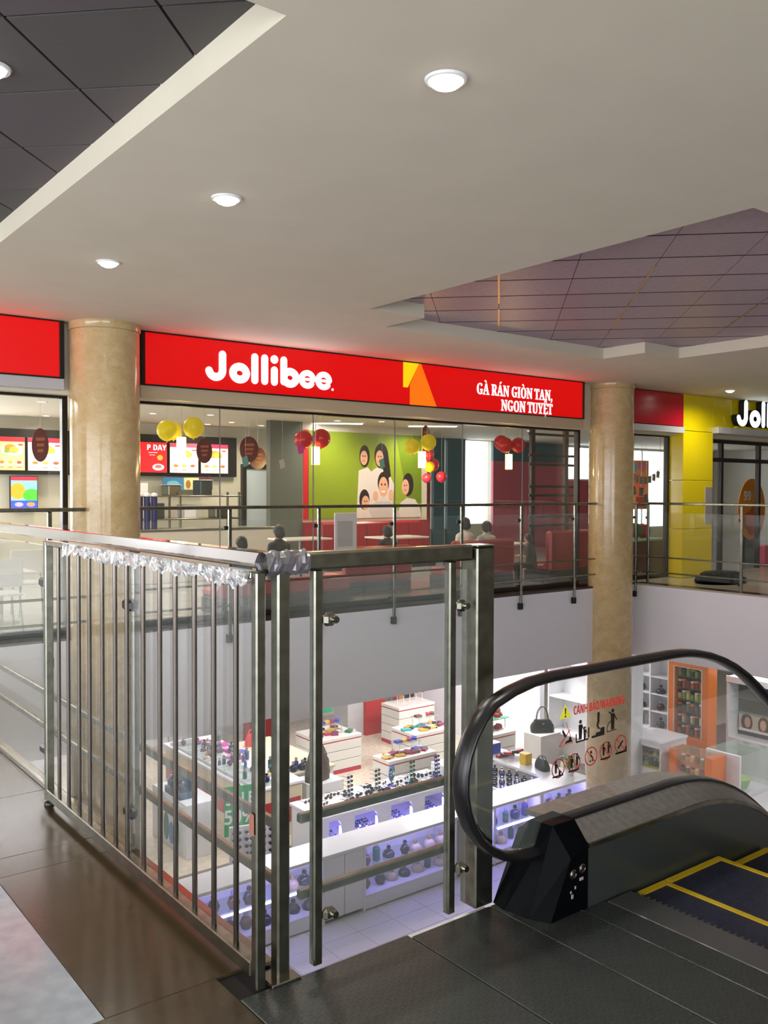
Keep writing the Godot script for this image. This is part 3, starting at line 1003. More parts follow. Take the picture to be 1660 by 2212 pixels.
	for i in cols:
		for k in rows:
			var p := []
			for q in [[i, k], [i + 1, k], [i + 1, k + 1], [i, k + 1]]:
				var zz: float = lerpf(-4.3, -2.5, q[0] / float(cols))
				var low: float = 0.05 + 0.02 * n.get_noise_2d(zz * 0.6, 3.0) + 0.02 * n.get_noise_2d(zz * 2.1, 8.0)
				var yy: float = 1.342 - low * q[1] / float(rows)
				p.append(Vector3(x - 0.028 - 0.012 * n.get_noise_3d(zz, yy * 1.4, 0.0) - 0.004 * q[1] / float(rows), yy, zz))
			face(st, [p[0], p[1], p[2]], -Plane(p[0], p[1], p[2]).normal * signf(Plane(p[0], p[1], p[2]).normal.x))
			face(st, [p[0], p[2], p[3]], -Plane(p[0], p[2], p[3]).normal * signf(Plane(p[0], p[2], p[3]).normal.x))
	commit(st, b, "foil_wrap", mat("foil", rgb(214, 216, 220), 0.16, 0.85))
	var wrap := begin()
	for i in 14:
		for k in 12:
			var p := []
			for q in [[i, k], [i + 1, k], [i + 1, k + 1], [i, k + 1]]:
				var a: float = TAU * q[1] / 12.0
				var xx: float = lerpf(1.44, 1.6, q[0] / 14.0)
				var rr: float = 0.042 + 0.012 * n.get_noise_3d(xx * 3.0, cos(a) * 0.1, sin(a) * 0.1)
				p.append(Vector3(xx, 1.362 + sin(a) * rr, -2.495 + cos(a) * rr))
			var cen: Vector3 = (p[0] + p[2]) / 2
			var outn := (cen - Vector3(cen.x, 1.362, -2.495)).normalized()
			for f in [[0, 1, 2], [0, 2, 3]]:
				var nn := Plane(p[f[0]], p[f[1]], p[f[2]]).normal
				face(wrap, [p[f[0]], p[f[1]], p[f[2]]], nn * signf(nn.dot(outn)))
	commit(wrap, t, "film_wrap", mat("grey_film", rgb(120, 116, 122), 0.25, 0.4))
	part(b, "sticker", cb2(Vector3(x - 0.024, 0.5, -2.5), Vector3(x - 0.0225, 0.57, -2.47), 0.0005), mat("torn_sticker", rgb(150, 96, 78), 0.6))

# ---------------------------------------------------------------- escalator
func esc_y(x: float) -> float:
	var dx := x - 3.4
	if dx <= 0.0:
		return 0.0
	var R := 1.18
	var th := deg_to_rad(35.0)
	if dx < R * sin(th):
		return -(R - sqrt(R * R - dx * dx))
	return -(R * (1.0 - cos(th)) + (dx - R * sin(th)) * tan(th))

func esc_xs(x0: float, x1: float) -> Array:
	var out := [x0]
	for x in [3.4, 3.5, 3.6, 3.7, 3.8, 3.9, 4.0, 4.077, 5.0, 6.0, 7.0, 8.0, 9.0]:
		if x > x0 + 0.01 and x < x1 - 0.01:
			out.append(x)
	out.append(x1)
	return out

# sweep a closed (z, y) section along the escalator's incline
func esc_sweep(parent: Node, called: String, sec: Array, x0: float, x1: float, m: Material) -> MeshInstance3D:
	var st := begin()
	var xs := esc_xs(x0, x1)
	var poly := PackedVector2Array(sec)
	var ccw := not Geometry2D.is_polygon_clockwise(poly)
	for i in xs.size() - 1:
		var ya := esc_y(xs[i])
		var yb := esc_y(xs[i + 1])
		for k in sec.size():
			var a: Vector2 = sec[k]
			var b: Vector2 = sec[(k + 1) % sec.size()]
			var e := b - a
			var n2 := Vector2(e.y, -e.x).normalized() * (1.0 if ccw else -1.0)
			var P := [Vector3(xs[i], a.y + ya, a.x), Vector3(xs[i], b.y + ya, b.x), Vector3(xs[i + 1], b.y + yb, b.x), Vector3(xs[i + 1], a.y + yb, a.x)]
			var N := []
			for xx in [xs[i], xs[i], xs[i + 1], xs[i + 1]]:
				var sl := (esc_y(xx + 0.02) - esc_y(xx - 0.02)) / 0.04
				N.append(Vector3(-sl * n2.y, n2.y, n2.x).normalized())
			quad_n(st, P, N)
	var tri := Geometry2D.triangulate_polygon(poly)
	for s in [[x0, -1.0], [x1, 1.0]]:
		for i in range(0, tri.size(), 3):
			var p := []
			for k in 3:
				p.append(Vector3(s[0], poly[tri[i + k]].y + esc_y(s[0]), poly[tri[i + k]].x))
			face(st, p, Vector3(s[1], 0, 0))
	return commit(st, parent, called, m)

func esc_side(e: Node3D, zc: float, sg: float) -> void:
	# sg = +1: the moving steps lie on the +z side of this balustrade
	var s := func(z: float, y: float) -> Vector2: return Vector2(zc + sg * z, y)
	esc_sweep(e, "inner_deck", [s.call(0.022, 0.3), s.call(0.13, 0.252), s.call(0.13, 0.235), s.call(0.022, 0.28)], 2.7, 10.0, M.brushed_deck)
	esc_sweep(e, "deck_edge", [s.call(0.118, 0.256), s.call(0.136, 0.25), s.call(0.136, 0.232), s.call(0.118, 0.236)], 2.7, 10.0, M.steel)
	esc_sweep(e, "skirt_panel", [s.call(0.105, 0.24), s.call(0.13, 0.232), s.call(0.13, -0.3), s.call(0.105, -0.3)], 2.7, 10.0, M.dark_skirt)
	esc_sweep(e, "glass_channel", [s.call(-0.022, 0.318), s.call(0.022, 0.312), s.call(0.022, 0.26), s.call(-0.022, 0.26)], 2.66, 10.0, M.rubber)
	esc_sweep(e, "outer_deck", [s.call(-0.022, 0.3), s.call(-0.2, 0.29), s.call(-0.2, 0.27), s.call(-0.022, 0.27)], 2.7, 10.0, M.brushed_deck)
	esc_sweep(e, "outer_cladding", [s.call(-0.18, 0.28), s.call(-0.2, 0.28), s.call(-0.2, -0.9), s.call(-0.18, -0.9)], 2.98, 10.0, M.brushed_deck)
	# hand rail loop
	var pts := []
	for i in 9:
		var x := 9.6 - i * 0.6
		pts.append(Vector3(x, 0.88 + esc_y(x), zc))
	for x in [4.3, 4.077, 4.0, 3.9, 3.8, 3.7, 3.6, 3.5, 3.4, 3.2, 3.0, 2.8, 2.62]:
		pts.append(Vector3(x, 0.88 + esc_y(x), zc))
	for i in range(1, 17):
		var a := deg_to_rad(90.0 + 190.0 * i / 16.0)
		pts.append(Vector3(2.5 + cos(a) * 0.345 + 0.12 * (1.0 - i / 3.0 if i < 3 else 0.0), 0.55 + sin(a) * 0.33, zc))
	pts.append(Vector3(2.62, 0.22, zc))
	var h := begin()
	tube(h, pts, 0.041, 14, 0.019)
	commit(h, e, "hand_rail", M.rubber)
	# glass panes
	var outline := [Vector2(3.132, 0.3), Vector2(3.132, 0.86)]
	for i in 17:
		var a := deg_to_rad(90.0 + 180.0 * i / 16.0)
		outline.append(Vector2(2.52 + cos(a) * 0.325, 0.55 + sin(a) * 0.31))
	outline.append(Vector2(2.68, 0.3))
	var g := begin()
	prism(g, PackedVector2Array(outline), Vector3(0, 0, zc), Vector3.RIGHT, Vector3.UP, Vector3.BACK, -0.005, 0.005)
	commit(g, e, "pane", M.clear_glass)
	esc_sweep(e, "pane", [Vector2(zc - 0.005, 0.3), Vector2(zc + 0.005, 0.3), Vector2(zc + 0.005, 0.865), Vector2(zc - 0.005, 0.865)], 3.142, 4.6, M.clear_glass)
	esc_sweep(e, "pane", [Vector2(zc - 0.005, 0.3), Vector2(zc + 0.005, 0.3), Vector2(zc + 0.005, 0.865), Vector2(zc - 0.005, 0.865)], 4.61, 9.6, M.clear_glass)
	# black newel cover lofted across its width
	var secs := [[0.13, [[2.49, 0.002], [2.7, 0.002], [2.7, 0.245], [2.6, 0.215]]], [0.06, [[2.45, 0.002], [2.7, 0.002], [2.7, 0.325], [2.575, 0.325]]], [-0.05, [[2.43, 0.002], [2.7, 0.002], [2.7, 0.325], [2.57, 0.32]]], [-0.12, [[2.44, 0.002], [2.7, 0.002], [2.7, 0.28], [2.575, 0.26]]]]
	var c := begin()
	var cen := Vector3(2.6, 0.15, zc)
	for i in 3:
		for k in 4:
			var k2 := (k + 1) % 4
			var P := []
			for q in [[i, k], [i, k2], [i + 1, k2], [i + 1, k]]:
				P.append(Vector3(secs[q[0]][1][q[1]][0], secs[q[0]][1][q[1]][1], zc + sg * secs[q[0]][0]))
			for f in [[0, 1, 2], [0, 2, 3]]:
				var n := Plane(P[f[0]], P[f[1]], P[f[2]]).normal
				face(c, [P[f[0]], P[f[1]], P[f[2]]], n * signf(n.dot((P[0] + P[2]) / 2 - cen)))
	for i in [0, 3]:
		var P := []
		for q in secs[i][1]:
			P.append(Vector3(q[0], q[1], zc + sg * secs[i][0]))
		face(c, P, Vector3(0, 0, sg * (1.0 if i == 0 else -1.0)))
	var nc := commit(c, e, "newel_cover", M.black_plastic)
	if sg > 0.0:
		for b in [[2.61, 0.155, 0.018], [2.662, 0.165, 0.018]]:
			part(nc, "key_switch", lathe_mesh([Vector2(0, 0.006), Vector2(b[2] * 0.55, 0.006), Vector2(b[2] * 0.7, 0.002), Vector2(b[2] * 0.8, 0.006), Vector2(b[2], 0.004), Vector2(b[2], 0.0), Vector2(0, 0)], 20), M.polished_steel, Vector3(b[0], b[1], zc + 0.13), Vector3(PI / 2, 0, 0))
		for b in [[2.66, 0.125, 0.022, 0.012], [2.625, 0.1, 0.008, 0.012], [2.6, 0.088, 0.008, 0.01], [2.608, 0.07, 0.012, 0.016]]:
			part(nc, "label_plate", cb(Vector3(b[2], b[3], 0.003), 0.001), M.pale_strip, Vector3(b[0], b[1], zc + 0.131))

func build_escalator() -> void:
	var e := thing("escalator", "escalator going down from the ribbed metal landing with black hand rails", "escalator", Vector3.ZERO)
	var xs := [1.34, 2.02, 2.41, 2.665]
	for i in 3:
		part(e, "floor_plate", cb2(Vector3(xs[i] + 0.002, -0.03, -2.44 if i > 0 else -2.46), Vector3(xs[i + 1] - 0.002, 0.002, -0.7), 0.003), M.ribbed_plate)
	part(e, "floor_plate", cb2(Vector3(2.667, -0.03, -2.2), Vector3(2.8, 0.002, -1.1), 0.003), M.ribbed_plate)
	var cp := part(e, "comb_plate", cb2(Vector3(2.802, -0.03, -2.19), Vector3(2.95, 0.004, -1.12), 0.003), M.smooth_plate)
	for i in 40:
		part(cp, "comb_tooth", cb(Vector3(0.03, 0.006, 0.009), 0.002), M.smooth_plate, Vector3(2.96, -0.004, -2.17 + i * 0.0265))
	esc_side(e, -2.33, 1.0)
	esc_side(e, -0.98, -1.0)
	var tread := mat("step_tread", rgb(52, 54, 74), 0.45, 0.4)
	tread.normal_enabled = true
	tread.normal_texture = M.ribbed_plate.normal_texture
	tread.normal_scale = 0.4
	triplanar(tread, noise_tex(0.02, 9, [[0.2, Color(0.85, 0.85, 0.88)], [0.8, Color(1, 1, 1)]], 128), 12.0)
	var yel := mat("step_yellow", rgb(190, 160, 20), 0.5)
	var x := 2.975
	for k in 18:
		var x1 := 3.17 + 0.4 * k
		var y := esc_y(x1 - 0.2) - 0.012
		if x1 > 9.4:
			break
		var s := part(e, "step", cb2(Vector3(x, y - 0.3, -2.185), Vector3(x1 - 0.003, y, -1.125), 0.003), tread)
		part(s, "edge_line", cb2(Vector3(x + 0.002, y, -2.185), Vector3(x1 - 0.004, y + 0.003, -2.15), 0.001), yel)
		part(s, "edge_line", cb2(Vector3(x + 0.002, y, -1.16), Vector3(x1 - 0.004, y + 0.003, -1.125), 0.001), yel)
		part(s, "edge_line", cb2(Vector3(x1 - 0.034, y, -2.15), Vector3(x1 - 0.004, y + 0.003, -1.16), 0.001), yel)
		x = x1

# ---------------------------------------------------------------- printed warning on the escalator glass
func build_warning() -> void:
	var t := thing("warning_decal", "transparent warning decal of red capitals and pictograms on the escalator glass", "sign", Vector3(0, 0, -2.323))
	var red := mat("print_red", rgb(206, 52, 44), 0.6)
	var blk := mat("print_black", rgb(28, 22, 20), 0.6)
	var yel := mat("print_yellow", rgb(236, 232, 70), 0.6)
	letters(t, "warning_text", "CANH BÁO/WARNING", 0.034, Vector3(2.752, 0.728, 0.0), 0.0, red, 0.001, "Droid Sans", 700, HORIZONTAL_ALIGNMENT_LEFT, 0.66)
	var hook := begin()
	var hx := 2.752 + (text_w("C", "Droid Sans") + text_w("A", "Droid Sans") * 0.5) * 0.034 / 46.0 * 0.66
	stroke(hook, arc(Vector2(hx, 0.751), 0.003, 0.003, 150, -60, 6), 0.002, 0.001)
	commit(hook, t, "accent_hook", red)
	flat_poly(t, "warning_triangle", [Vector2(2.668, 0.706), Vector2(2.74, 0.706), Vector2(2.704, 0.762)], 0.0, 0.0008, yel)
	var ex := begin()
	prism(ex, PackedVector2Array([Vector2(2.702, 0.722), Vector2(2.706, 0.722), Vector2(2.708, 0.746), Vector2(2.7, 0.746)]), Vector3.ZERO, Vector3.RIGHT, Vector3.UP, Vector3.BACK, 0.0008, 0.0016)
	disc2(ex, Vector2(2.704, 0.714), 0.004, 0.0016)
	commit(ex, t, "exclamation_mark", blk)
	var man := func(st: SurfaceTool, c: Vector2, k: float) -> void:
		disc2(st, c + Vector2(0, 0.048) * k, 0.009 * k, 0.001, 10)
		prism(st, PackedVector2Array([c + Vector2(-0.012, 0.036) * k, c + Vector2(-0.009, -0.03) * k, c + Vector2(0.009, -0.03) * k, c + Vector2(0.013, 0.036) * k]), Vector3.ZERO, Vector3.RIGHT, Vector3.UP, Vector3.BACK, 0.0, 0.001)
		stroke(st, [c + Vector2(0.01, 0.03) * k, c + Vector2(0.026, 0.008) * k], 0.005 * k, 0.001)
	# upper row
	var a := begin()
	stroke(a, [Vector2(2.668, 0.6), Vector2(2.75, 0.602)], 0.002, 0.001)
	stroke(a, [Vector2(2.75, 0.602), Vector2(2.708, 0.69)], 0.002, 0.001)
	stroke(a, [Vector2(2.672, 0.602), Vector2(2.73, 0.655)], 0.004, 0.001)
	commit(a, t, "pictogram_outline", red)
	var a2 := begin()
	prism(a2, PackedVector2Array([Vector2(2.69, 0.665), Vector2(2.712, 0.635), Vector2(2.702, 0.63), Vector2(2.686, 0.655)]), Vector3.ZERO, Vector3.RIGHT, Vector3.UP, Vector3.BACK, 0.0, 0.001)
	prism(a2, PackedVector2Array([Vector2(2.7, 0.605), Vector2(2.745, 0.607), Vector2(2.738, 0.628), Vector2(2.728, 0.628), Vector2(2.726, 0.618), Vector2(2.712, 0.615)]), Vector3.ZERO, Vector3.RIGHT, Vector3.UP, Vector3.BACK, 0.0, 0.001)
	commit(a2, t, "pictogram", blk)
	var b := begin()
	man.call(b, Vector2(2.795, 0.635), 0.9)
	man.call(b, Vector2(2.822, 0.622), 0.6)
	stroke(b, [Vector2(2.77, 0.63), Vector2(2.771, 0.6), Vector2(2.842, 0.602)], 0.006, 0.001)
	stroke(b, [Vector2(2.846, 0.61), Vector2(2.846, 0.645)], 0.007, 0.001)
	commit(b, t, "pictogram", blk)
	var d := begin()
	prism(d, PackedVector2Array([Vector2(2.865, 0.6), Vector2(2.945, 0.602), Vector2(2.945, 0.635), Vector2(2.92, 0.634), Vector2(2.92, 0.62), Vector2(2.892, 0.618), Vector2(2.892, 0.61), Vector2(2.865, 0.608)]), Vector3.ZERO, Vector3.RIGHT, Vector3.UP, Vector3.BACK, 0.0, 0.001)
	prism(d, PackedVector2Array([Vector2(2.9, 0.7), Vector2(2.914, 0.7), Vector2(2.912, 0.66), Vector2(2.905, 0.645), Vector2(2.918, 0.632), Vector2(2.908, 0.63), Vector2(2.895, 0.645), Vector2(2.9, 0.665)]), Vector3.ZERO, Vector3.RIGHT, Vector3.UP, Vector3.BACK, 0.0, 0.001)
	commit(d, t, "pictogram", blk)
	var f := begin()
	man.call(f, Vector2(2.998, 0.645), 1.0)
	stroke(f, [Vector2(2.99, 0.68), Vector2(2.975, 0.69)], 0.006, 0.001)
	stroke(f, [Vector2(2.962, 0.61), Vector2(3.02, 0.612)], 0.003, 0.001)
	stroke(f, arc(Vector2(2.985, 0.62), 0.022, 0.03, 60, 200, 8), 0.003, 0.001)
	commit(f, t, "pictogram", blk)
	# lower row of prohibitions
	var row := [Vector2(2.665, 0.515), Vector2(2.758, 0.52), Vector2(2.862, 0.528), Vector2(2.955, 0.533), Vector2(3.052, 0.545)]
	for i in 5:
		var c: Vector2 = row[i]
		var r := begin()
		stroke(r, arc(c, 0.036, 0.036, 0, 360, 26), 0.004, 0.001)
		stroke(r, [c + Vector2(-0.026, 0.026), c + Vector2(0.026, -0.026)], 0.004, 0.001)
		commit(r, t, "prohibition_ring", red)
		var p := begin()
		if i == 2:
			disc2(p, c + Vector2(0, 0.016), 0.006, 0.001, 10)
			stroke(p, [c + Vector2(-0.002, 0.005), c + Vector2(0.01, -0.008)], 0.006, 0.001)
			disc2(p, c + Vector2(-0.004, -0.02), 0.004, 0.001, 10)
			disc2(p, c + Vector2(0.01, -0.018), 0.004, 0.001, 10)
		elif i == 4:
			stroke(p, [c + Vector2(-0.014, -0.014), c + Vector2(0.012, 0.01)], 0.008, 0.001)
			stroke(p, [c + Vector2(-0.03, -0.036), c + Vector2(0.038, -0.034)], 0.008, 0.001)
			stroke(p, [c + Vector2(0.036, -0.03), c + Vector2(0.036, -0.018)], 0.008, 0.001)
		else:
			man.call(p, c + Vector2(-0.014, 0.0), 0.55)
			if i != 0:
				man.call(p, c + Vector2(0.018, 0.004), 0.55)
			else:
				stroke(p, [c + Vector2(0.008, -0.012), c + Vector2(0.008, -0.024)], 0.01, 0.001)
			stroke(p, [c + Vector2(-0.03, -0.03), c + Vector2(0.026, -0.029)], 0.006, 0.001)
		commit(p, t, "pictogram", blk)

# ---------------------------------------------------------------- people
# one continuous surface round tapered bones [a, b, ra, rb, colour]: surface nets over a distance field
func blob(bones: Array, cell: float, k := 0.03) -> ArrayMesh:
	var lo := Vector3(1e9, 1e9, 1e9)
	var hi := -lo
	for b in bones:
		var r: float = maxf(b[2], b[3]) + cell * 2
		lo = lo.min(b[0] - Vector3.ONE * r).min(b[1] - Vector3.ONE * r)
		hi = hi.max(b[0] + Vector3.ONE * r).max(b[1] + Vector3.ONE * r)
	var nx := int((hi.x - lo.x) / cell) + 2
	var ny := int((hi.y - lo.y) / cell) + 2
	var nz := int((hi.z - lo.z) / cell) + 2
	var f := PackedFloat32Array()
	f.resize(nx * ny * nz)
	f.fill(1.0)
	for b in bones:
		var a: Vector3 = b[0]
		var ba: Vector3 = b[1] - b[0]
		var bb := maxf(ba.length_squared(), 1e-9)
		var ra: float = b[2]
		var rb: float = b[3]
		var reach := maxf(ra, rb) + cell * 3
		var l: Vector3 = (b[0].min(b[1]) - Vector3.ONE * reach - lo) / cell
		var h: Vector3 = (b[0].max(b[1]) + Vector3.ONE * reach - lo) / cell
		for iz in range(maxi(0, int(l.z)), mini(nz, int(h.z) + 2)):
			for iy in range(maxi(0, int(l.y)), mini(ny, int(h.y) + 2)):
				for ix in range(maxi(0, int(l.x)), mini(nx, int(h.x) + 2)):
					var p := lo + Vector3(ix, iy, iz) * cell
					var t := clampf((p - a).dot(ba) / bb, 0.0, 1.0)
					var d := (p - a - ba * t).length() - lerpf(ra, rb, t)
					var at := (iz * ny + iy) * nx + ix
					var e := f[at]
					var w := maxf(k - absf(d - e), 0.0) / k
					f[at] = minf(d, e) - w * w * k * 0.25
	var ids := {}
	var vs := PackedVector3Array()
	var off := [0, 1, nx, nx + 1, nx * ny, nx * ny + 1, nx * ny + nx, nx * ny + nx + 1]
	var corner := [Vector3(0, 0, 0), Vector3(1, 0, 0), Vector3(0, 1, 0), Vector3(1, 1, 0), Vector3(0, 0, 1), Vector3(1, 0, 1), Vector3(0, 1, 1), Vector3(1, 1, 1)]
	var edges := [[0, 1], [2, 3], [4, 5], [6, 7], [0, 2], [1, 3], [4, 6], [5, 7], [0, 4], [1, 5], [2, 6], [3, 7]]
	for iz in nz - 1:
		for iy in ny - 1:
			for ix in nx - 1:
				var at := (iz * ny + iy) * nx + ix
				var inside := 0
				for o in off:
					if f[at + o] < 0.0:
						inside += 1
				if inside == 0 or inside == 8:
					continue
				var s := Vector3.ZERO
				var c := 0
				for e in edges:
					var fa := f[at + off[e[0]]]
					var fb := f[at + off[e[1]]]
					if (fa < 0.0) != (fb < 0.0):
						s += corner[e[0]].lerp(corner[e[1]], fa / (fa - fb))
						c += 1
				ids[at] = vs.size()
				vs.append(lo + (Vector3(ix, iy, iz) + s / c) * cell)
	var idx := PackedInt32Array()
	var steps := [1, nx, nx * ny]
	for at in ids:
		for ax in 3:
			var u: int = steps[(ax + 1) % 3]
			var v: int = steps[(ax + 2) % 3]
			var a0 := f[at]
			var a1 := f[at + steps[ax]]
			if (a0 < 0.0) == (a1 < 0.0):
				continue
			if not (ids.has(at - u) and ids.has(at - v) and ids.has(at - u - v)):
				continue
			var q := [ids[at], ids[at - u], ids[at - u - v], ids[at - v]]
			if a0 < 0.0:
				q.reverse()
			idx.append_array([q[0], q[1], q[2], q[0], q[2], q[3]])
	var ns := PackedVector3Array()
	ns.resize(vs.size())
	for i in range(0, idx.size(), 3):
		var n := (vs[idx[i + 2]] - vs[idx[i]]).cross(vs[idx[i + 1]] - vs[idx[i]])
		for j in 3:
			ns[idx[i + j]] += n
	var cs := PackedColorArray()
	for i in vs.size():
		ns[i] = ns[i].normalized()
		var best := 1e9
		var col := Color.WHITE
		for b in bones:
			var ba: Vector3 = b[1] - b[0]
			var t := clampf((vs[i] - b[0]).dot(ba) / maxf(ba.length_squared(), 1e-9), 0.0, 1.0)
			var d: float = (vs[i] - b[0] - ba * t).length() - lerpf(b[2], b[3], t)
			if d < best:
				best = d
				col = b[4]
		cs.append(col.srgb_to_linear())
	var arr := []
	arr.resize(Mesh.ARRAY_MAX)
	arr[Mesh.ARRAY_VERTEX] = vs
	arr[Mesh.ARRAY_NORMAL] = ns
	arr[Mesh.ARRAY_COLOR] = cs
	arr[Mesh.ARRAY_INDEX] = idx
	var m := ArrayMesh.new()
	m.add_surface_from_arrays(Mesh.PRIMITIVE_TRIANGLES, arr)
	return m

func person(label: String, at: Vector3, turn: float, k: float, shirt: Color, trousers: Color, lean := 0.0) -> void:
	# seated, facing -z; at = the floor below the seat
	var skin := rgb(206, 158, 124)
	var V := func(x: float, y: float, z: float) -> Vector3: return Vector3(x, y, z - lean * maxf(0.0, y - 0.5)) * k
	var B := []
	var add := func(a: Vector3, b: Vector3, ra: float, rb: float, c: Color) -> void: B.append([a, b, ra * k, rb * k, c])
	add.call(V.call(0.0, 0.52, 0.02), V.call(0.0, 0.72, 0.02), 0.155, 0.14, shirt)
	add.call(V.call(0.0, 0.72, 0.02), V.call(0.0, 0.96, 0.0), 0.14, 0.15, shirt)
	add.call(V.call(-0.15, 0.99, 0.0), V.call(0.15, 0.99, 0.0), 0.075, 0.075, shirt)
	add.call(V.call(0.0, 1.0, 0.0), V.call(0.0, 1.13, -0.01), 0.055, 0.05, skin)
	add.call(V.call(0.0, 1.19, -0.03), V.call(0.0, 1.26, -0.015), 0.078, 0.095, skin)
	add.call(V.call(0.0, 1.2, -0.115), V.call(0.0, 1.225, -0.108), 0.018, 0.012, skin)
	for s in [-1.0, 1.0]:
		add.call(V.call(s * 0.098, 1.215, -0.01), V.call(s * 0.1, 1.245, -0.005), 0.018, 0.018, skin)
		add.call(V.call(s * 0.19, 0.98, 0.0), V.call(s * 0.24, 0.72, -0.02), 0.058, 0.046, shirt)
		add.call(V.call(s * 0.24, 0.72, -0.02), V.call(s * 0.14, 0.74, -0.27), 0.044, 0.034, skin)
		add.call(V.call(s * 0.14, 0.74, -0.27), V.call(s * 0.1, 0.745, -0.34), 0.036, 0.03, skin)
		for fgr in 4:
			add.call(V.call(s * (0.12 - 0.018 * fgr), 0.745, -0.34), V.call(s * (0.11 - 0.02 * fgr), 0.735, -0.405 - 0.008 * (1 if fgr in [1, 2] else 0)), 0.011, 0.009, skin)
		add.call(V.call(s * 0.09, 0.745, -0.3), V.call(s * 0.055, 0.74, -0.345), 0.012, 0.01, skin)
		add.call(V.call(s * 0.09, 0.5, 0.02), V.call(s * 0.11, 0.5, -0.4), 0.09, 0.068, trousers)
		add.call(V.call(s * 0.11, 0.5, -0.4), V.call(s * 0.12, 0.09, -0.38), 0.064, 0.045, trousers)
		add.call(V.call(s * 0.12, 0.05, -0.36), V.call(s * 0.13, 0.04, -0.53), 0.045, 0.038, rgb(30, 28, 28))
	var m := mat("figure", Color.WHITE, 0.7)
	m.vertex_color_use_as_albedo = true
	var t := thing("person", label, "person", at, turn)
	part(t, "body", blob(B, 0.024), m)
	var H := []
	H.append([V.call(0.0, 1.27, 0.005), V.call(0.0, 1.2, 0.045), 0.106 * k, 0.085 * k, Color.WHITE])
	H.append([V.call(-0.06, 1.25, 0.0), V.call(-0.07, 1.17, 0.03), 0.06 * k, 0.04 * k, Color.WHITE])
	H.append([V.call(0.06, 1.25, 0.0), V.call(0.07, 1.17, 0.03), 0.06 * k, 0.04 * k, Color.WHITE])
	part(t, "hair", blob(H, 0.02), mat("dark_hair", rgb(26, 20, 20), 0.45))
	for s in [-1.0, 1.0]:
		part(t, "eye", ball(0.011 * k, -1.0, 10), M.black_matt, V.call(s * 0.035, 1.237, -0.102))
	part(t, "mouth", cb(Vector3(0.04, 0.008, 0.008) * k, 0.002), mat("lips", rgb(160, 84, 76), 0.6), V.call(0.0, 1.165, -0.103))

# ---------------------------------------------------------------- store interior
func sofa(label: String, at: Vector3, turn: float, w: float, top: float) -> void:
	var t := thing("booth_sofa", label, "sofa", at, turn, "red booth sofas")
	part(t, "base", cb2(Vector3(-w / 2, 0, -0.28), Vector3(w / 2, 0.2, 0.3), 0.01), M.black_matt)
	part(t, "seat", cb2(Vector3(-w / 2, 0.2, -0.3), Vector3(w / 2, 0.33, 0.2), 0.04), M.red_vinyl)
	part(t, "backrest", cb2(Vector3(-w / 2, 0.2, 0.2), Vector3(w / 2, top, 0.34), 0.04), M.red_vinyl)
	var n := int(w / 0.35)
	for i in range(1, n):
		part(t, "seam", cb2(Vector3(-w / 2 + w * i / n - 0.004, 0.42, 0.192), Vector3(-w / 2 + w * i / n + 0.004, top - 0.05, 0.2), 0.001), M.joint_dark)

func table_at(label: String, at: Vector3, w: float, d: float, h: float) -> void:
	var t := thing("dining_table", label, "table", at, 0.0, "restaurant tables")
	part(t, "table_top", cb2(Vector3(-w / 2, h - 0.03, -d / 2), Vector3(w / 2, h, d / 2), 0.006), M.white_gloss)
	part(t, "pedestal", lathe_mesh([Vector2(0.03, 0.02), Vector2(0.03, h - 0.03)], 16), M.steel)
	part(t, "foot", lathe_mesh([Vector2(0, 0.0), Vector2(0.22, 0.0), Vector2(0.21, 0.012), Vector2(0.03, 0.03), Vector2(0, 0.03)], 24), M.steel)

func balloon(c: Vector3, r: float, m: Material, label: String, group: String) -> void:
	var t := thing("balloon", label, "balloon", c, 0.0, group)
	part(t, "skin", lathe_mesh([Vector2(0, -r * 1.05), Vector2(r * 0.3, -r * 0.98), Vector2(r * 0.66, -r * 0.76), Vector2(r * 0.92, -r * 0.38), Vector2(r, 0.03 * r), Vector2(r * 0.92, r * 0.42), Vector2(r * 0.68, r * 0.76), Vector2(r * 0.34, r * 0.96), Vector2(0, r * 1.02)], 20), m)
	if c.y > 1.5:
		part(t, "string", tube_mesh([Vector3(0, r, 0), Vector3(0, 2.95 - c.y, 0)], 0.002, 5), M.off_white)
	part(t, "knot", lathe_mesh([Vector2(0, -r * 1.03), Vector2(r * 0.1, -r * 1.14), Vector2(0, -r * 1.14)], 10), m)

func pendant(x: float, y: float, z: float, label: String) -> void:
	var t := thing("pendant_lamp", label, "lamp", Vector3(x, y, z), 0.0, "pendant lamps in the restaurant")
	part(t, "lamp_shade", lathe_mesh([Vector2(0.05, -0.13), Vector2(0.062, -0.13), Vector2(0.062, 0.13), Vector2(0.02, 0.13), Vector2(0, 0.13)], 20), glow("pendant_glow", rgb(255, 222, 130), 4.0))
	part(t, "cord", tube_mesh([Vector3(0, 0.13, 0), Vector3(0, 2.95 - y, 0)], 0.006, 8), M.off_white)
	omni(Vector3(x, y - 0.16, z), 0.5, rgb(255, 214, 140), 0.05)

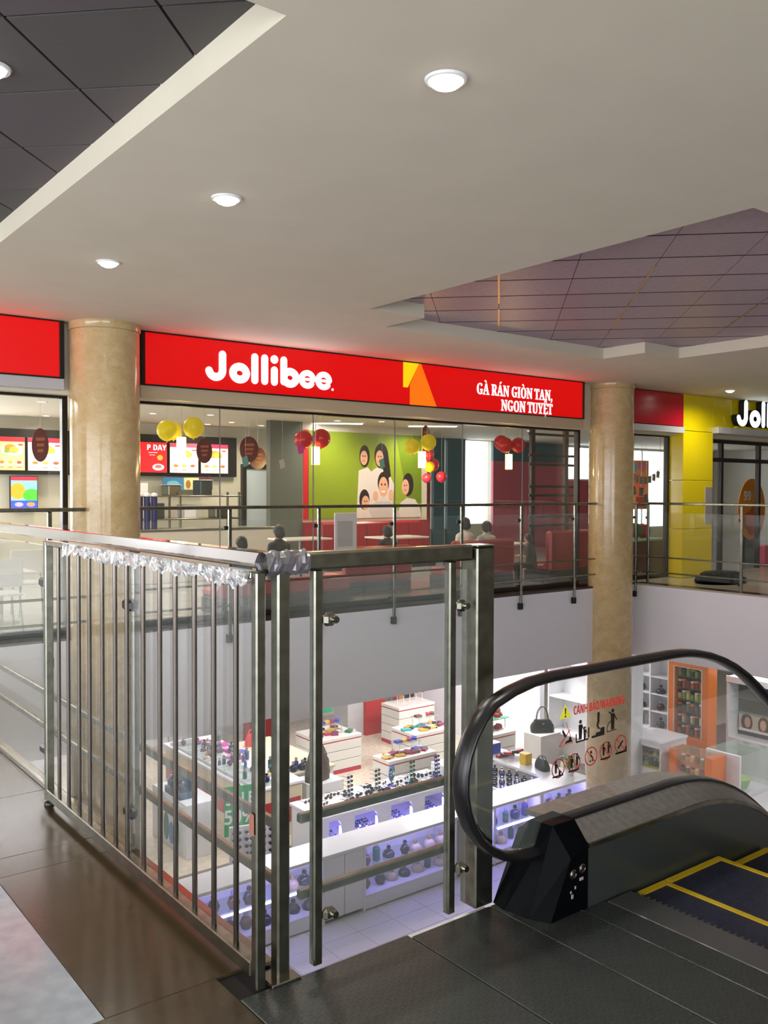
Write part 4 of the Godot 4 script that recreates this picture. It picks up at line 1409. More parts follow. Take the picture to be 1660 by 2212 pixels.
func dangler(x: float, y: float, z: float, rx: float, ry: float, label: String) -> void:
	var t := thing("hanging_placard", label, "sign", Vector3(x, y, z), 0.25, "oval placards on threads")
	var st := begin()
	disc2(st, Vector2.ZERO, rx, 0.008, 24, ry)
	part(t, "placard", st.commit(), mat("placard_maroon", rgb(104, 22, 22), 0.35))
	var p := begin()
	for k in 3:
		prism(p, PackedVector2Array([Vector2(-rx * (0.5 - 0.08 * k), ry * (0.42 - 0.34 * k)), Vector2(rx * (0.55 - 0.1 * k), ry * (0.46 - 0.34 * k)), Vector2(rx * (0.5 - 0.1 * k), ry * (0.26 - 0.34 * k)), Vector2(-rx * (0.52 - 0.08 * k), ry * (0.24 - 0.34 * k))]), Vector3.ZERO, Vector3.RIGHT, Vector3.UP, Vector3.BACK, 0.008, 0.0095)
	part(t, "print", p.commit(), mat("placard_print", rgb(182, 92, 56), 0.5))
	part(t, "thread", tube_mesh([Vector3(0, ry, 0.004), Vector3(0, 2.95 - y, 0.004)], 0.002, 6), M.off_white)

func tag_card(x: float, y: float, z: float, w: float, h: float, m: Material, label: String) -> void:
	var t := thing("hanging_card", label, "decoration", Vector3(x, y, z), 0.3, "small cards on threads")
	part(t, "card", cb(Vector3(w, h, 0.004), 0.001), m, Vector3.ZERO, Vector3(0, 0, 0.3))
	part(t, "thread", tube_mesh([Vector3(0, h / 2, 0), Vector3(0, 2.95 - y, 0)], 0.0015, 6), M.off_white)

func menu_board(label: String, x0: float, x1: float, y0: float, y1: float, z: float, t: Texture2D, key: String) -> Node3D:
	var o := thing("menu_board", label, "sign", Vector3((x0 + x1) / 2, (y0 + y1) / 2, z), 0.0, "lit menu boards")
	part(o, "housing", cb(Vector3(x1 - x0, y1 - y0, 0.06), 0.004), M.black_matt, Vector3(0, 0, -0.032))
	print_board(o, "screen", x1 - x0 - 0.03, y1 - y0 - 0.03, printed(key, t, 0.4, 1.25), Vector3(0, 0, -0.001), 0.0, 0.006)
	return o

func food_print(seed_value: int, head: Color, body: Color) -> ImageTexture:
	var r := RandomNumberGenerator.new()
	r.seed = seed_value
	var c := [["r", 0.0, 0.0, 1.0, 0.14, head], ["e", 0.55, 0.38, 0.36, 0.17, rgb(250, 246, 238)], ["e", 0.5, 0.34, 0.22, 0.13, rgb(206, 122, 44)], ["e", 0.62, 0.38, 0.17, 0.1, rgb(226, 158, 60)], ["e", 0.36, 0.43, 0.09, 0.05, rgb(96, 150, 50)], ["r", 0.78, 0.2, 0.16, 0.05, rgb(214, 60, 50)]]
	for i in 3:
		c.append(["e", 0.2 + 0.3 * i, 0.78, 0.12, 0.07, rgb(250, 244, 236)])
		c.append(["e", 0.2 + 0.3 * i, 0.76, 0.09, 0.05, [rgb(200, 110, 50), rgb(220, 150, 70), rgb(180, 80, 50)][i]])
		c.append(["r", 0.12 + 0.3 * i, 0.9, 0.16, 0.02, rgb(180, 60, 60)])
	for i in 7:
		c.append(["r", r.randf() * 0.8, 0.17 + r.randf() * 0.35, 0.05 + r.randf() * 0.1, 0.015, [rgb(200, 60, 50), rgb(70, 50, 120), rgb(120, 80, 60)][i % 3]])
	return paint(160, 160, body, c)

func build_store() -> void:
	# back of the kitchen
	slab("wall_menu_bulkhead", 3.5, 9.4, -17.5, -17.38, 1.87, 2.72, M.dark_frame)
	menu_board("lit menu board with red header beside the burger board", 4.4, 4.94, 1.93, 2.57, -17.3, food_print(1, rgb(208, 30, 40), rgb(244, 190, 120)), "menu_a")
	menu_board("lit menu board showing a white plate of food", 4.97, 5.64, 1.93, 2.57, -17.3, food_print(2, rgb(200, 30, 50), rgb(240, 236, 230)), "menu_b")
	var day := menu_board("lit red menu board lettered in white capitals", 7.1, 7.76, 1.93, 2.57, -17.3, paint(128, 128, rgb(206, 22, 30), [["e", 0.7, 0.82, 0.2, 0.11, rgb(248, 240, 236)], ["e", 0.7, 0.8, 0.12, 0.06, rgb(214, 90, 90)], ["e", 0.76, 0.5, 0.1, 0.09, rgb(240, 150, 40)], ["r", 0.38, 0.33, 0.3, 0.03, rgb(246, 220, 210)], ["r", 0.4, 0.42, 0.2, 0.02, rgb(246, 220, 210)]]), "menu_c")
	letters(day, "heading", "P DAY", 0.11, Vector3(0.09, 0.2, 0.008), 0.0, M.sign_white, 0.004)
	menu_board("lit menu board with a burger behind the yellow balloons", 7.8, 8.46, 1.93, 2.57, -17.3, food_print(3, rgb(214, 60, 80), rgb(248, 236, 200)), "menu_d")
	menu_board("lit menu board with a chicken meal next to the doorway", 8.5, 9.16, 1.93, 2.57, -17.3, food_print(4, rgb(206, 40, 70), rgb(246, 226, 190)), "menu_e")
	menu_board("small lit poster with orange and green fields over blue tiles", 4.66, 5.16, 1.22, 1.84, -17.3, paint(96, 128, rgb(120, 190, 230), [["r", 0.0, 0.0, 1.0, 0.12, rgb(220, 40, 60)], ["e", 0.25, 0.45, 0.3, 0.26, rgb(240, 150, 40)], ["e", 0.78, 0.58, 0.34, 0.2, rgb(70, 170, 50)], ["r", 0.0, 0.75, 1.0, 0.25, rgb(50, 80, 190)], ["e", 0.3, 0.87, 0.16, 0.07, rgb(220, 150, 210)], ["e", 0.75, 0.87, 0.16, 0.07, rgb(230, 130, 90)]]), "menu_f")
	var ban := thing("counter_banner", "narrow banner in blue, cream and maroon under the menu boards", "sign", Vector3(8.21, 1.72, -17.3))
	print_board(ban, "banner_print", 1.13, 0.25, printed("banner", paint(192, 48, rgb(60, 130, 180), [["e", 0.2, 0.5, 0.12, 0.25, rgb(120, 190, 220)], ["r", 0.42, 0.0, 0.3, 1.0, rgb(214, 214, 150)], ["e", 0.5, 0.55, 0.05, 0.35, rgb(170, 110, 60)], ["r", 0.72, 0.0, 0.28, 1.0, rgb(96, 34, 46)], ["e", 0.86, 0.5, 0.06, 0.3, rgb(180, 120, 120)]]), 0.5), Vector3.ZERO)
	for q in [-0.5, 0.5]:
		part(ban, "hanger", tube_mesh([Vector3(q, 0.125, 0.01), Vector3(q, 0.16, 0.01), Vector3(q, 0.18, -0.08)], 0.004, 6), M.steel)
	# kitchen counter and what stands on it
	var kc := thing("service_counter", "white fronted service counter in the restaurant kitchen", "counter", Vector3(7.3, 0, -14.6))
	part(kc, "front", cb2(Vector3(-1.6, 0.0, -0.3), Vector3(1.25, 0.88, 0.3), 0.01), M.off_white)
	part(kc, "worktop", cb2(Vector3(-1.62, 0.88, -0.32), Vector3(1.27, 0.92, 0.32), 0.008), M.steel)
	var back := thing("kitchen_shelving", "stainless kitchen shelving behind the service counter", "shelf", Vector3(7.6, 0, -16.6))
	for x in [-1.3, 0.0, 1.3]:
		for z in [-0.25, 0.25]:
			part(back, "upright", cb2(Vector3(x - 0.02, 0, z - 0.02), Vector3(x + 0.02, 1.55, z + 0.02)), M.steel)
	for y in [0.5, 1.0, 1.45]:
		part(back, "shelf_board", cb2(Vector3(-1.35, y, -0.28), Vector3(1.35, y + 0.03, 0.28)), M.steel)
	for i in 7:
		var bxm := thing("kitchen_container", "grey steel container on the kitchen shelving", "container", Vector3(6.5 + i * 0.34, 1.03 if i % 2 == 0 else 1.48, -16.6), 0.0, "kitchen containers")
		part(bxm, "tub", cb2(Vector3(-0.13, 0, -0.18), Vector3(0.13, 0.2 + 0.05 * (i % 3), 0.18), 0.015), [M.steel, M.white_gloss, M.dark_skirt][i % 3])
		part(bxm, "lid", cb2(Vector3(-0.14, 0.2 + 0.05 * (i % 3), -0.19), Vector3(0.14, 0.215 + 0.05 * (i % 3), 0.19), 0.004), M.grey_trim)
	for i in 3:
		var cup := thing("cup_tower", "tall stack of dark blue cups on the service counter", "cups", Vector3(6.0 + i * 0.13, 0.92, -14.5), 0.0, "stacked cups")
		part(cup, "cups", lathe_mesh([Vector2(0, 0), Vector2(0.05, 0), Vector2(0.055, 0.56), Vector2(0, 0.56)], 16), mat("navy_cup", rgb(30, 28, 96), 0.4))
		part(cup, "lid", lathe_mesh([Vector2(0, 0.56), Vector2(0.06, 0.56), Vector2(0.055, 0.6), Vector2(0.02, 0.62), Vector2(0, 0.62)], 16), M.white_gloss)
	var dr := struct_node("door_2")
	part(dr, "leaf", cb2(Vector3(9.66, 0, -17.48), Vector3(10.45, 2.06, -17.44)), mat("door_grey", rgb(188, 200, 204), 0.5))
	for x in [9.56, 10.45]:
		part(dr, "frame", cb2(Vector3(x, 0, -17.5), Vector3(x + 0.1, 2.16, -17.4)), M.dark_frame)
	part(dr, "frame", cb2(Vector3(9.66, 2.06, -17.5), Vector3(10.45, 2.16, -17.4)), M.dark_frame)
	slab("wall_partition_dark", 8.9, 9.64, -15.25, -15.1, 0.0, 2.95, mat("green_grey", rgb(92, 98, 88), 0.4))
	slab("wall_partition", 9.64, 12.9, -15.25, -15.1, 0.0, 2.95, M.cream_wall)
	# family poster (its cartoon figure is left out)
	var po := thing("wall_poster", "large green wall poster of a laughing family in pale shirts", "poster", Vector3(11.25, 1.9, -15.1))
	var hair := rgb(44, 32, 30)
	var sk := rgb(222, 166, 136)
	var wh := rgb(216, 204, 196)
	var pc := [["p", [[0, 0], [0.6, 0], [0.45, 1], [0, 1]], rgb(130, 148, 32)], ["p", [[0.75, 0], [1, 0], [1, 1], [0.9, 1]], rgb(108, 130, 28)],
		["p", [[0.42, 0.44], [0.5, 0.4], [0.56, 0.5], [0.56, 1], [0.4, 1]], wh], ["e", 0.47, 0.27, 0.045, 0.13, hair], ["e", 0.465, 0.29, 0.032, 0.085, sk],
		["p", [[0.5, 0.48], [0.58, 0.4], [0.68, 0.44], [0.74, 0.6], [0.72, 1], [0.5, 1]], wh], ["e", 0.62, 0.26, 0.062, 0.15, hair], ["p", [[0.6, 0.2], [0.68, 0.2], [0.71, 0.5], [0.66, 0.56]], hair], ["e", 0.605, 0.29, 0.036, 0.095, sk],
		["p", [[0.8, 0.82], [0.86, 0.76], [0.94, 0.78], [0.99, 0.9], [1, 1], [0.77, 1]], wh], ["e", 0.87, 0.6, 0.052, 0.14, hair], ["e", 0.845, 0.63, 0.035, 0.095, sk],
		["p", [[0.5, 0.92], [0.58, 0.8], [0.7, 0.8], [0.78, 0.92], [0.8, 1], [0.48, 1]], rgb(196, 186, 182)], ["e", 0.64, 0.58, 0.052, 0.13, hair], ["e", 0.64, 0.63, 0.042, 0.12, sk], ["e", 0.625, 0.6, 0.007, 0.012, hair], ["e", 0.655, 0.6, 0.007, 0.012, hair], ["r", 0.622, 0.68, 0.036, 0.018, rgb(250, 246, 242)], ["e", 0.57, 0.74, 0.024, 0.06, sk], ["e", 0.71, 0.73, 0.022, 0.07, sk],
		["e", 0.47, 0.78, 0.045, 0.12, hair], ["e", 0.48, 0.82, 0.034, 0.085, sk], ["p", [[0.42, 1], [0.45, 0.91], [0.51, 0.91], [0.54, 1]], wh]]
	for f in [[0.465, 0.29, 0.7], [0.605, 0.29, 0.8], [0.845, 0.63, 0.75], [0.48, 0.82, 0.7]]:
		for q in [-1.0, 1.0]:
			pc.append(["e", f[0] + q * 0.014 * f[2], f[1] - 0.02, 0.005, 0.009, hair])
		pc.append(["r", f[0] - 0.012, f[1] + 0.045 * f[2], 0.024, 0.012, rgb(196, 90, 86)])
		pc.append(["r", f[0] - 0.003, f[1] + 0.005, 0.006, 0.022, rgb(198, 140, 112)])
	print_board(po, "poster_print", 2.95, 1.78, printed("family_poster", paint(640, 386, rgb(142, 162, 42), pc), 0.35), Vector3.ZERO)
	part(po, "edge_strip", cb2(Vector3(-1.6, -0.9, 0.0), Vector3(-1.48, 0.9, 0.02)), M.red_paint)
	slab("wall_red_dado", 9.64, 12.9, -15.1, -15.02, 0.0, 0.95, M.red_vinyl)
	# far end: teal piers, pink wall
	slab("wall_teal_pier", 15.1, 15.46, -17.5, -17.4, 0.0, 2.95, M.teal_column)
	slab("wall_teal_pier", 15.58, 16.2, -17.5, -17.4, 0.0, 2.95, M.teal_column)
	slab("wall_maroon_pier", 14.2, 14.98, -17.5, -17.4, 0.0, 2.95, M.red_vinyl)
	slab("wall_pink", 17.25, 20.3, -17.5, -17.42, 0.0, 2.4, M.pink_wall)
	slab("wall_grey_header", 17.25, 20.3, -17.5, -17.42, 2.4, 2.95, M.teal_column)
	slab("wall_party", 20.3, 23.2, -17.5, -17.42, 0.0, 1.9, M.pink_wall)
	# unseen bright end of the restaurant, placed to whiten the left rail and floor
	slab("wall_store_unseen", -3.2, -3.0, -17.4, -10.1, 0.0, 2.95, M.white_paint)  # unseen white wall, set here to brighten this end
	var lw := thing("unseen_lit_wall", "unseen white glowing wall at the left end of the restaurant lighting the rail", "display", Vector3(1.8, 0, -17.35))
	part(lw, "lamp_face", cb2(Vector3(-2.4, 0.9, 0), Vector3(2.4, 2.7, 0.05), 0.005), glow("unseen_wall_glow", rgb(250, 252, 255), 5.0))  # out of view, glows so that the near rail mirrors white
	part(lw, "base", cb2(Vector3(-2.4, 0.0, 0), Vector3(2.4, 0.9, 0.3), 0.01), M.white_gloss)
	for p in [[-0.6, -12.4], [1.6, -14.6]]:  # unseen panels, placed for the glare on the gallery floor
		var lp := thing("unseen_store_panel", "large unseen light panel in the restaurant ceiling lighting the gallery floor", "ceiling light", Vector3(p[0], 2.95, p[1]), 0.0, "unseen restaurant light panels")
		part(lp, "frame", cb2(Vector3(-0.85, -0.02, -0.85), Vector3(0.85, -0.002, 0.85), 0.004), M.white_gloss)
		part(lp, "lamp_diffuser", cb2(Vector3(-0.8, -0.03, -0.8), Vector3(0.8, -0.02, 0.8), 0.002), glow("unseen_store_glow", rgb(255, 252, 246), 4.0))
		area(Vector3(p[0], 2.9, p[1]), Vector2(1.6, 1.6), 9.0, rgb(250, 250, 255), Vector3(-PI / 2, 0, 0), "unseen_panel_light")
	# slatted screen
	var sc := thing("slat_screen", "dark timber screen of horizontal slats by the column", "screen", Vector3(0, 0, -11.2))
	for x in [12.02, 12.93]:
		part(sc, "upright", cb2(Vector3(x, 0.0, -0.03), Vector3(x + 0.11, 2.95, 0.03), 0.006), M.dark_stone)
	for y in [2.6, 2.22, 2.05, 1.65, 1.49, 1.1, 0.94]:
		part(sc, "slat", cb2(Vector3(11.94, y, 0.03), Vector3(13.25, y + 0.045, 0.06), 0.004), M.dark_stone)
	# seating
	sofa("low red vinyl booth sofa backing on to the glass near the kitchen counter", Vector3(6.3, 0, -10.5), 0.0, 2.0, 0.42)
	sofa("red vinyl booth sofa below the family poster", Vector3(8.35, 0, -11.2), 0.0, 1.3, 0.74)
	sofa("red vinyl booth sofa behind the two seated guests", Vector3(10.4, 0, -11.0), 0.0, 1.4, 0.78)
	sofa("high backed red vinyl booth sofa beside the slatted screen", Vector3(12.35, 0, -10.75), 0.0, 1.3, 0.9)
	sofa("red vinyl booth sofa along the red dado under the poster", Vector3(11.2, 0, -14.6), PI, 2.6, 0.95)
	table_at("white topped restaurant table beside the white notice board", Vector3(8.0, 0, -12.6), 0.9, 0.6, 0.8)
	table_at("white topped restaurant table between the two middle booth sofas", Vector3(9.9, 0, -12.4), 1.0, 0.6, 0.78)
	table_at("white topped restaurant table in front of the slatted screen", Vector3(12.0, 0, -11.75), 0.9, 0.5, 0.62)
	table_at("white topped restaurant table on the left side of the marble column", Vector3(2.9, 0, -11.2), 0.7, 0.6, 0.62)
	for p in [[2.75, -10.65, 0.0], [2.2, -11.3, 1.57], [3.4, -11.7, PI]]:
		var ch := thing("white_chair", "white moulded chair at the table left of the marble column", "chair", Vector3(p[0], 0, p[1]), p[2], "white moulded chairs")
		part(ch, "seat", cb2(Vector3(-0.21, 0.4, -0.2), Vector3(0.21, 0.43, 0.2), 0.014), M.white_gloss)
		part(ch, "backrest", cb2(Vector3(-0.2, 0.5, 0.18), Vector3(0.2, 0.82, 0.205), 0.012), M.white_gloss)
		for sx in [-1, 1]:
			for sz in [-1, 1]:
				part(ch, "leg", tube_mesh([Vector3(0.17 * sx, 0.4, 0.16 * sz), Vector3(0.2 * sx, 0.0, 0.19 * sz)], 0.011, 8), M.steel)
			part(ch, "back_support", tube_mesh([Vector3(0.17 * sx, 0.41, 0.18), Vector3(0.17 * sx, 0.55, 0.192)], 0.01, 8), M.steel)
	var nb := thing("notice_board", "white rounded notice board on a thin stand behind the shop glass", "sign", Vector3(7.5, 0, -10.6))
	part(nb, "board", cb2(Vector3(-0.2, 0.66, 0), Vector3(0.2, 1.27, 0.02), 0.009), M.white_gloss)
	part(nb, "printed_notes", cb2(Vector3(-0.15, 0.78, 0.02), Vector3(0.12, 1.15, 0.023), 0.001), M.grey_trim)
	part(nb, "stem", tube_mesh([Vector3(0, 0.02, 0.01), Vector3(0, 0.68, 0.01)], 0.012, 8), M.steel)
	part(nb, "foot", lathe_mesh([Vector2(0, 0), Vector2(0.16, 0), Vector2(0.15, 0.02), Vector2(0, 0.025)], 20), M.steel)
	# guests
	person("person in black with dark hair seated with back to the glass", Vector3(6.75, 0, -11.2), 0.15, 0.8, rgb(24, 24, 28), rgb(40, 42, 60))
	person("person in white shirt seated on the sofa before the bright window", Vector3(10.22, 0, -10.98), 0.1, 0.84, rgb(216, 218, 216), rgb(60, 60, 80))
	person("person in pale top seated shoulder to shoulder with a guest in white", Vector3(10.72, 0, -10.98), -0.1, 0.79, rgb(190, 200, 196), rgb(50, 50, 60))
	person("person in dark patterned clothes leaning at the sofa end", Vector3(11.42, 0, -10.6), 0.5, 0.63, rgb(70, 74, 66), rgb(50, 48, 50), 0.1)
	person("person in dark top sitting under the family poster", Vector3(8.75, 0, -11.2), 0.0, 0.76, rgb(42, 34, 36), rgb(40, 40, 50))
	person("person in blue top seated low by the kitchen end of the glass", Vector3(5.75, 0, -10.5), 0.3, 0.72, rgb(70, 110, 150), rgb(40, 40, 48))
	# lamps with balloons
	var yl := mat("balloon_yellow", rgb(236, 226, 20), 0.25)
	var rd := mat("balloon_red", rgb(196, 20, 28), 0.25)
	for bm in [yl, rd]:
		bm.backlight_enabled = true
		bm.backlight = bm.albedo_color
	var pk := mat("balloon_pink", rgb(214, 50, 84), 0.25)
	pendant(5.13, 2.16, -11.0, "glowing cylinder pendant under the yellow balloons near the menu boards")
	pendant(7.25, 2.1, -11.0, "glowing cylinder pendant under red balloons left of the family poster")
	pendant(9.29, 2.09, -11.0, "glowing cylinder pendant under yellow balloons right of the family poster")
	pendant(11.27, 2.1, -11.0, "glowing cylinder pendant under red balloons near the slatted screen")
	for b in [[4.95, 2.37, -11.05, 0.135], [5.28, 2.42, -10.95, 0.14], [5.11, 2.38, -11.2, 0.12]]:
		balloon(Vector3(b[0], b[1], b[2]), b[3], yl, "yellow balloon at the pendant lamp near the menu boards", "yellow balloons near the menu boards")
	for b in [[9.1, 2.29, -11.02, 0.125], [9.38, 2.37, -10.95, 0.13]]:
		balloon(Vector3(b[0], b[1], b[2]), b[3], yl, "yellow balloon at the pendant lamp right of the family poster", "yellow balloons beside the poster")
	for b in [[7.02, 2.32, -10.97, 0.135], [7.38, 2.36, -11.05, 0.14]]:
		balloon(Vector3(b[0], b[1], b[2]), b[3], rd, "red balloon at the pendant lamp left of the family poster", "red balloons beside the poster")
	for b in [[11.1, 2.38, -10.92, 0.13], [11.4, 2.39, -10.9, 0.13], [11.28, 2.44, -11.2, 0.13]]:
		balloon(Vector3(b[0], b[1], b[2]), b[3], rd, "red balloon at the pendant lamp near the slatted screen", "red balloons near the screen")
	for b in [[9.62, 2.2, -11.25, 0.11, 0], [9.76, 2.02, -11.28, 0.11, 0], [9.54, 1.98, -11.1, 0.085, 1], [9.8, 1.82, -11.1, 0.09, 0], [9.58, 1.8, -11.22, 0.08, 0]]:
		balloon(Vector3(b[0], b[1], b[2]), b[3], yl if b[4] == 1 else pk, "small yellow balloon in the pink bunch" if b[4] == 1 else "pink balloon of the hanging bunch beside the teal pier", "bunch of pink balloons")
	dangler(5.36, 2.11, -10.8, 0.135, 0.165, "maroon oval placard hanging in front of the burger menu board")
	dangler(6.03, 2.15, -10.8, 0.175, 0.175, "wide maroon oval placard hanging between the menu boards and the doorway")
	dangler(6.45, 2.05, -11.3, 0.17, 0.16, "maroon oval placard half hidden behind the wide one")
	dangler(3.28, 2.12, -10.9, 0.11, 0.2, "narrow maroon oval placard left of the marble column")
	dangler(9.62, 2.5, -11.3, 0.12, 0.17, "maroon oval placard above the pink balloons")
	tag_card(5.92, 1.98, -10.7, 0.11, 0.13, mat("card_teal", rgb(96, 176, 182), 0.5), "teal paper card hanging left of the doorway")
	tag_card(6.5, 1.96, -10.7, 0.1, 0.12, mat("card_cream", rgb(222, 208, 196), 0.5), "cream paper card hanging before the doorway")
	tag_card(6.8, 2.17, -10.7, 0.12, 0.12, mat("card_pink", rgb(226, 40, 170), 0.5), "bright pink paper card hanging before the dark partition")
	tag_card(8.25, 2.0, -10.7, 0.12, 0.14, mat("card_mint", rgb(110, 196, 186), 0.5), "mint paper card hanging before the family poster")
	# downlights
	var n := 0
	for p in [[4.32, -14.25], [5.2, -16.9], [6.52, -15.14], [7.45, -14.75], [8.47, -16.9], [9.51, -16.5], [8.59, -16.09], [10.0, -14.4], [10.78, -14.0], [12.28, -14.6], [12.36, -12.9], [7.0, -12.3], [5.0, -11.9], [15.0, -14.0], [2.0, -12.5], [17.6, -12.2]]:
		n += 1
		var t := thing("store_downlight", "round recessed downlight in the restaurant ceiling", "ceiling light", Vector3(p[0], 2.95, p[1]), 0.0, "restaurant downlights")
		part(t, "trim_ring", lathe_mesh([Vector2(0.062, -0.006), Vector2(0.085, -0.006), Vector2(0.09, 0.0), Vector2(0.062, 0.0)], 20), M.white_gloss)
		part(t, "lamp_disc", lathe_mesh([Vector2(0, -0.004), Vector2(0.06, -0.004), Vector2(0.06, 0.0)], 20), M.lamp_white)
		spot(Vector3(p[0], 2.93, p[1]), 2.4, rgb(255, 244, 222), 0.06, 80.0)
	for p in [[10.25, -14.75, "long light trough in the restaurant ceiling left of the poster lamps"], [12.2, -14.1, "long light trough in the restaurant ceiling before the teal piers"]]:
		var lt := thing("light_trough", p[2], "ceiling light", Vector3(p[0], 2.95, p[1]), -0.6)
		part(lt, "housing", cb2(Vector3(-0.55, -0.025, -0.14), Vector3(0.55, -0.002, 0.14), 0.004), M.white_gloss)
		part(lt, "lamp_diffuser", cb2(Vector3(-0.5, -0.032, -0.1), Vector3(0.5, -0.025, 0.1), 0.002), M.lamp_white)
		area(Vector3(p[0], 2.9, p[1]), Vector2(1.0, 0.2), 0.6, rgb(255, 250, 240), Vector3(-PI / 2, 0, 0), "trough_light")
	# party corner on the right
	var bu := thing("flag_bunting", "string of dark paper flags across the party corner", "decoration", Vector3(0, 0, -13.0))
	var bp := []
	for i in 9:
		var f := i / 8.0
		bp.append(Vector3(lerpf(17.2, 18.5, f), 2.12 - 0.2 * 4.0 * f * (1.0 - f), 0))
	part(bu, "string", tube_mesh(bp, 0.006, 6), M.black_matt)
	for q in [0, 8]:
		part(bu, "string", tube_mesh([bp[q], Vector3(bp[q].x, 2.95, 0)], 0.004, 6), M.black_matt)
	for i in range(0, 8):
		var c: Vector3 = (bp[i] + bp[i + 1]) / 2
		part(bu, "flag", cb(Vector3(0.12, 0.16, 0.006), 0.001), mat("flag_grey", rgb(66, 66, 62), 0.7), c + Vector3(0, -0.08, 0), Vector3(0, 0, 0.2 - 0.05 * i))
	for p in [[17.35, 1.72, 0.2], [17.62, 1.6, 0.4], [17.9, 1.58, -0.1], [17.5, 1.3, 0.1], [18.1, 1.42, 0.3]]:
		var k := thing("hanging_card", "dark paper card hanging in the party corner", "decoration", Vector3(p[0], p[1], -13.1), 0.0, "dark cards in the party corner")
		part(k, "card", cb(Vector3(0.15, 0.2, 0.005), 0.001), M.flag_grey, Vector3.ZERO, Vector3(0, 0, p[2]))
		part(k, "thread", tube_mesh([Vector3(0, 0.1, 0), Vector3(0, 2.95 - p[1], 0)], 0.003, 6), M.off_white)
	var pp := thing("party_poster", "orange, blue and red party poster behind the bunting", "poster", Vector3(18.4, 1.75, -13.6))
	print_board(pp, "poster_print", 0.9, 1.2, printed("party_print", paint(96, 128, rgb(236, 150, 70), [["e", 0.2, 0.15, 0.3, 0.14, rgb(110, 170, 214)], ["e", 0.7, 0.12, 0.2, 0.1, rgb(226, 110, 130)], ["e", 0.55, 0.5, 0.3, 0.25, rgb(240, 120, 60)], ["e", 0.15, 0.6, 0.16, 0.18, rgb(140, 180, 70)], ["r", 0.45, 0.75, 0.4, 0.2, rgb(190, 50, 50)]]), 0.5), Vector3.ZERO)
	part(pp, "stand", cb2(Vector3(-0.02, -1.75, -0.04), Vector3(0.02, 0.4, -0.005)), M.steel)
	var pt := thing("party_table", "table with pale green cloth in the party corner", "table", Vector3(15.2, 0, -11.2))
	part(pt, "table_top", cb2(Vector3(-0.6, 0.6, -0.35), Vector3(0.6, 0.64, 0.35), 0.01), mat("mint_cloth", rgb(170, 206, 184), 0.7))
	part(pt, "front_panel", cb2(Vector3(-0.58, 0.0, -0.33), Vector3(0.58, 0.6, 0.33), 0.01), mat("brown_skirt", rgb(92, 48, 36), 0.6))
	for b in [[14.9, 0.82, 0, rgb(224, 92, 60)], [15.2, 0.8, 1, rgb(70, 110, 70)], [15.45, 0.78, 2, rgb(180, 50, 44)]]:
		balloon(Vector3(b[0], b[1], -11.25), 0.15, mat("party_ball_%d" % b[2], b[3], 0.3), ["orange balloon resting on the pale green cloth", "dark green balloon resting on the pale green cloth", "brick red balloon resting on the pale green cloth"][b[2]], "balloons on the party table")
	# inside the doorway
	var sd := thing("round_standee", "round orange standee with white numerals inside the doorway", "sign", Vector3(18.6, 0, -10.7))
	var r := begin()
	disc2(r, Vector2(0, 1.2), 0.55, 0.02, 30, 0.68)
	part(sd, "disc", r.commit(), mat("standee_orange", rgb(236, 150, 34), 0.5))
	var fr := begin()
	for q in [[-0.15, 0.95, 0.2], [0.1, 1.05, 0.22], [-0.02, 0.8, 0.18], [0.2, 0.85, 0.16]]:
		disc2(fr, Vector2(q[0], q[1]), q[2], 0.024 + 0.002 * q[2], 16)
	part(sd, "printed_food", fr.commit(), mat("standee_food", rgb(196, 104, 26), 0.5))
	letters(sd, "numerals", "99", 0.2, Vector3(-0.2, 1.5, 0.026), 0.0, M.white_gloss, 0.004)
	part(sd, "stand", cb2(Vector3(-0.3, 0.0, -0.05), Vector3(0.3, 0.7, -0.002), 0.005), M.dark_frame)
	var pb := thing("pink_box", "pink box on the floor inside the doorway", "box", Vector3(18.2, 0, -10.2))
	part(pb, "carton", cb2(Vector3(-0.12, 0, -0.12), Vector3(0.12, 0.42, 0.12), 0.01), mat("pink_carton", rgb(206, 60, 104), 0.5))
	part(pb, "lid", cb2(Vector3(-0.125, 0.42, -0.125), Vector3(0.125, 0.45, 0.125), 0.006), mat("pink_lid", rgb(224, 96, 132), 0.5))
	var pl := thing("display_plinth", "low glossy black oval plinth on the walkway by the doorway", "plinth", Vector3(14.25, 0, -8.75))
	part(pl, "foot", lathe_mesh([Vector2(0, 0), Vector2(0.52, 0.0), Vector2(0.55, 0.03), Vector2(0.53, 0.09), Vector2(0.46, 0.12), Vector2(0, 0.12)], 32, 1.0, 0.7), M.black_plastic)
	part(pl, "top_slab", lathe_mesh([Vector2(0, 0.12), Vector2(0.44, 0.12), Vector2(0.43, 0.16), Vector2(0.36, 0.19), Vector2(0, 0.2)], 32, 1.0, 0.7), M.black_plastic)

# ---------------------------------------------------------------- goods
var protos := {}
const HUES := ["indigo", "plum", "slate blue", "crimson", "navy", "pale amber", "green", "dark violet"]
const TINTS := ["black", "violet", "brown", "blue grey"]

func hue_name(c: Color) -> String:
	if c.v < 0.22:
		return "black"
	if c.s < 0.2:
		return "white" if c.v > 0.7 else "grey"
	var h := c.h * 360.0
	if h < 18.0 or h > 340.0:
		return "red" if c.v > 0.6 else "dark red"
	if h < 45.0:
		return "orange" if c.v > 0.75 else "brown"
	if h < 70.0:
		return "yellow"
	if h < 165.0:
		return "green"
	if h < 200.0:
		return "teal"
	if h < 255.0:
		return "blue"
	return "violet" if h < 300.0 else "pink"

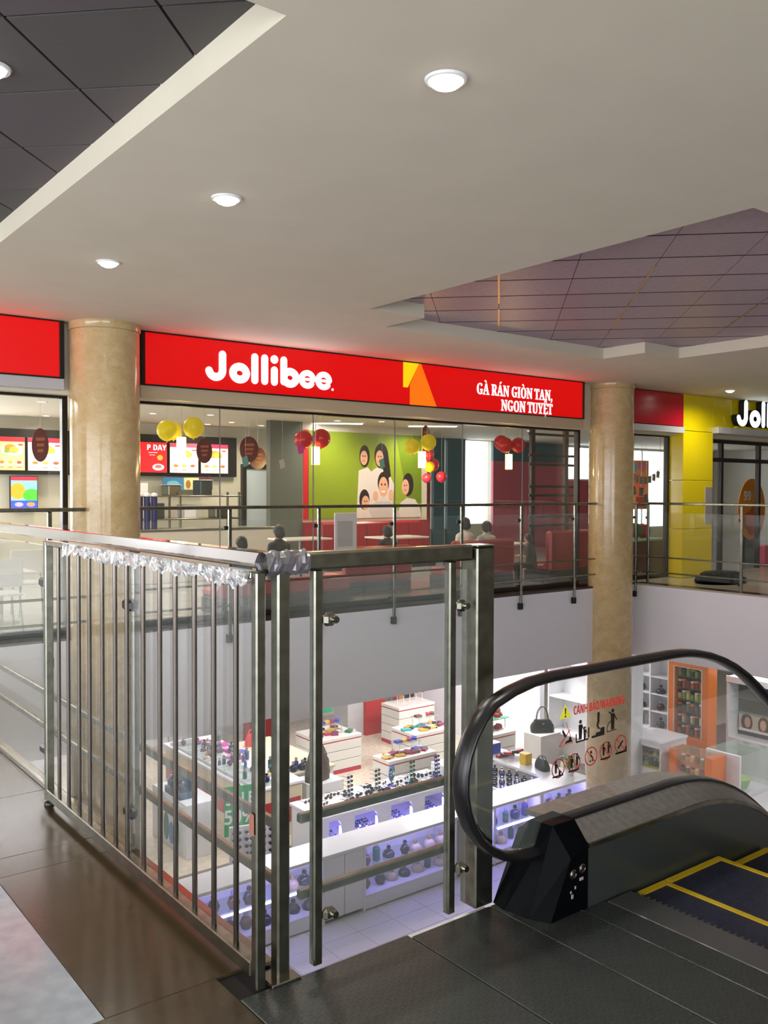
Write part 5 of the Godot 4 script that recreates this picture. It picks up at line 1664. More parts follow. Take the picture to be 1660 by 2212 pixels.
func sunglasses(at: Vector3, turn: float, tint: int, what: String, group: String, tilt := 0.0, k := 1.0) -> void:
	var label: String = TINTS[tint] + " " + what
	var key := "sunglasses%d" % tint
	var o: Node3D
	if not protos.has(key):
		o = thing("sunglasses", label, "sunglasses", at, turn, group)
		var lens := mat("lens_%d" % tint, [rgb(24, 22, 34), rgb(36, 30, 60), rgb(70, 44, 30), rgb(30, 36, 80)][tint], 0.12)
		var fr := mat("frame_%d" % tint, [rgb(20, 18, 20), rgb(60, 56, 120), rgb(90, 54, 30), rgb(40, 44, 60)][tint], 0.25)
		for s in [-1.0, 1.0]:
			var st := begin()
			disc2(st, Vector2(s * 0.037, 0), 0.03, 0.004, 12, 0.025)
			commit(st, o, "lens", lens, Vector3(0, 0.027, 0))
			part(o, "temple", tube_mesh([Vector3(s * 0.067, 0.034, 0), Vector3(s * 0.067, 0.034, -0.1), Vector3(s * 0.064, 0.016, -0.135)], 0.003, 6), fr)
		part(o, "bridge", tube_mesh([Vector3(-0.064, 0.038, 0.002), Vector3(-0.012, 0.036, 0.004), Vector3(0.012, 0.036, 0.004), Vector3(0.064, 0.038, 0.002)], 0.0035, 6), fr)
		protos[key] = o
	else:
		o = dup(protos[key], at, turn, label, group)
	o.rotation.x = tilt
	o.scale = Vector3.ONE * k

func bottle(kind: int, at: Vector3, what: String, group: String, k := 1.0) -> void:
	var label: String = HUES[kind] + " " + what
	var key := "bottle%d" % kind
	var o: Node3D
	if not protos.has(key):
		o = thing("perfume_bottle", label, "bottle", at, 0.0, group)
		var body: Array = [
			[Vector2(0, 0), Vector2(0.05, 0), Vector2(0.06, 0.02), Vector2(0.058, 0.08), Vector2(0.035, 0.1), Vector2(0.018, 0.108), Vector2(0, 0.108)],
			[Vector2(0, 0), Vector2(0.07, 0), Vector2(0.075, 0.03), Vector2(0.05, 0.07), Vector2(0.02, 0.08), Vector2(0, 0.08)],
			[Vector2(0, 0), Vector2(0.035, 0), Vector2(0.04, 0.01), Vector2(0.04, 0.13), Vector2(0.018, 0.145), Vector2(0, 0.145)],
			[Vector2(0, 0), Vector2(0.04, 0), Vector2(0.062, 0.05), Vector2(0.04, 0.1), Vector2(0.016, 0.11), Vector2(0, 0.11)]][kind % 4]
		var col: Color = [rgb(20, 14, 60), rgb(28, 14, 44), rgb(48, 56, 126), rgb(80, 16, 40), rgb(16, 30, 76), rgb(200, 180, 150), rgb(34, 92, 76), rgb(34, 18, 40)][kind]
		part(o, "flask", lathe_mesh(body, 14), mat("perfume_%d" % kind, col, 0.1))
		var top: float = body[-1].y
		part(o, "collar", lathe_mesh([Vector2(0, top), Vector2(0.016, top), Vector2(0.016, top + 0.012), Vector2(0, top + 0.012)], 12), M.polished_steel)
		part(o, "cap", lathe_mesh([Vector2(0, top + 0.012), Vector2(0.022, top + 0.012), Vector2(0.026, top + 0.03), Vector2(0.02, top + 0.048), Vector2(0, top + 0.05)], 12), mat("cap_%d" % (kind % 3), [rgb(150, 150, 176), rgb(16, 14, 26), rgb(190, 160, 100)][kind % 3], 0.2, 0.4))
		protos[key] = o
	else:
		o = dup(protos[key], at, 0.0, label, group)
	o.scale = Vector3.ONE * k

func wallet(at: Vector3, turn: float, c: Color, s: Vector3, what: String, group: String) -> void:
	var label: String = hue_name(c) + " " + what
	var t := thing("wallet", label, "wallet", at, turn, group)
	var key := "leather_%s" % c.to_html()
	part(t, "lower_flap", cb2(Vector3(-s.x / 2, 0, -s.z / 2), Vector3(s.x / 2, s.y * 0.55, s.z / 2), 0.004), mat(key, c, 0.4))
	part(t, "upper_flap", cb2(Vector3(-s.x / 2 + 0.004, s.y * 0.57, -s.z / 2 + 0.004), Vector3(s.x / 2 - 0.002, s.y, s.z / 2 - 0.002), 0.004), mat(key, c, 0.4))

func handbag(label: String, at: Vector3, turn: float, w: float, h: float, d: float, c: Color, handle: float, ragged := 0.0) -> void:
	var t := thing("handbag", label, "handbag", at, turn, "handbags")
	var n := FastNoiseLite.new()
	n.seed = 12
	n.frequency = 6.0
	var st := begin()
	var rows := 10
	var seg := 24
	var ring := func(i: int, k: int) -> Vector3:
		var f := i / float(rows)
		var a := TAU * k / seg
		var ww: float = w / 2 * (1.0 - 0.32 * f * f) * (0.9 + 0.1 * sin(f * PI))
		var dd: float = d / 2 * (1.0 - 0.6 * f * f)
		var p := Vector3(signf(cos(a)) * pow(absf(cos(a)), 0.6) * ww, f * h, signf(sin(a)) * pow(absf(sin(a)), 0.6) * dd)
		return p * (1.0 + ragged * n.get_noise_3dv(p * 2.0))
	for i in rows:
		for k in seg:
			var p := [ring.call(i, k), ring.call(i, k + 1), ring.call(i + 1, k + 1), ring.call(i + 1, k)]
			var c0 := Vector3(0, (p[0].y + p[2].y) / 2, 0)
			for f in [[0, 1, 2], [0, 2, 3]]:
				var nn := Plane(p[f[0]], p[f[1]], p[f[2]]).normal
				face(st, [p[f[0]], p[f[1]], p[f[2]]], nn * signf(nn.dot((p[0] + p[2]) / 2 - c0)))
	var top := []
	var bot := []
	for k in seg:
		top.append(ring.call(rows, k))
		bot.append(ring.call(0, k))
	face(st, top, Vector3.UP)
	face(st, bot, Vector3.DOWN)
	part(t, "bag_body", st.commit(), mat("bag_%s" % c.to_html(), c, 0.45))
	for s in [-1.0, 1.0]:
		var hp := []
		for i in 13:
			var a := PI * i / 12.0
			hp.append(Vector3(cos(a) * w * 0.24, h * 0.92 + sin(a) * handle, s * d * 0.12))
		part(t, "strap", tube_mesh(hp, 0.009, 8), mat("bag_%s" % c.to_html(), c, 0.45))
	part(t, "clasp", cb(Vector3(0.04, 0.03, 0.01), 0.004), M.brass_strip, Vector3(0, h * 0.7, d * 0.36))

func slat_cabinet(label: String, x0: float, x1: float, z0: float, z1: float, h: float, boards: int) -> void:
	# white boards stacked with dark gaps, a crimson line under the top and a crimson plinth
	var t := thing("display_cabinet", label, "cabinet", Vector3((x0 + x1) / 2, FL, (z0 + z1) / 2), 0.0, "white and crimson display cabinets")
	var a := Vector3(x0 - x1, 0, z0 - z1) / 2
	var b := -a
	var I := Vector3(0.012, 0, 0.012)
	part(t, "core", box_mesh(a + I + Vector3(0, 0.0, 0), b - I + Vector3(0, h - 0.03, 0)), M.groove)
	part(t, "plinth", cb2(a + I * 0.3, b - I * 0.3 + Vector3(0, 0.08, 0), 0.003), M.crimson_strip)
	var y := 0.085
	var bh := (h - 0.085 - 0.09) / boards
	for i in boards:
		part(t, "board", cb2(a + Vector3(0, y + 0.006, 0), b + Vector3(0, y + bh - 0.006, 0), 0.004), M.cabinet_white)
		y += bh
	part(t, "crimson_line", cb2(a + I * 0.3 + Vector3(0, y, 0), b - I * 0.3 + Vector3(0, y + 0.022, 0), 0.002), M.crimson_strip)
	part(t, "top", cb2(a + Vector3(-0.005, y + 0.022, -0.005), b + Vector3(0.005, h, 0.005), 0.005), M.cabinet_white)

func glass_case(parent: Node, a: Vector3, b: Vector3) -> void:
	# four thin panes and a top
	var t := 0.006
	part(parent, "pane", box_mesh(Vector3(a.x, a.y, b.z - t), b), M.green_glass)
	part(parent, "pane", box_mesh(a, Vector3(b.x, b.y, a.z + t)), M.green_glass)
	part(parent, "pane", box_mesh(Vector3(a.x, a.y, a.z + t), Vector3(a.x + t, b.y, b.z - t)), M.green_glass)
	part(parent, "pane", box_mesh(Vector3(b.x - t, a.y, a.z + t), Vector3(b.x, b.y, b.z - t)), M.green_glass)
	part(parent, "pane", box_mesh(Vector3(a.x + t, b.y - t, a.z + t), Vector3(b.x - t, b.y, b.z - t)), M.green_glass)

func build_front_counter() -> void:
	# long perfume counter: carcass with open lit niches, front at z = -10.45
	var zf := -10.45
	var zb := -10.98
	var top := FL + 1.0
	var t := thing("perfume_counter", "long white perfume counter with lit glass fronted niches", "counter", Vector3(0, FL, 0))
	var y1 := 0.95
	part(t, "worktop", cb2(Vector3(5.0, 0.95, zb - 0.02), Vector3(9.62, 1.0, zf + 0.02), 0.006), M.white_gloss)
	part(t, "worktop", cb2(Vector3(9.63, 0.95, zb - 0.02), Vector3(10.42, 1.0, zf + 0.02), 0.006), M.white_gloss)
	part(t, "back_panel", cb2(Vector3(5.0, 0.0, zb - 0.02), Vector3(12.85, y1, zb), 0.004), M.white_gloss)
	for d in [[5.0, 5.04], [7.02, 7.06], [7.74, 7.79], [9.55, 9.6], [9.74, 9.78], [10.42, 10.46], [11.55, 11.62], [12.8, 12.85]]:
		part(t, "divider", cb2(Vector3(d[0], 0.0, zb), Vector3(d[1], y1, zf), 0.004), M.white_gloss)
	for d in [[7.06, 7.4], [7.405, 7.74]]:
		part(t, "door_panel", cb2(Vector3(d[0] + 0.003, 0.06, zf - 0.02), Vector3(d[1] - 0.003, 0.94, zf), 0.004), M.white_gloss)
	for d in [[5.04, 7.02], [7.79, 9.55], [9.78, 10.42], [10.46, 11.55], [11.62, 12.8]]:
		part(t, "drawer_panel", cb2(Vector3(d[0], 0.02, zf - 0.02), Vector3(d[1], 0.2, zf), 0.005), M.white_gloss)
		part(t, "niche_floor", cb2(Vector3(d[0], 0.2, zb), Vector3(d[1], 0.225, zf), 0.003), M.white_gloss)
		part(t, "glass_shelf", box_mesh(Vector3(d[0], 0.57, zb), Vector3(d[1], 0.578, zf - 0.03)), M.green_glass)
		part(t, "pane", box_mesh(Vector3(d[0], 0.225, zf - 0.012), Vector3(d[1], 0.945, zf - 0.006)), M.clear_glass)
		part(t, "led_tube", tube_mesh([Vector3(d[0] + 0.04, 0.925, zf - 0.06), Vector3(d[1] - 0.04, 0.925, zf - 0.06)], 0.012, 8), glow("violet_led", rgb(206, 200, 255), 6.0))
		area(Vector3((d[0] + d[1]) / 2, FL + 0.9, zf - 0.09), Vector2(d[1] - d[0] - 0.1, 0.05), 0.55, rgb(150, 140, 255), Vector3(-PI / 2, 0, 0), "niche_light")
	for d in [[5.2, 6.35], [6.4, 6.95], [10.5, 11.5]]:
		part(t, "led_tube", tube_mesh([Vector3(d[0], 0.6, zf + 0.012), Vector3(d[1], 0.6, zf + 0.012)], 0.016, 8), M.violet_led)
	# right end: deeper worktop with a sunk glass well
	part(t, "worktop", cb2(Vector3(10.42, 0.95, -11.0), Vector3(12.87, 1.0, zf + 0.02), 0.006), M.white_gloss)
	part(t, "worktop", cb2(Vector3(11.15, 0.95, -12.9), Vector3(12.87, 1.0, -12.25), 0.006), M.white_gloss)
	part(t, "worktop", cb2(Vector3(12.2, 0.95, -12.25), Vector3(12.87, 1.0, -11.0), 0.006), M.white_gloss)
	part(t, "well_floor", cb2(Vector3(11.19, 0.8, -12.25), Vector3(12.2, 0.82, -11.0), 0.004), M.white_gloss)
	part(t, "side_panel", cb2(Vector3(12.8, 0.0, -12.9), Vector3(12.85, 0.95, -11.0), 0.004), M.white_gloss)
	part(t, "side_panel", cb2(Vector3(11.15, 0.0, -12.9), Vector3(11.19, 0.95, -11.0), 0.004), M.white_gloss)
	rng.seed = 77
	var lab := ["perfume bottle in a lit niche of the long counter", "perfume bottle on the glass shelf of the long counter"]
	for d in [[5.1, 7.0], [7.85, 9.5], [9.82, 10.4], [10.52, 11.5], [11.68, 12.75]]:
		for lev in 2:
			var x: float = d[0] + 0.09
			while x < d[1] - 0.05:
				var kind := rng.randi_range(0, 7)
				if x > 8.9 and x < 10.4:
					kind = [5, 3, 5, 6][rng.randi_range(0, 3)]
				bottle(kind, Vector3(x, FL + (0.225 if lev == 0 else 0.578), zf - 0.16 - rng.randf() * 0.12), lab[lev], ["perfume in the niches", "perfume on the glass shelf"][lev], 1.25 + rng.randf() * 0.25)
				x += 0.2 + rng.randf() * 0.08
	part(t, "led_tube", tube_mesh([Vector3(11.2, 0.93, -11.03), Vector3(12.15, 0.93, -11.03)], 0.01, 8), M.violet_led)
	area(Vector3(11.7, FL + 0.92, -11.1), Vector2(0.9, 0.05), 0.5, rgb(140, 130, 255), Vector3(-PI / 2, 0, 0), "well_light")
	for i in 6:
		for k in 5:
			var kind: int = [0, 4, 2, 7][(i + k) % 4]
			bottle(kind, Vector3(11.3 + k * 0.19, FL + 0.82, -11.14 - i * 0.19), "perfume bottle sunk in the glass well of the counter end", "perfume in the counter well", 0.95)
	# loose goods on the right end
	var goods := [[12.0, -12.55, rgb(60, 130, 190), "flat blue gift box on the perfume counter end"], [12.5, -12.6, rgb(40, 70, 190), "upright blue carton on the perfume counter end"]]
	for g in goods:
		var o := thing("gift_box", g[3], "box", Vector3(g[0], FL + 1.0, g[1]))
		part(o, "carton", cb2(Vector3(-0.14, 0, -0.1), Vector3(0.14, 0.12 if g[0] < 12.2 else 0.2, 0.1), 0.006), mat("carton_%s" % g[2].to_html(), g[2], 0.4))
		part(o, "lid", cb2(Vector3(-0.145, 0.12 if g[0] < 12.2 else 0.2, -0.105), Vector3(0.145, 0.145 if g[0] < 12.2 else 0.215, 0.105), 0.005), M.white_gloss)
	for i in 9:
		var c: Color = [rgb(170, 30, 50), rgb(40, 60, 40), rgb(190, 40, 60), rgb(60, 30, 30)][i % 4]
		wallet(Vector3(12.42 + 0.16 * (i % 3), FL + 1.0 + 0.0515 * (i / 3), -12.3 + 0.1 * (i / 3)), 0.4 * i, c, Vector3(0.16, 0.05, 0.1), "small leather purse heaped on the perfume counter end", "purses heaped on the counter end")
	handbag("dark glossy handbag lying on the perfume counter end", Vector3(12.52, FL + 1.0, -11.3), 1.2, 0.42, 0.2, 0.2, rgb(34, 34, 34), 0.06)
	var yb := thing("yellow_box", "yellow carton on the perfume counter end", "box", Vector3(12.5, FL + 1.0, -11.7))
	part(yb, "carton", cb2(Vector3(-0.09, 0, -0.08), Vector3(0.09, 0.2, 0.08), 0.006), mat("carton_yellow", rgb(226, 186, 20), 0.4))
	part(yb, "flap", cb2(Vector3(-0.088, 0.2, -0.078), Vector3(0.088, 0.205, 0.078), 0.002), mat("carton_yellow_flap", rgb(214, 170, 16), 0.5))
	var pot := thing("potted_plant", "small leafy green plant on the perfume counter end", "plant", Vector3(12.65, FL + 1.0, -10.75))
	part(pot, "pot", lathe_mesh([Vector2(0, 0), Vector2(0.07, 0), Vector2(0.09, 0.12), Vector2(0.08, 0.12), Vector2(0, 0.1)], 18), M.white_gloss)
	for i in 26:
		var lf := begin()
		var a := i * 2.4
		var out := Vector3(cos(a), 0, sin(a))
		var side := Vector3(-sin(a), 0, cos(a))
		var L := 0.12 + 0.1 * absf(sin(i * 1.7))
		var p0 := Vector3(0, 0.1, 0)
		var p1 := p0 + out * L * 0.5 + Vector3.UP * L * (0.7 + 0.5 * cos(i * 2.1))
		var p2 := p1 + out * L * 0.6 - Vector3.UP * 0.03
		for q in [[p0, p1 + side * 0.03, p1 - side * 0.03], [p1 + side * 0.03, p2, p1 - side * 0.03]]:
			var nn := Plane(q[0], q[1], q[2]).normal
			face(lf, q, nn * signf(nn.y + 1e-5))
		commit(lf, pot, "leaf", mat("leaf_green", rgb(96, 128, 40), 0.5))

func build_shop() -> void:
	# unseen ceiling panels that light the shop level
	for p in lower_panels():
		var t := thing("unseen_ceiling_panel", "unseen square light panel lighting the shop level", "ceiling light", Vector3(p.x, BB, p.y), 0.0, "unseen shop level light panels")
		part(t, "frame", cb2(Vector3(-0.62, -0.02, -0.62), Vector3(0.62, -0.002, 0.62), 0.004), M.white_gloss)
		part(t, "lamp_diffuser", cb2(Vector3(-0.56, -0.03, -0.56), Vector3(0.56, -0.02, 0.56), 0.002), glow("unseen_panel_glow", rgb(255, 252, 246), 3.0))
	build_front_counter()
	# white table with arched openings, sunglasses on top
	var zt := -12.05
	var t := thing("arched_display_table", "white display table with arched openings full of violet lit goods", "table", Vector3(0, FL, 0))
	var st := begin()
	var arches := [[8.22, 8.5], [8.74, 9.26], [9.52, 10.03], [10.28, 10.79]]
	var x := 8.05
	for a in arches:
		box_between(st, Vector3(x, 0, zt - 0.03), Vector3(a[0], 0.8, zt))
		# spandrel over the arch: half ellipse cut from the board
		var poly := PackedVector2Array([Vector2(a[0], 0.8), Vector2(a[0], 0.74), Vector2(a[1] - 0.14, 0.74)])
		for i in range(1, 12):
			var an := PI / 2 - PI / 2 * i / 12.0
			poly.append(Vector2(a[1] - 0.14 + cos(an) * 0.14, 0.44 + sin(an) * 0.3))
		poly.append(Vector2(a[1], 0.44))
		poly.append(Vector2(a[1], 0.8))
		prism(st, poly, Vector3(0, 0, zt), Vector3.RIGHT, Vector3.UP, Vector3.BACK, -0.03, 0.0)
		box_between(st, Vector3(a[0], 0, zt - 0.03), Vector3(a[1], 0.2, zt))
		x = a[1]
	box_between(st, Vector3(x, 0, zt - 0.03), Vector3(11.1, 0.8, zt))
	part(t, "arched_front", st.commit(), M.white_gloss)
	part(t, "back_panel", cb2(Vector3(8.05, 0, -12.95), Vector3(11.1, 0.8, -12.92), 0.004), M.cream_wall)
	for xx in [8.05, 11.07]:
		part(t, "side_panel", cb2(Vector3(xx, 0, -12.92), Vector3(xx + 0.03, 0.8, zt - 0.03), 0.004), M.white_gloss)
	part(t, "table_top", cb2(Vector3(8.02, 0.8, -12.98), Vector3(11.12, 0.85, zt + 0.03), 0.006), M.white_gloss)
	part(t, "lower_shelf", cb2(Vector3(8.08, 0.36, -12.92), Vector3(11.07, 0.38, zt - 0.03), 0.003), M.white_gloss)
	for a in arches:
		part(t, "led_strip", cb2(Vector3(a[1] - 0.015, 0.4, zt - 0.1), Vector3(a[1] - 0.003, 0.6, zt - 0.04), 0.002), M.violet_led)
		area(Vector3(a[1] - 0.03, FL + 0.52, zt - 0.12), Vector2(0.05, 0.2), 0.5, rgb(130, 115, 255), Vector3(0, PI / 2, 0), "arch_light")
	rng.seed = 5
	for a in arches:
		for i in 5:
			for k in int((a[1] - a[0]) / 0.085):
				sunglasses(Vector3(a[0] + 0.06 + k * 0.088, FL + 0.38 + 0.012 * i, zt - 0.1 - i * 0.075), rng.randf() * 0.5, 1 if (i + k) % 2 == 0 else 3, "tinted sunglasses packed inside a lit arched opening", "sunglasses inside the arches", -0.5, 0.85)
	# sunglass racks on top
	for r in [[8.95, 0], [9.55, 1], [10.35, 2], [10.95, 3]]:
		var rk := thing("sunglasses_rack", ["white sunglasses rack at the handbag end of the arched table", "pale sunglasses rack left of the oval mirror", "green sunglasses rack right of the oval mirror", "blue sunglasses rack at the far end of the arched table"][r[1]], "rack", Vector3(r[0], FL + 0.85, -12.5))
		var rm := mat("rack_%d" % r[1], [rgb(226, 226, 232), rgb(206, 206, 170), rgb(60, 190, 120), rgb(90, 96, 200)][r[1]], 0.3)
		part(rk, "base", cb2(Vector3(-0.1, 0, -0.08), Vector3(0.1, 0.015, 0.08), 0.004), rm)
		for s in [-1, 1]:
			part(rk, "upright", tube_mesh([Vector3(0.03 * s, 0.015, 0), Vector3(0.03 * s, 0.4, -0.03)], 0.007, 8), rm)
		for i in 5:
			part(rk, "peg", tube_mesh([Vector3(-0.05, 0.07 + 0.075 * i, 0), Vector3(0.05, 0.07 + 0.075 * i, 0)], 0.005, 6), rm)
			sunglasses(Vector3(r[0], FL + 0.85 + 0.06 + 0.075 * i, -12.47 - 0.005 * i), 0.1, (i + r[1]) % 3, "sunglasses hooked on an upright rack on the arched table", "sunglasses on the racks")
	rng.seed = 9
	for i in 70:
		var px := 8.2 + rng.randf() * 2.8
		var pz := -12.15 - rng.randf() * 0.65
		sunglasses(Vector3(px, FL + 0.851, pz), rng.randf() * 1.0 - 0.5, rng.randi_range(0, 3) if px > 9.0 else 2, "sunglasses lying loose on top of the arched table", "sunglasses on the table top", 0.0, 1.1)
	var mi := thing("table_mirror", "oval violet framed mirror standing among the sunglasses", "mirror", Vector3(9.95, FL + 0.85, -12.6), 0.35)
	part(mi, "stand", lathe_mesh([Vector2(0, 0), Vector2(0.08, 0), Vector2(0.07, 0.015), Vector2(0.012, 0.03), Vector2(0.01, 0.1), Vector2(0, 0.1)], 16), mat("violet_plastic", rgb(110, 108, 200), 0.2))
	var ms := begin()
	disc2(ms, Vector2(0, 0.24), 0.095, 0.016, 22, 0.155)
	part(mi, "frame", ms.commit(), M.violet_plastic)
	var mg := begin()
	disc2(mg, Vector2(0, 0.24), 0.078, 0.019, 22, 0.135)
	part(mi, "mirror_glass", mg.commit(), mat("mirror", rgb(210, 214, 226), 0.03, 1.0))
	# plinth with the brown handbag
	var pl := thing("white_plinth", "white block plinth carrying the brown handbag", "plinth", Vector3(9.1, FL, -13.75))
	part(pl, "body", cb2(Vector3(-0.3, 0.06, -0.3), Vector3(0.4, 0.85, 0.3), 0.006), M.white_gloss)
	part(pl, "toe_kick", cb2(Vector3(-0.27, 0.0, -0.27), Vector3(0.37, 0.06, 0.27), 0.003), M.groove)
	handbag("shaggy brown handbag on the white block plinth", Vector3(9.08, FL + 0.85, -13.7), 0.3, 0.58, 0.58, 0.28, rgb(78, 58, 46), 0.16, 0.09)
	# island showcase with red front
	var ic := thing("island_showcase", "cream island showcase with red tiled front and glass trays on top", "counter", Vector3(0, FL, 0))
	part(ic, "body", cb2(Vector3(7.7, 0.0, -17.3), Vector3(8.7, 0.9, -13.62), 0.006), mat("cream_laminate", rgb(222, 208, 178), 0.4))
	part(ic, "top", cb2(Vector3(7.66, 0.9, -17.32), Vector3(8.74, 0.95, -13.6), 0.006), M.white_gloss)
	for i in 8:
		for k in 2:
			part(ic, "red_tile", cb2(Vector3(7.688, 0.24 + 0.22 * k, -17.25 + 0.45 * i), Vector3(7.7, 0.45 + 0.22 * k, -16.81 + 0.45 * i), 0.003), mat("red_tile", rgb(176, 50, 54), 0.3))
	for i in 2:
		part(ic, "red_tile", cb2(Vector3(7.75 + 0.46 * i, 0.24, -13.62), Vector3(8.2 + 0.46 * i, 0.67, -13.608), 0.003), M.red_tile)
	for i in 7:
		var z := -17.1 + 0.5 * i
		part(ic, "glass_tray", box_mesh(Vector3(7.75, 0.95, z), Vector3(8.25, 0.958, z + 0.44)), M.green_glass)
		part(ic, "tray_rim", cb2(Vector3(7.74, 0.95, z - 0.02), Vector3(8.26, 1.0, z - 0.01), 0.003), M.grey_trim)
		part(ic, "tray_rim", cb2(Vector3(7.72, 0.95, z - 0.02), Vector3(7.735, 1.0, z + 0.46), 0.003), M.grey_trim)
	rng.seed = 31
	for i in 40:
		bottle(rng.randi_range(2, 6), Vector3(7.82 + rng.randf() * 0.8, FL + 0.958, -17.0 + rng.randf() * 3.2), "small flask among the glass trays on the island showcase", "flasks on the island showcase", 0.7 + rng.randf() * 0.5)
	for i in 10:
		wallet(Vector3(8.3 + 0.1 * (i % 4), FL + 0.951, -16.9 + 0.16 * i), 0.5 * i, [rgb(206, 50, 160), rgb(90, 70, 190), rgb(226, 120, 180)][i % 3], Vector3(0.22, 0.04, 0.14), "purse on the far part of the island showcase", "bright purses on the island showcase")
	# side table right of it
	var sd := thing("side_counter", "low cream counter joining the island showcase to the plinth", "counter", Vector3(0, FL, 0))
	part(sd, "body", cb2(Vector3(8.78, 0.0, -16.6), Vector3(9.75, 0.86, -14.15), 0.006), M.cabinet_white)
	part(sd, "top", cb2(Vector3(8.75, 0.86, -16.62), Vector3(9.78, 0.9, -14.12), 0.005), M.cream_laminate)
	for i in 6:
		bottle([0, 2, 0, 7, 0, 4][i], Vector3(8.9 + 0.1 * i, FL + 0.9, -14.25 - 0.06 * (i % 2)), "flask on the low cream counter", "flasks on the low cream counter", 1.2)
	handbag("bright red handbag on the low cream counter", Vector3(9.1, FL + 0.9, -16.2), 0.0, 0.3, 0.26, 0.14, rgb(206, 24, 40), 0.1)
	# sale banner
	var bn := thing("sale_banner", "green hanging banner lettered with a sale and a percentage", "sign", Vector3(7.28, FL, -13.35), -0.25)
	var gr := mat("banner_green", rgb(22, 160, 84), 0.5)
	part(bn, "banner_sheet", cb2(Vector3(-0.27, 0.35, 0), Vector3(0.27, 1.2, 0.01), 0.003), gr)
	letters(bn, "banner_text", "SALE", 0.2, Vector3(0, 0.98, 0.014), 0.0, M.white_gloss, 0.004, "Droid Sans", 700, HORIZONTAL_ALIGNMENT_CENTER, 0.8)
	letters(bn, "banner_text", "50%", 0.24, Vector3(0, 0.68, 0.014), 0.0, M.white_gloss, 0.004, "Droid Sans", 700, HORIZONTAL_ALIGNMENT_CENTER, 0.85)
	part(bn, "pole", tube_mesh([Vector3(0, 0.0, -0.02), Vector3(0, 1.22, -0.02)], 0.012, 8), M.steel)
	part(bn, "foot", lathe_mesh([Vector2(0, 0), Vector2(0.16, 0), Vector2(0.15, 0.02), Vector2(0, 0.03)], 18), M.steel, Vector3(0, 0, -0.02))
	# revolving sunglasses stand below the banner
	var rs := thing("sunglasses_stand", "white sunglasses display board standing below the sale banner", "rack", Vector3(7.2, FL, -12.7), -0.3)
	part(rs, "board", cb2(Vector3(-0.42, 0.1, -0.03), Vector3(0.42, 0.75, 0.0), 0.006), M.white_gloss)
	part(rs, "foot", cb2(Vector3(-0.3, 0.0, -0.2), Vector3(0.3, 0.1, 0.15), 0.006), M.white_gloss)
	for i in 5:
		for k in 4:
			var lp := Vector3(-0.3 + 0.2 * k, 0.16 + 0.115 * i, 0.03)
			part(rs, "peg", cb2(lp + Vector3(-0.05, -0.006, -0.03), lp + Vector3(0.05, 0.0, 0.02), 0.002), M.grey_trim)
			sunglasses(rs.position + (Vector3(lp.x, lp.y, 0.03)).rotated(Vector3.UP, -0.3), -0.3, [0, 0, 2, 1][(i + k) % 4], "sunglasses on the white board below the sale banner", "sunglasses below the sale banner", 0.0, 1.1)
	# white promotion box with a printed front
	var bxm := thing("promotion_box", "tall white promotion box with hair care bottles printed on its side", "box", Vector3(6.75, FL, -14.2))
	part(bxm, "carton", cb2(Vector3(-0.28, 0.0, -0.9), Vector3(0.28, 0.92, 0.5), 0.006), M.white_gloss)
	print_board(bxm, "side_print", 0.95, 0.8, printed("promo_print", paint(128, 128, rgb(214, 224, 230), [["e", 0.3, 0.62, 0.12, 0.3, rgb(60, 120, 110)], ["e", 0.52, 0.7, 0.11, 0.24, rgb(96, 140, 190)], ["e", 0.74, 0.62, 0.12, 0.3, rgb(130, 190, 110)], ["e", 0.36, 0.2, 0.12, 0.12, rgb(206, 40, 90)], ["e", 0.62, 0.14, 0.14, 0.09, rgb(60, 90, 170)]]), 0.4), Vector3(-0.281, 0.46, -0.1), -PI / 2, 0.01)
	var bk := thing("cosmetics_display", "dark blue cosmetics display on the tall promotion box", "display", Vector3(6.6, FL + 0.92, -14.3))
	part(bk, "tray", cb2(Vector3(-0.12, 0, -0.3), Vector3(0.12, 0.12, 0.3), 0.005), mat("navy_tray", rgb(60, 84, 110), 0.3))
	part(bk, "header", cb2(Vector3(0.1, 0.12, -0.3), Vector3(0.12, 0.34, 0.3), 0.005), M.navy_tray)
	for i in 5:
		bottle([0, 4, 2, 4, 0][i], Vector3(6.58, FL + 1.04, -14.55 + 0.12 * i), "flask in the display on the promotion box", "flasks on the promotion box", 1.1)
	# slatted cabinets
	slat_cabinet("white and crimson slatted cabinet next to the brown handbag", 10.62, 11.72, -16.9, -15.92, 0.8, 3)
	slat_cabinet("tall white and crimson slatted cabinet beside the red pillar", 13.42, 14.55, -17.4, -16.7, 0.95, 4)
	slat_cabinet("white and crimson slatted cabinet in front of the tall one", 12.55, 13.75, -15.9, -15.05, 0.8, 3)
	slat_cabinet("white and crimson slatted cabinet behind the sunglasses", 10.9, 12.16, -14.42, -13.88, 0.8, 3)
	slat_cabinet("white and crimson slatted cabinet stacked with shoes", 13.4, 14.36, -14.3, -13.75, 0.9, 3)
	var cols := [rgb(40, 110, 70), rgb(190, 40, 60), rgb(60, 70, 180), rgb(30, 28, 30), rgb(120, 70, 50), rgb(220, 170, 60), rgb(60, 170, 170), rgb(216, 214, 206), rgb(150, 40, 90)]
	rng.seed = 19
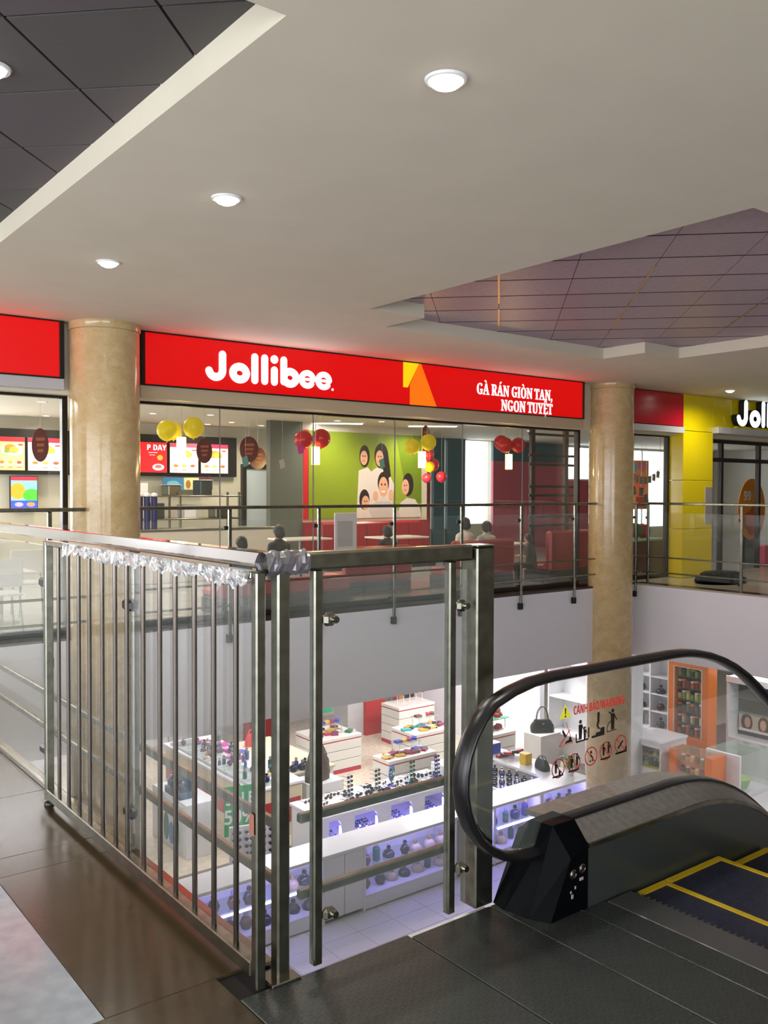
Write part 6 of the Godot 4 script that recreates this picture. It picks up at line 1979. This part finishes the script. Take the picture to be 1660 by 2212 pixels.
	for c in [[10.7, 11.65, -16.8, -16.0, 0.8, 16, "wallet on the slatted cabinet next to the brown handbag"], [12.6, 13.7, -15.8, -15.1, 0.8, 18, "wallet on the cabinet in front of the tall one"], [10.98, 12.08, -14.36, -13.94, 0.8, 18, "wallet on the cabinet behind the sunglasses"]]:
		for i in c[5]:
			var w := Vector3(0.15 + rng.randf() * 0.1, 0.025 + rng.randf() * 0.03, 0.1 + rng.randf() * 0.05)
			wallet(Vector3(lerpf(c[0], c[1], (i + 0.5) / c[5]) , FL + c[4] + 0.0005, lerpf(c[2], c[3], 0.15 + 0.7 * rng.randf())), rng.randf() * 1.2 - 0.6, cols[rng.randi_range(0, 8)], w, String(c[6]), "wallets: " + String(c[6]))
	# acrylic risers with purses
	for r in [[11.55, -14.15, 0.8, "clear riser carrying purses behind the sunglasses"], [13.2, -15.5, 0.8, "clear riser carrying purses in front of the tall cabinet"], [11.1, -16.3, 0.8, "clear riser carrying a green purse by the brown handbag"]]:
		var rz := thing("display_riser", r[3], "display stand", Vector3(r[0], FL + r[2], r[1]))
		for s in [-1, 1]:
			for q in [-1, 1]:
				part(rz, "leg", tube_mesh([Vector3(0.26 * s, 0, 0.12 * q), Vector3(0.26 * s, 0.24, 0.12 * q)], 0.006, 6), M.pale_strip)
		part(rz, "shelf", box_mesh(Vector3(-0.3, 0.24, -0.15), Vector3(0.3, 0.248, 0.15)), M.green_glass)
		for i in 4:
			wallet(Vector3(r[0] - 0.2 + 0.14 * i, FL + r[2] + 0.2485, r[1]), 0.3 * i, cols[(i * 3 + int(r[0])) % 9], Vector3(0.16, 0.05, 0.11), "purse on the " + String(r[3]), "purses on risers")
	handbag("green clutch bag on a clear riser by the brown handbag", Vector3(11.05, FL + 1.3, -16.3), 0.0, 0.3, 0.17, 0.1, rgb(20, 150, 100), 0.03)
	# shoes and bags on the right cabinet
	for i in 12:
		var sc: Color = rgb(150, 24, 40) if i % 3 == 1 else (rgb(24, 24, 26) if i % 3 == 0 else rgb(176, 54, 50))
		var sh := thing("shoe", "small " + hue_name(sc) + (" shoe on the slatted cabinet" if i < 6 else " shoe on the green glass shelf of the slatted cabinet"), "shoe", Vector3(13.46 + 0.145 * (i % 6), FL + 0.9 + (0.0 if i < 6 else 0.262), -14.02 - 0.08 * (i % 2)), 0.2, "shoes on the slatted cabinet")
		part(sh, "sole", cb2(Vector3(-0.04, 0, -0.1), Vector3(0.04, 0.02, 0.1), 0.008), M.white_gloss)
		part(sh, "upper", lathe_mesh([Vector2(0, 0.02), Vector2(0.04, 0.02), Vector2(0.042, 0.06), Vector2(0.03, 0.1), Vector2(0, 0.11)], 12, 1.0, 2.3), mat("shoe_%s" % sc.to_html(), sc, 0.5))
	var shf := thing("glass_shelf_stand", "green glass shelf stand holding shoes on the slatted cabinet", "display stand", Vector3(13.88, FL + 0.9, -14.06))
	for s in [-1, 1]:
		part(shf, "leg", tube_mesh([Vector3(0.46 * s, 0, 0), Vector3(0.46 * s, 0.25, 0)], 0.007, 6), M.steel)
	part(shf, "shelf", box_mesh(Vector3(-0.47, 0.25, -0.15), Vector3(0.47, 0.262, 0.13)), mat("green_shelf", rgb(40, 170, 110), 0.2))
	for i in 3:
		handbag(["dark red bag on top of the shoe shelf", "red bag leaning on the shoe shelf", "brown bag at the end of the shoe shelf"][i], Vector3(13.6 + 0.27 * i, FL + 1.17, -14.12), 0.2, 0.24, 0.22, 0.12, [rgb(150, 26, 50), rgb(196, 40, 46), rgb(110, 60, 40)][i], 0.05)
	# the plinth with the black handbag before a white wall
	var wp := thing("white_plinth", "white block plinth carrying the black handbag with long straps", "plinth", Vector3(14.75, FL, -13.3))
	part(wp, "body", cb2(Vector3(-0.34, 0.05, -0.25), Vector3(0.3, 0.9, 0.25), 0.006), M.cabinet_white)
	part(wp, "toe_kick", cb2(Vector3(-0.3, 0.0, -0.22), Vector3(0.27, 0.05, 0.22), 0.003), M.groove)
	handbag("black handbag with long upright straps on the white block plinth", Vector3(14.72, FL + 0.9, -13.3), -0.5, 0.56, 0.28, 0.22, rgb(34, 32, 32), 0.3, 0.05)
	# red pillar and grey column, hanging scarves
	slab("wall_red_pillar", 13.4, 14.0, -18.6, -18.0, FL, BB, M.red_paint)
	slab("wall_grey_pillar", 12.9, 13.39, -18.7, -18.1, FL, BB, M.grey_trim)
	var sr := thing("scarf_rail", "steel rail carrying striped scarves at the back of the shop", "rail", Vector3(0, FL, -19.2))
	part(sr, "rail", tube_mesh([Vector3(8.6, 2.0, 0), Vector3(12.6, 2.0, 0)], 0.015, 8), M.steel)
	for q in [8.62, 12.58]:
		part(sr, "upright", tube_mesh([Vector3(q, 0.0, 0), Vector3(q, 2.0, 0)], 0.02, 8), M.steel)
	for i in 18:
		scarf(Vector3(8.85 + 0.2 * i, FL + 2.0, -19.2), [rgb(140, 26, 30), rgb(60, 24, 26), rgb(30, 30, 50), rgb(206, 110, 30), rgb(90, 30, 36), rgb(40, 44, 80)][i % 6], "scarf hanging on the rail left of the red pillar", "scarves on the left rail")
	var sr2 := thing("scarf_rail", "steel rail carrying orange and maroon scarves right of the tall cabinet", "rail", Vector3(0, FL, -18.6))
	part(sr2, "rail", tube_mesh([Vector3(14.6, 2.0, 0), Vector3(16.6, 2.0, 0)], 0.015, 8), M.steel)
	for q in [14.62, 16.58]:
		part(sr2, "upright", tube_mesh([Vector3(q, 0.0, 0), Vector3(q, 2.0, 0)], 0.02, 8), M.steel)
	for i in 9:
		scarf(Vector3(14.8 + 0.2 * i, FL + 2.0, -18.6), [rgb(150, 30, 34), rgb(226, 150, 30), rgb(50, 40, 40), rgb(96, 36, 30)][i % 4], "scarf hanging on the rail right of the tall cabinet", "scarves on the right rail")
	var dk := thing("hanging_rug", "dark red glossy cloth hanging beside the low cream counter", "cloth", Vector3(10.02, FL, -17.3))
	part(dk, "cloth", cb2(Vector3(-0.5, 0.35, -0.04), Vector3(0.5, 1.9, 0.04), 0.02), mat("oxblood", rgb(112, 18, 20), 0.25))
	for q in [-0.3, 0.0, 0.3]:
		part(dk, "fold", cb2(Vector3(q - 0.03, 0.36, 0.03), Vector3(q + 0.03, 1.88, 0.07), 0.03), M.oxblood)
	part(dk, "pole", tube_mesh([Vector3(0, 0.0, -0.06), Vector3(0, 1.95, -0.06)], 0.015, 8), M.steel)
	part(dk, "foot", lathe_mesh([Vector2(0, 0), Vector2(0.2, 0), Vector2(0.19, 0.02), Vector2(0, 0.03)], 18), M.steel, Vector3(0, 0, -0.06))
	# goods on the tall cabinet
	for i in 5:
		var st2 := thing("display_stand", "white stand with red goods on the tall slatted cabinet", "display stand", Vector3(13.6 + 0.2 * i, FL + 0.95, -17.0), 0.0, "stands on the tall cabinet")
		part(st2, "stem", tube_mesh([Vector3(0, 0, 0), Vector3(0, 0.3 + 0.05 * (i % 2), 0)], 0.008, 6), M.white_gloss)
		part(st2, "goods", lathe_mesh([Vector2(0, 0.2), Vector2(0.06, 0.22), Vector2(0.08, 0.3), Vector2(0.04, 0.36), Vector2(0, 0.37)], 12), [M.red_paint, M.black_matt, mat("coral", rgb(226, 96, 90), 0.4)][i % 3])
	# back wall shelving, overexposed white fittings on the right
	slab("wall_white_fitting", 15.3, 15.45, -18.4, -13.9, FL, BB, M.white_paint)
	var wf := thing("white_wall_unit", "tall white wall unit with a grey niche behind the warning decal", "shelf", Vector3(15.45, FL, -12.6))
	part(wf, "back_panel", cb2(Vector3(0.5, 0, -1.2), Vector3(0.55, 3.2, 1.0), 0.004), M.white_gloss)
	for z in [-1.2, -0.1, 0.96]:
		part(wf, "upright", cb2(Vector3(0.0, 0, z), Vector3(0.5, 3.2, z + 0.04), 0.004), M.white_gloss)
	for y in [0.7, 1.5, 2.3]:
		part(wf, "shelf_board", cb2(Vector3(0.02, y, -1.16), Vector3(0.5, y + 0.04, 0.96), 0.004), M.white_gloss)
	area(Vector3(14.9, BB - 0.06, -14.2), Vector2(1.6, 1.6), 11.0, rgb(252, 252, 255), Vector3(-PI / 2, 0, 0), "unseen_panel_light")  # out of view, placed to brighten the white fittings below
	var bp := thing("unseen_ceiling_panel", "unseen light panel brightening the white fittings by the black handbag", "ceiling light", Vector3(14.9, BB, -14.2), 0.0, "unseen shop level light panels")
	part(bp, "frame", cb2(Vector3(-0.85, -0.02, -0.85), Vector3(0.85, -0.002, 0.85), 0.004), M.white_gloss)
	part(bp, "lamp_diffuser", cb2(Vector3(-0.8, -0.03, -0.8), Vector3(0.8, -0.02, 0.8), 0.002), M.unseen_panel_glow)
	build_kiosk()

func scarf(at: Vector3, c: Color, label: String, group: String) -> void:
	var t := thing("scarf", hue_name(c) + " " + label, "scarf", at, 0.0, group)
	var key := "scarf_%s" % c.to_html()
	part(t, "front_fall", cb2(Vector3(-0.085, -1.45, 0.017), Vector3(0.085, 0.018, 0.035), 0.008), mat(key, c, 0.6))
	part(t, "back_fall", cb2(Vector3(-0.085, -1.3, -0.035), Vector3(0.085, 0.018, -0.017), 0.008), mat(key, c, 0.6))
	part(t, "fold", cb2(Vector3(-0.085, 0.018, -0.035), Vector3(0.085, 0.036, 0.035), 0.008), mat(key, c, 0.6))

# ---------------------------------------------------------------- cosmetics kiosk seen through the escalator glass
func build_kiosk() -> void:
	var k1 := thing("kiosk_counter", "white kiosk counter with a yellow and green display window", "counter", Vector3(0, FL, 0))
	part(k1, "worktop", cb2(Vector3(15.9, 0.9, -11.85), Vector3(16.9, 0.95, -11.1), 0.006), M.white_gloss)
	part(k1, "body", cb2(Vector3(16.3, 0.0, -11.83), Vector3(16.88, 0.9, -11.12), 0.005), M.white_gloss)
	part(k1, "front_panel", cb2(Vector3(15.92, 0.0, -11.83), Vector3(15.95, 0.35, -11.12), 0.005), M.white_gloss)
	part(k1, "front_panel", cb2(Vector3(15.92, 0.8, -11.83), Vector3(15.95, 0.9, -11.12), 0.005), M.white_gloss)
	part(k1, "side_panel", cb2(Vector3(15.95, 0.0, -11.15), Vector3(16.3, 0.9, -11.12), 0.005), M.white_gloss)
	part(k1, "side_panel", cb2(Vector3(15.95, 0.0, -11.83), Vector3(16.3, 0.9, -11.8), 0.005), M.white_gloss)
	part(k1, "display_floor", cb2(Vector3(15.95, 0.35, -11.8), Vector3(16.3, 0.37, -11.15), 0.004), mat("lime_cloth", rgb(206, 210, 60), 0.6))
	part(k1, "display_shelf", cb2(Vector3(15.98, 0.6, -11.8), Vector3(16.3, 0.61, -11.15), 0.003), mat("lime_shelf", rgb(214, 206, 90), 0.5))
	for i in 5:
		bottle([5, 6, 1, 5, 6][i], Vector3(16.1, FL + 0.61, -11.7 + 0.12 * i), "small flask on the yellow shelf of the kiosk counter", "flasks in the kiosk counter", 0.8)
		bottle([6, 5, 6, 3, 6][i], Vector3(16.1, FL + 0.37, -11.7 + 0.12 * i), "small flask on the lime floor of the kiosk counter", "flasks low in the kiosk counter", 1.0)
	# orange framed showcase behind
	var o := thing("orange_showcase", "tall showcase in an orange frame packed with jars", "showcase", Vector3(17.4, FL, 0))
	var z0 := -11.95
	var z1 := -10.95
	part(o, "frame", cb2(Vector3(0, 0.75, z0), Vector3(0.35, 2.3, z0 + 0.16), 0.005), M.orange_panel)
	part(o, "frame", cb2(Vector3(0, 0.75, z1 - 0.16), Vector3(0.35, 2.3, z1), 0.005), M.orange_panel)
	part(o, "frame", cb2(Vector3(0, 2.3, z0), Vector3(0.35, 2.48, z1), 0.005), M.orange_panel)
	part(o, "frame", cb2(Vector3(0, 0.0, z0), Vector3(0.35, 0.75, z1), 0.005), M.orange_panel)
	part(o, "inner_trim", cb2(Vector3(-0.012, 0.75, z0 + 0.14), Vector3(0.0, 2.3, z0 + 0.165), 0.002), M.cream_wall)
	part(o, "inner_trim", cb2(Vector3(-0.012, 0.75, z1 - 0.165), Vector3(0.0, 2.3, z1 - 0.14), 0.002), M.cream_wall)
	part(o, "inner_trim", cb2(Vector3(-0.012, 2.28, z0 + 0.165), Vector3(0.0, 2.3, z1 - 0.165), 0.002), M.cream_wall)
	part(o, "back_panel", cb2(Vector3(0.32, 0.75, z0 + 0.16), Vector3(0.35, 2.3, z1 - 0.16), 0.002), mat("olive_panel", rgb(76, 72, 56), 0.5))
	var jars := [rgb(190, 70, 40), rgb(120, 150, 60), rgb(110, 40, 44), rgb(206, 190, 130), rgb(70, 100, 50), rgb(60, 44, 40)]
	for i in 6:
		part(o, "shelf_board", box_mesh(Vector3(0.02, 0.78 + 0.26 * i, z0 + 0.16), Vector3(0.32, 0.788 + 0.26 * i, z1 - 0.16)), M.green_glass)
		for k in 6:
			var c: Color = jars[(i * 5 + k * 3 + (k * k) % 4) % 6]
			var j := thing("cosmetics_jar", hue_name(c) + " squat jar on a shelf of the orange framed showcase", "jar", Vector3(17.4 + 0.13, FL + 0.788 + 0.26 * i, z0 + 0.22 + 0.108 * k), 0.0, "jars in the orange showcase")
			part(j, "jar_body", lathe_mesh([Vector2(0, 0), Vector2(0.045, 0), Vector2(0.05, 0.02), Vector2(0.048, 0.11 + 0.02 * (k % 3)), Vector2(0, 0.12 + 0.02 * (k % 3))], 10), mat("jar_%s" % c.to_html(), c, 0.4))
			part(j, "lid", lathe_mesh([Vector2(0, 0.12 + 0.02 * (k % 3)), Vector2(0.05, 0.12 + 0.02 * (k % 3)), Vector2(0.05, 0.15 + 0.02 * (k % 3)), Vector2(0, 0.155 + 0.02 * (k % 3))], 10), [M.black_matt, M.white_gloss, M.orange_panel][(i + k) % 3])
	# low orange counter with glass
	var oc := thing("orange_counter", "low glass counter with orange ends full of fruit coloured goods", "counter", Vector3(0, FL, 0))
	for z in [-10.95, -10.12]:
		part(oc, "end_panel", cb2(Vector3(16.0, 0.0, z), Vector3(16.5, 0.86, z + 0.16), 0.005), M.orange_panel)
	part(oc, "base", cb2(Vector3(16.02, 0.0, -10.79), Vector3(16.5, 0.12, -10.12), 0.004), M.white_gloss)
	part(oc, "top_glass", box_mesh(Vector3(15.99, 0.86, -10.96), Vector3(16.49, 0.872, -9.96)), M.green_glass)
	part(oc, "pane", box_mesh(Vector3(16.0, 0.12, -10.79), Vector3(16.008, 0.86, -10.12)), M.clear_glass)
	for y in [0.4, 0.64]:
		part(oc, "glass_shelf", box_mesh(Vector3(16.04, y, -10.79), Vector3(16.5, y + 0.008, -10.12)), M.green_glass)
	for i in 3:
		for k in 6:
			var c: Color = [rgb(226, 190, 40), rgb(170, 50, 40), rgb(120, 140, 50), rgb(230, 140, 50)][(i + k) % 4]
			var j := thing("cosmetics_jar", hue_name(c) + " jar inside the low orange counter", "jar", Vector3(16.16, FL + [0.12, 0.408, 0.648][i], -10.72 + 0.11 * k), 0.0, "jars in the orange counter")
			part(j, "jar_body", lathe_mesh([Vector2(0, 0), Vector2(0.045, 0.005), Vector2(0.055, 0.05), Vector2(0.04, 0.1), Vector2(0, 0.1)], 10), mat("jar_%s" % c.to_html(), c, 0.4))
			part(j, "lid", lathe_mesh([Vector2(0, 0.1), Vector2(0.035, 0.1), Vector2(0.035, 0.125), Vector2(0, 0.13)], 10), [M.white_gloss, M.black_matt][(i + k) % 2])
	# open white bin with green glass
	var gb := thing("glass_bin", "white and green glass display bin with a lime item inside", "display", Vector3(0, FL, 0))
	part(gb, "white_end", cb2(Vector3(16.5, 0.0, -10.42), Vector3(16.56, 0.9, -9.66), 0.006), M.white_gloss)
	part(gb, "base", cb2(Vector3(16.56, 0.0, -10.42), Vector3(17.6, 0.1, -9.66), 0.005), M.white_gloss)
	glass_case(gb, Vector3(16.56, 0.1, -10.42), Vector3(17.6, 0.9, -9.66))
	part(gb, "lime_item", lathe_mesh([Vector2(0, 0.1), Vector2(0.2, 0.12), Vector2(0.26, 0.3), Vector2(0.1, 0.36), Vector2(0, 0.36)], 18), mat("lime_item", rgb(150, 200, 60), 0.5), Vector3(17.0, 0, -10.0))
	# white cabinets behind
	var wc := thing("white_cabinet", "tall white shelf cabinet left of the orange framed showcase", "cabinet", Vector3(17.5, FL, 0))
	part(wc, "back_panel", cb2(Vector3(0.4, 0, -13.6), Vector3(0.45, 2.5, -12.0), 0.004), M.white_gloss)
	for z in [-13.6, -13.07, -12.53, -12.04]:
		part(wc, "upright", cb2(Vector3(0.0, 0.0, z), Vector3(0.4, 2.5, z + 0.04), 0.004), M.white_gloss)
	for y in [0.7, 1.1, 1.5, 1.9, 2.46]:
		part(wc, "shelf_board", cb2(Vector3(0.01, y, -13.56), Vector3(0.4, y + 0.03, -12.04), 0.003), M.white_gloss)
	part(wc, "base", cb2(Vector3(-0.02, 0, -13.56), Vector3(0.4, 0.7, -12.04), 0.003), M.white_gloss)
	for i in 9:
		bottle([1, 6, 7, 4, 1, 3, 6, 7, 1][i], Vector3(17.65, FL + [0.73, 1.13, 1.53][i / 3], -13.35 + 0.52 * (i % 3)), "flask in the tall white shelf cabinet", "flasks in the white cabinet", 1.5)
	var fc := thing("white_cabinet", "tall white cabinet with glass shelves and a printed portrait of two women", "cabinet", Vector3(18.2, FL, 0))
	part(fc, "back_panel", cb2(Vector3(0.4, 0, -11.0), Vector3(0.45, 2.1, -9.1), 0.004), mat("cabinet_dark", rgb(60, 70, 62), 0.4))
	for z in [-11.0, -9.16]:
		part(fc, "upright", cb2(Vector3(0.0, 0.0, z), Vector3(0.4, 2.1, z + 0.06), 0.004), M.white_gloss)
	part(fc, "header", cb2(Vector3(-0.02, 1.96, -11.0), Vector3(0.4, 2.1, -9.08), 0.004), M.white_gloss)
	part(fc, "base", cb2(Vector3(0.0, 0.0, -10.94), Vector3(0.4, 0.75, -9.16), 0.004), M.white_gloss)
	for y in [1.3, 1.65]:
		part(fc, "glass_shelf", box_mesh(Vector3(0.02, y, -10.94), Vector3(0.4, y + 0.012, -9.16)), M.green_glass)
	print_board(fc, "portrait_print", 0.8, 0.42, printed("two_portraits", paint(160, 90, rgb(206, 200, 176), [["e", 0.24, 0.5, 0.17, 0.46, rgb(60, 42, 34)], ["e", 0.26, 0.5, 0.09, 0.28, rgb(214, 168, 140)], ["e", 0.74, 0.52, 0.17, 0.46, rgb(84, 60, 40)], ["e", 0.72, 0.52, 0.09, 0.28, rgb(226, 184, 152)], ["r", 0.0, 0.86, 1.0, 0.14, rgb(240, 240, 236)]]), 0.4), Vector3(0.36, 1.06, -10.5), -PI / 2, 0.01)

func _ready() -> void:
	rng.seed = 1
	set_stage()
	make_materials()
	build_shell()
	build_ceiling()
	build_columns()
	build_signs()
	build_shopfront()
	build_far_rails()
	build_near_rails()
	build_escalator()
	build_warning()
	dome_lamp(Vector3(2.61, CEIL, -2.94), "domed ceiling downlight above the corner of the balustrade", 2.6, "soffit downlights")
	dome_lamp(Vector3(2.61, CEIL, -4.95), "domed ceiling downlight in the middle of the row along the void", 2.6, "soffit downlights")
	dome_lamp(Vector3(2.61, CEIL, -6.91), "domed ceiling downlight nearest the marble column", 2.6, "soffit downlights")
	dome_lamp(Vector3(14.52, CEIL, -8.78), "domed ceiling downlight in front of the raised letters", 3.0, "soffit downlights")
	dome_lamp(Vector3(1.1, REC, -4.37), "domed ceiling downlight between the dark tiles of the recess", 2.6, "soffit downlights")
	build_store()
	build_shop()
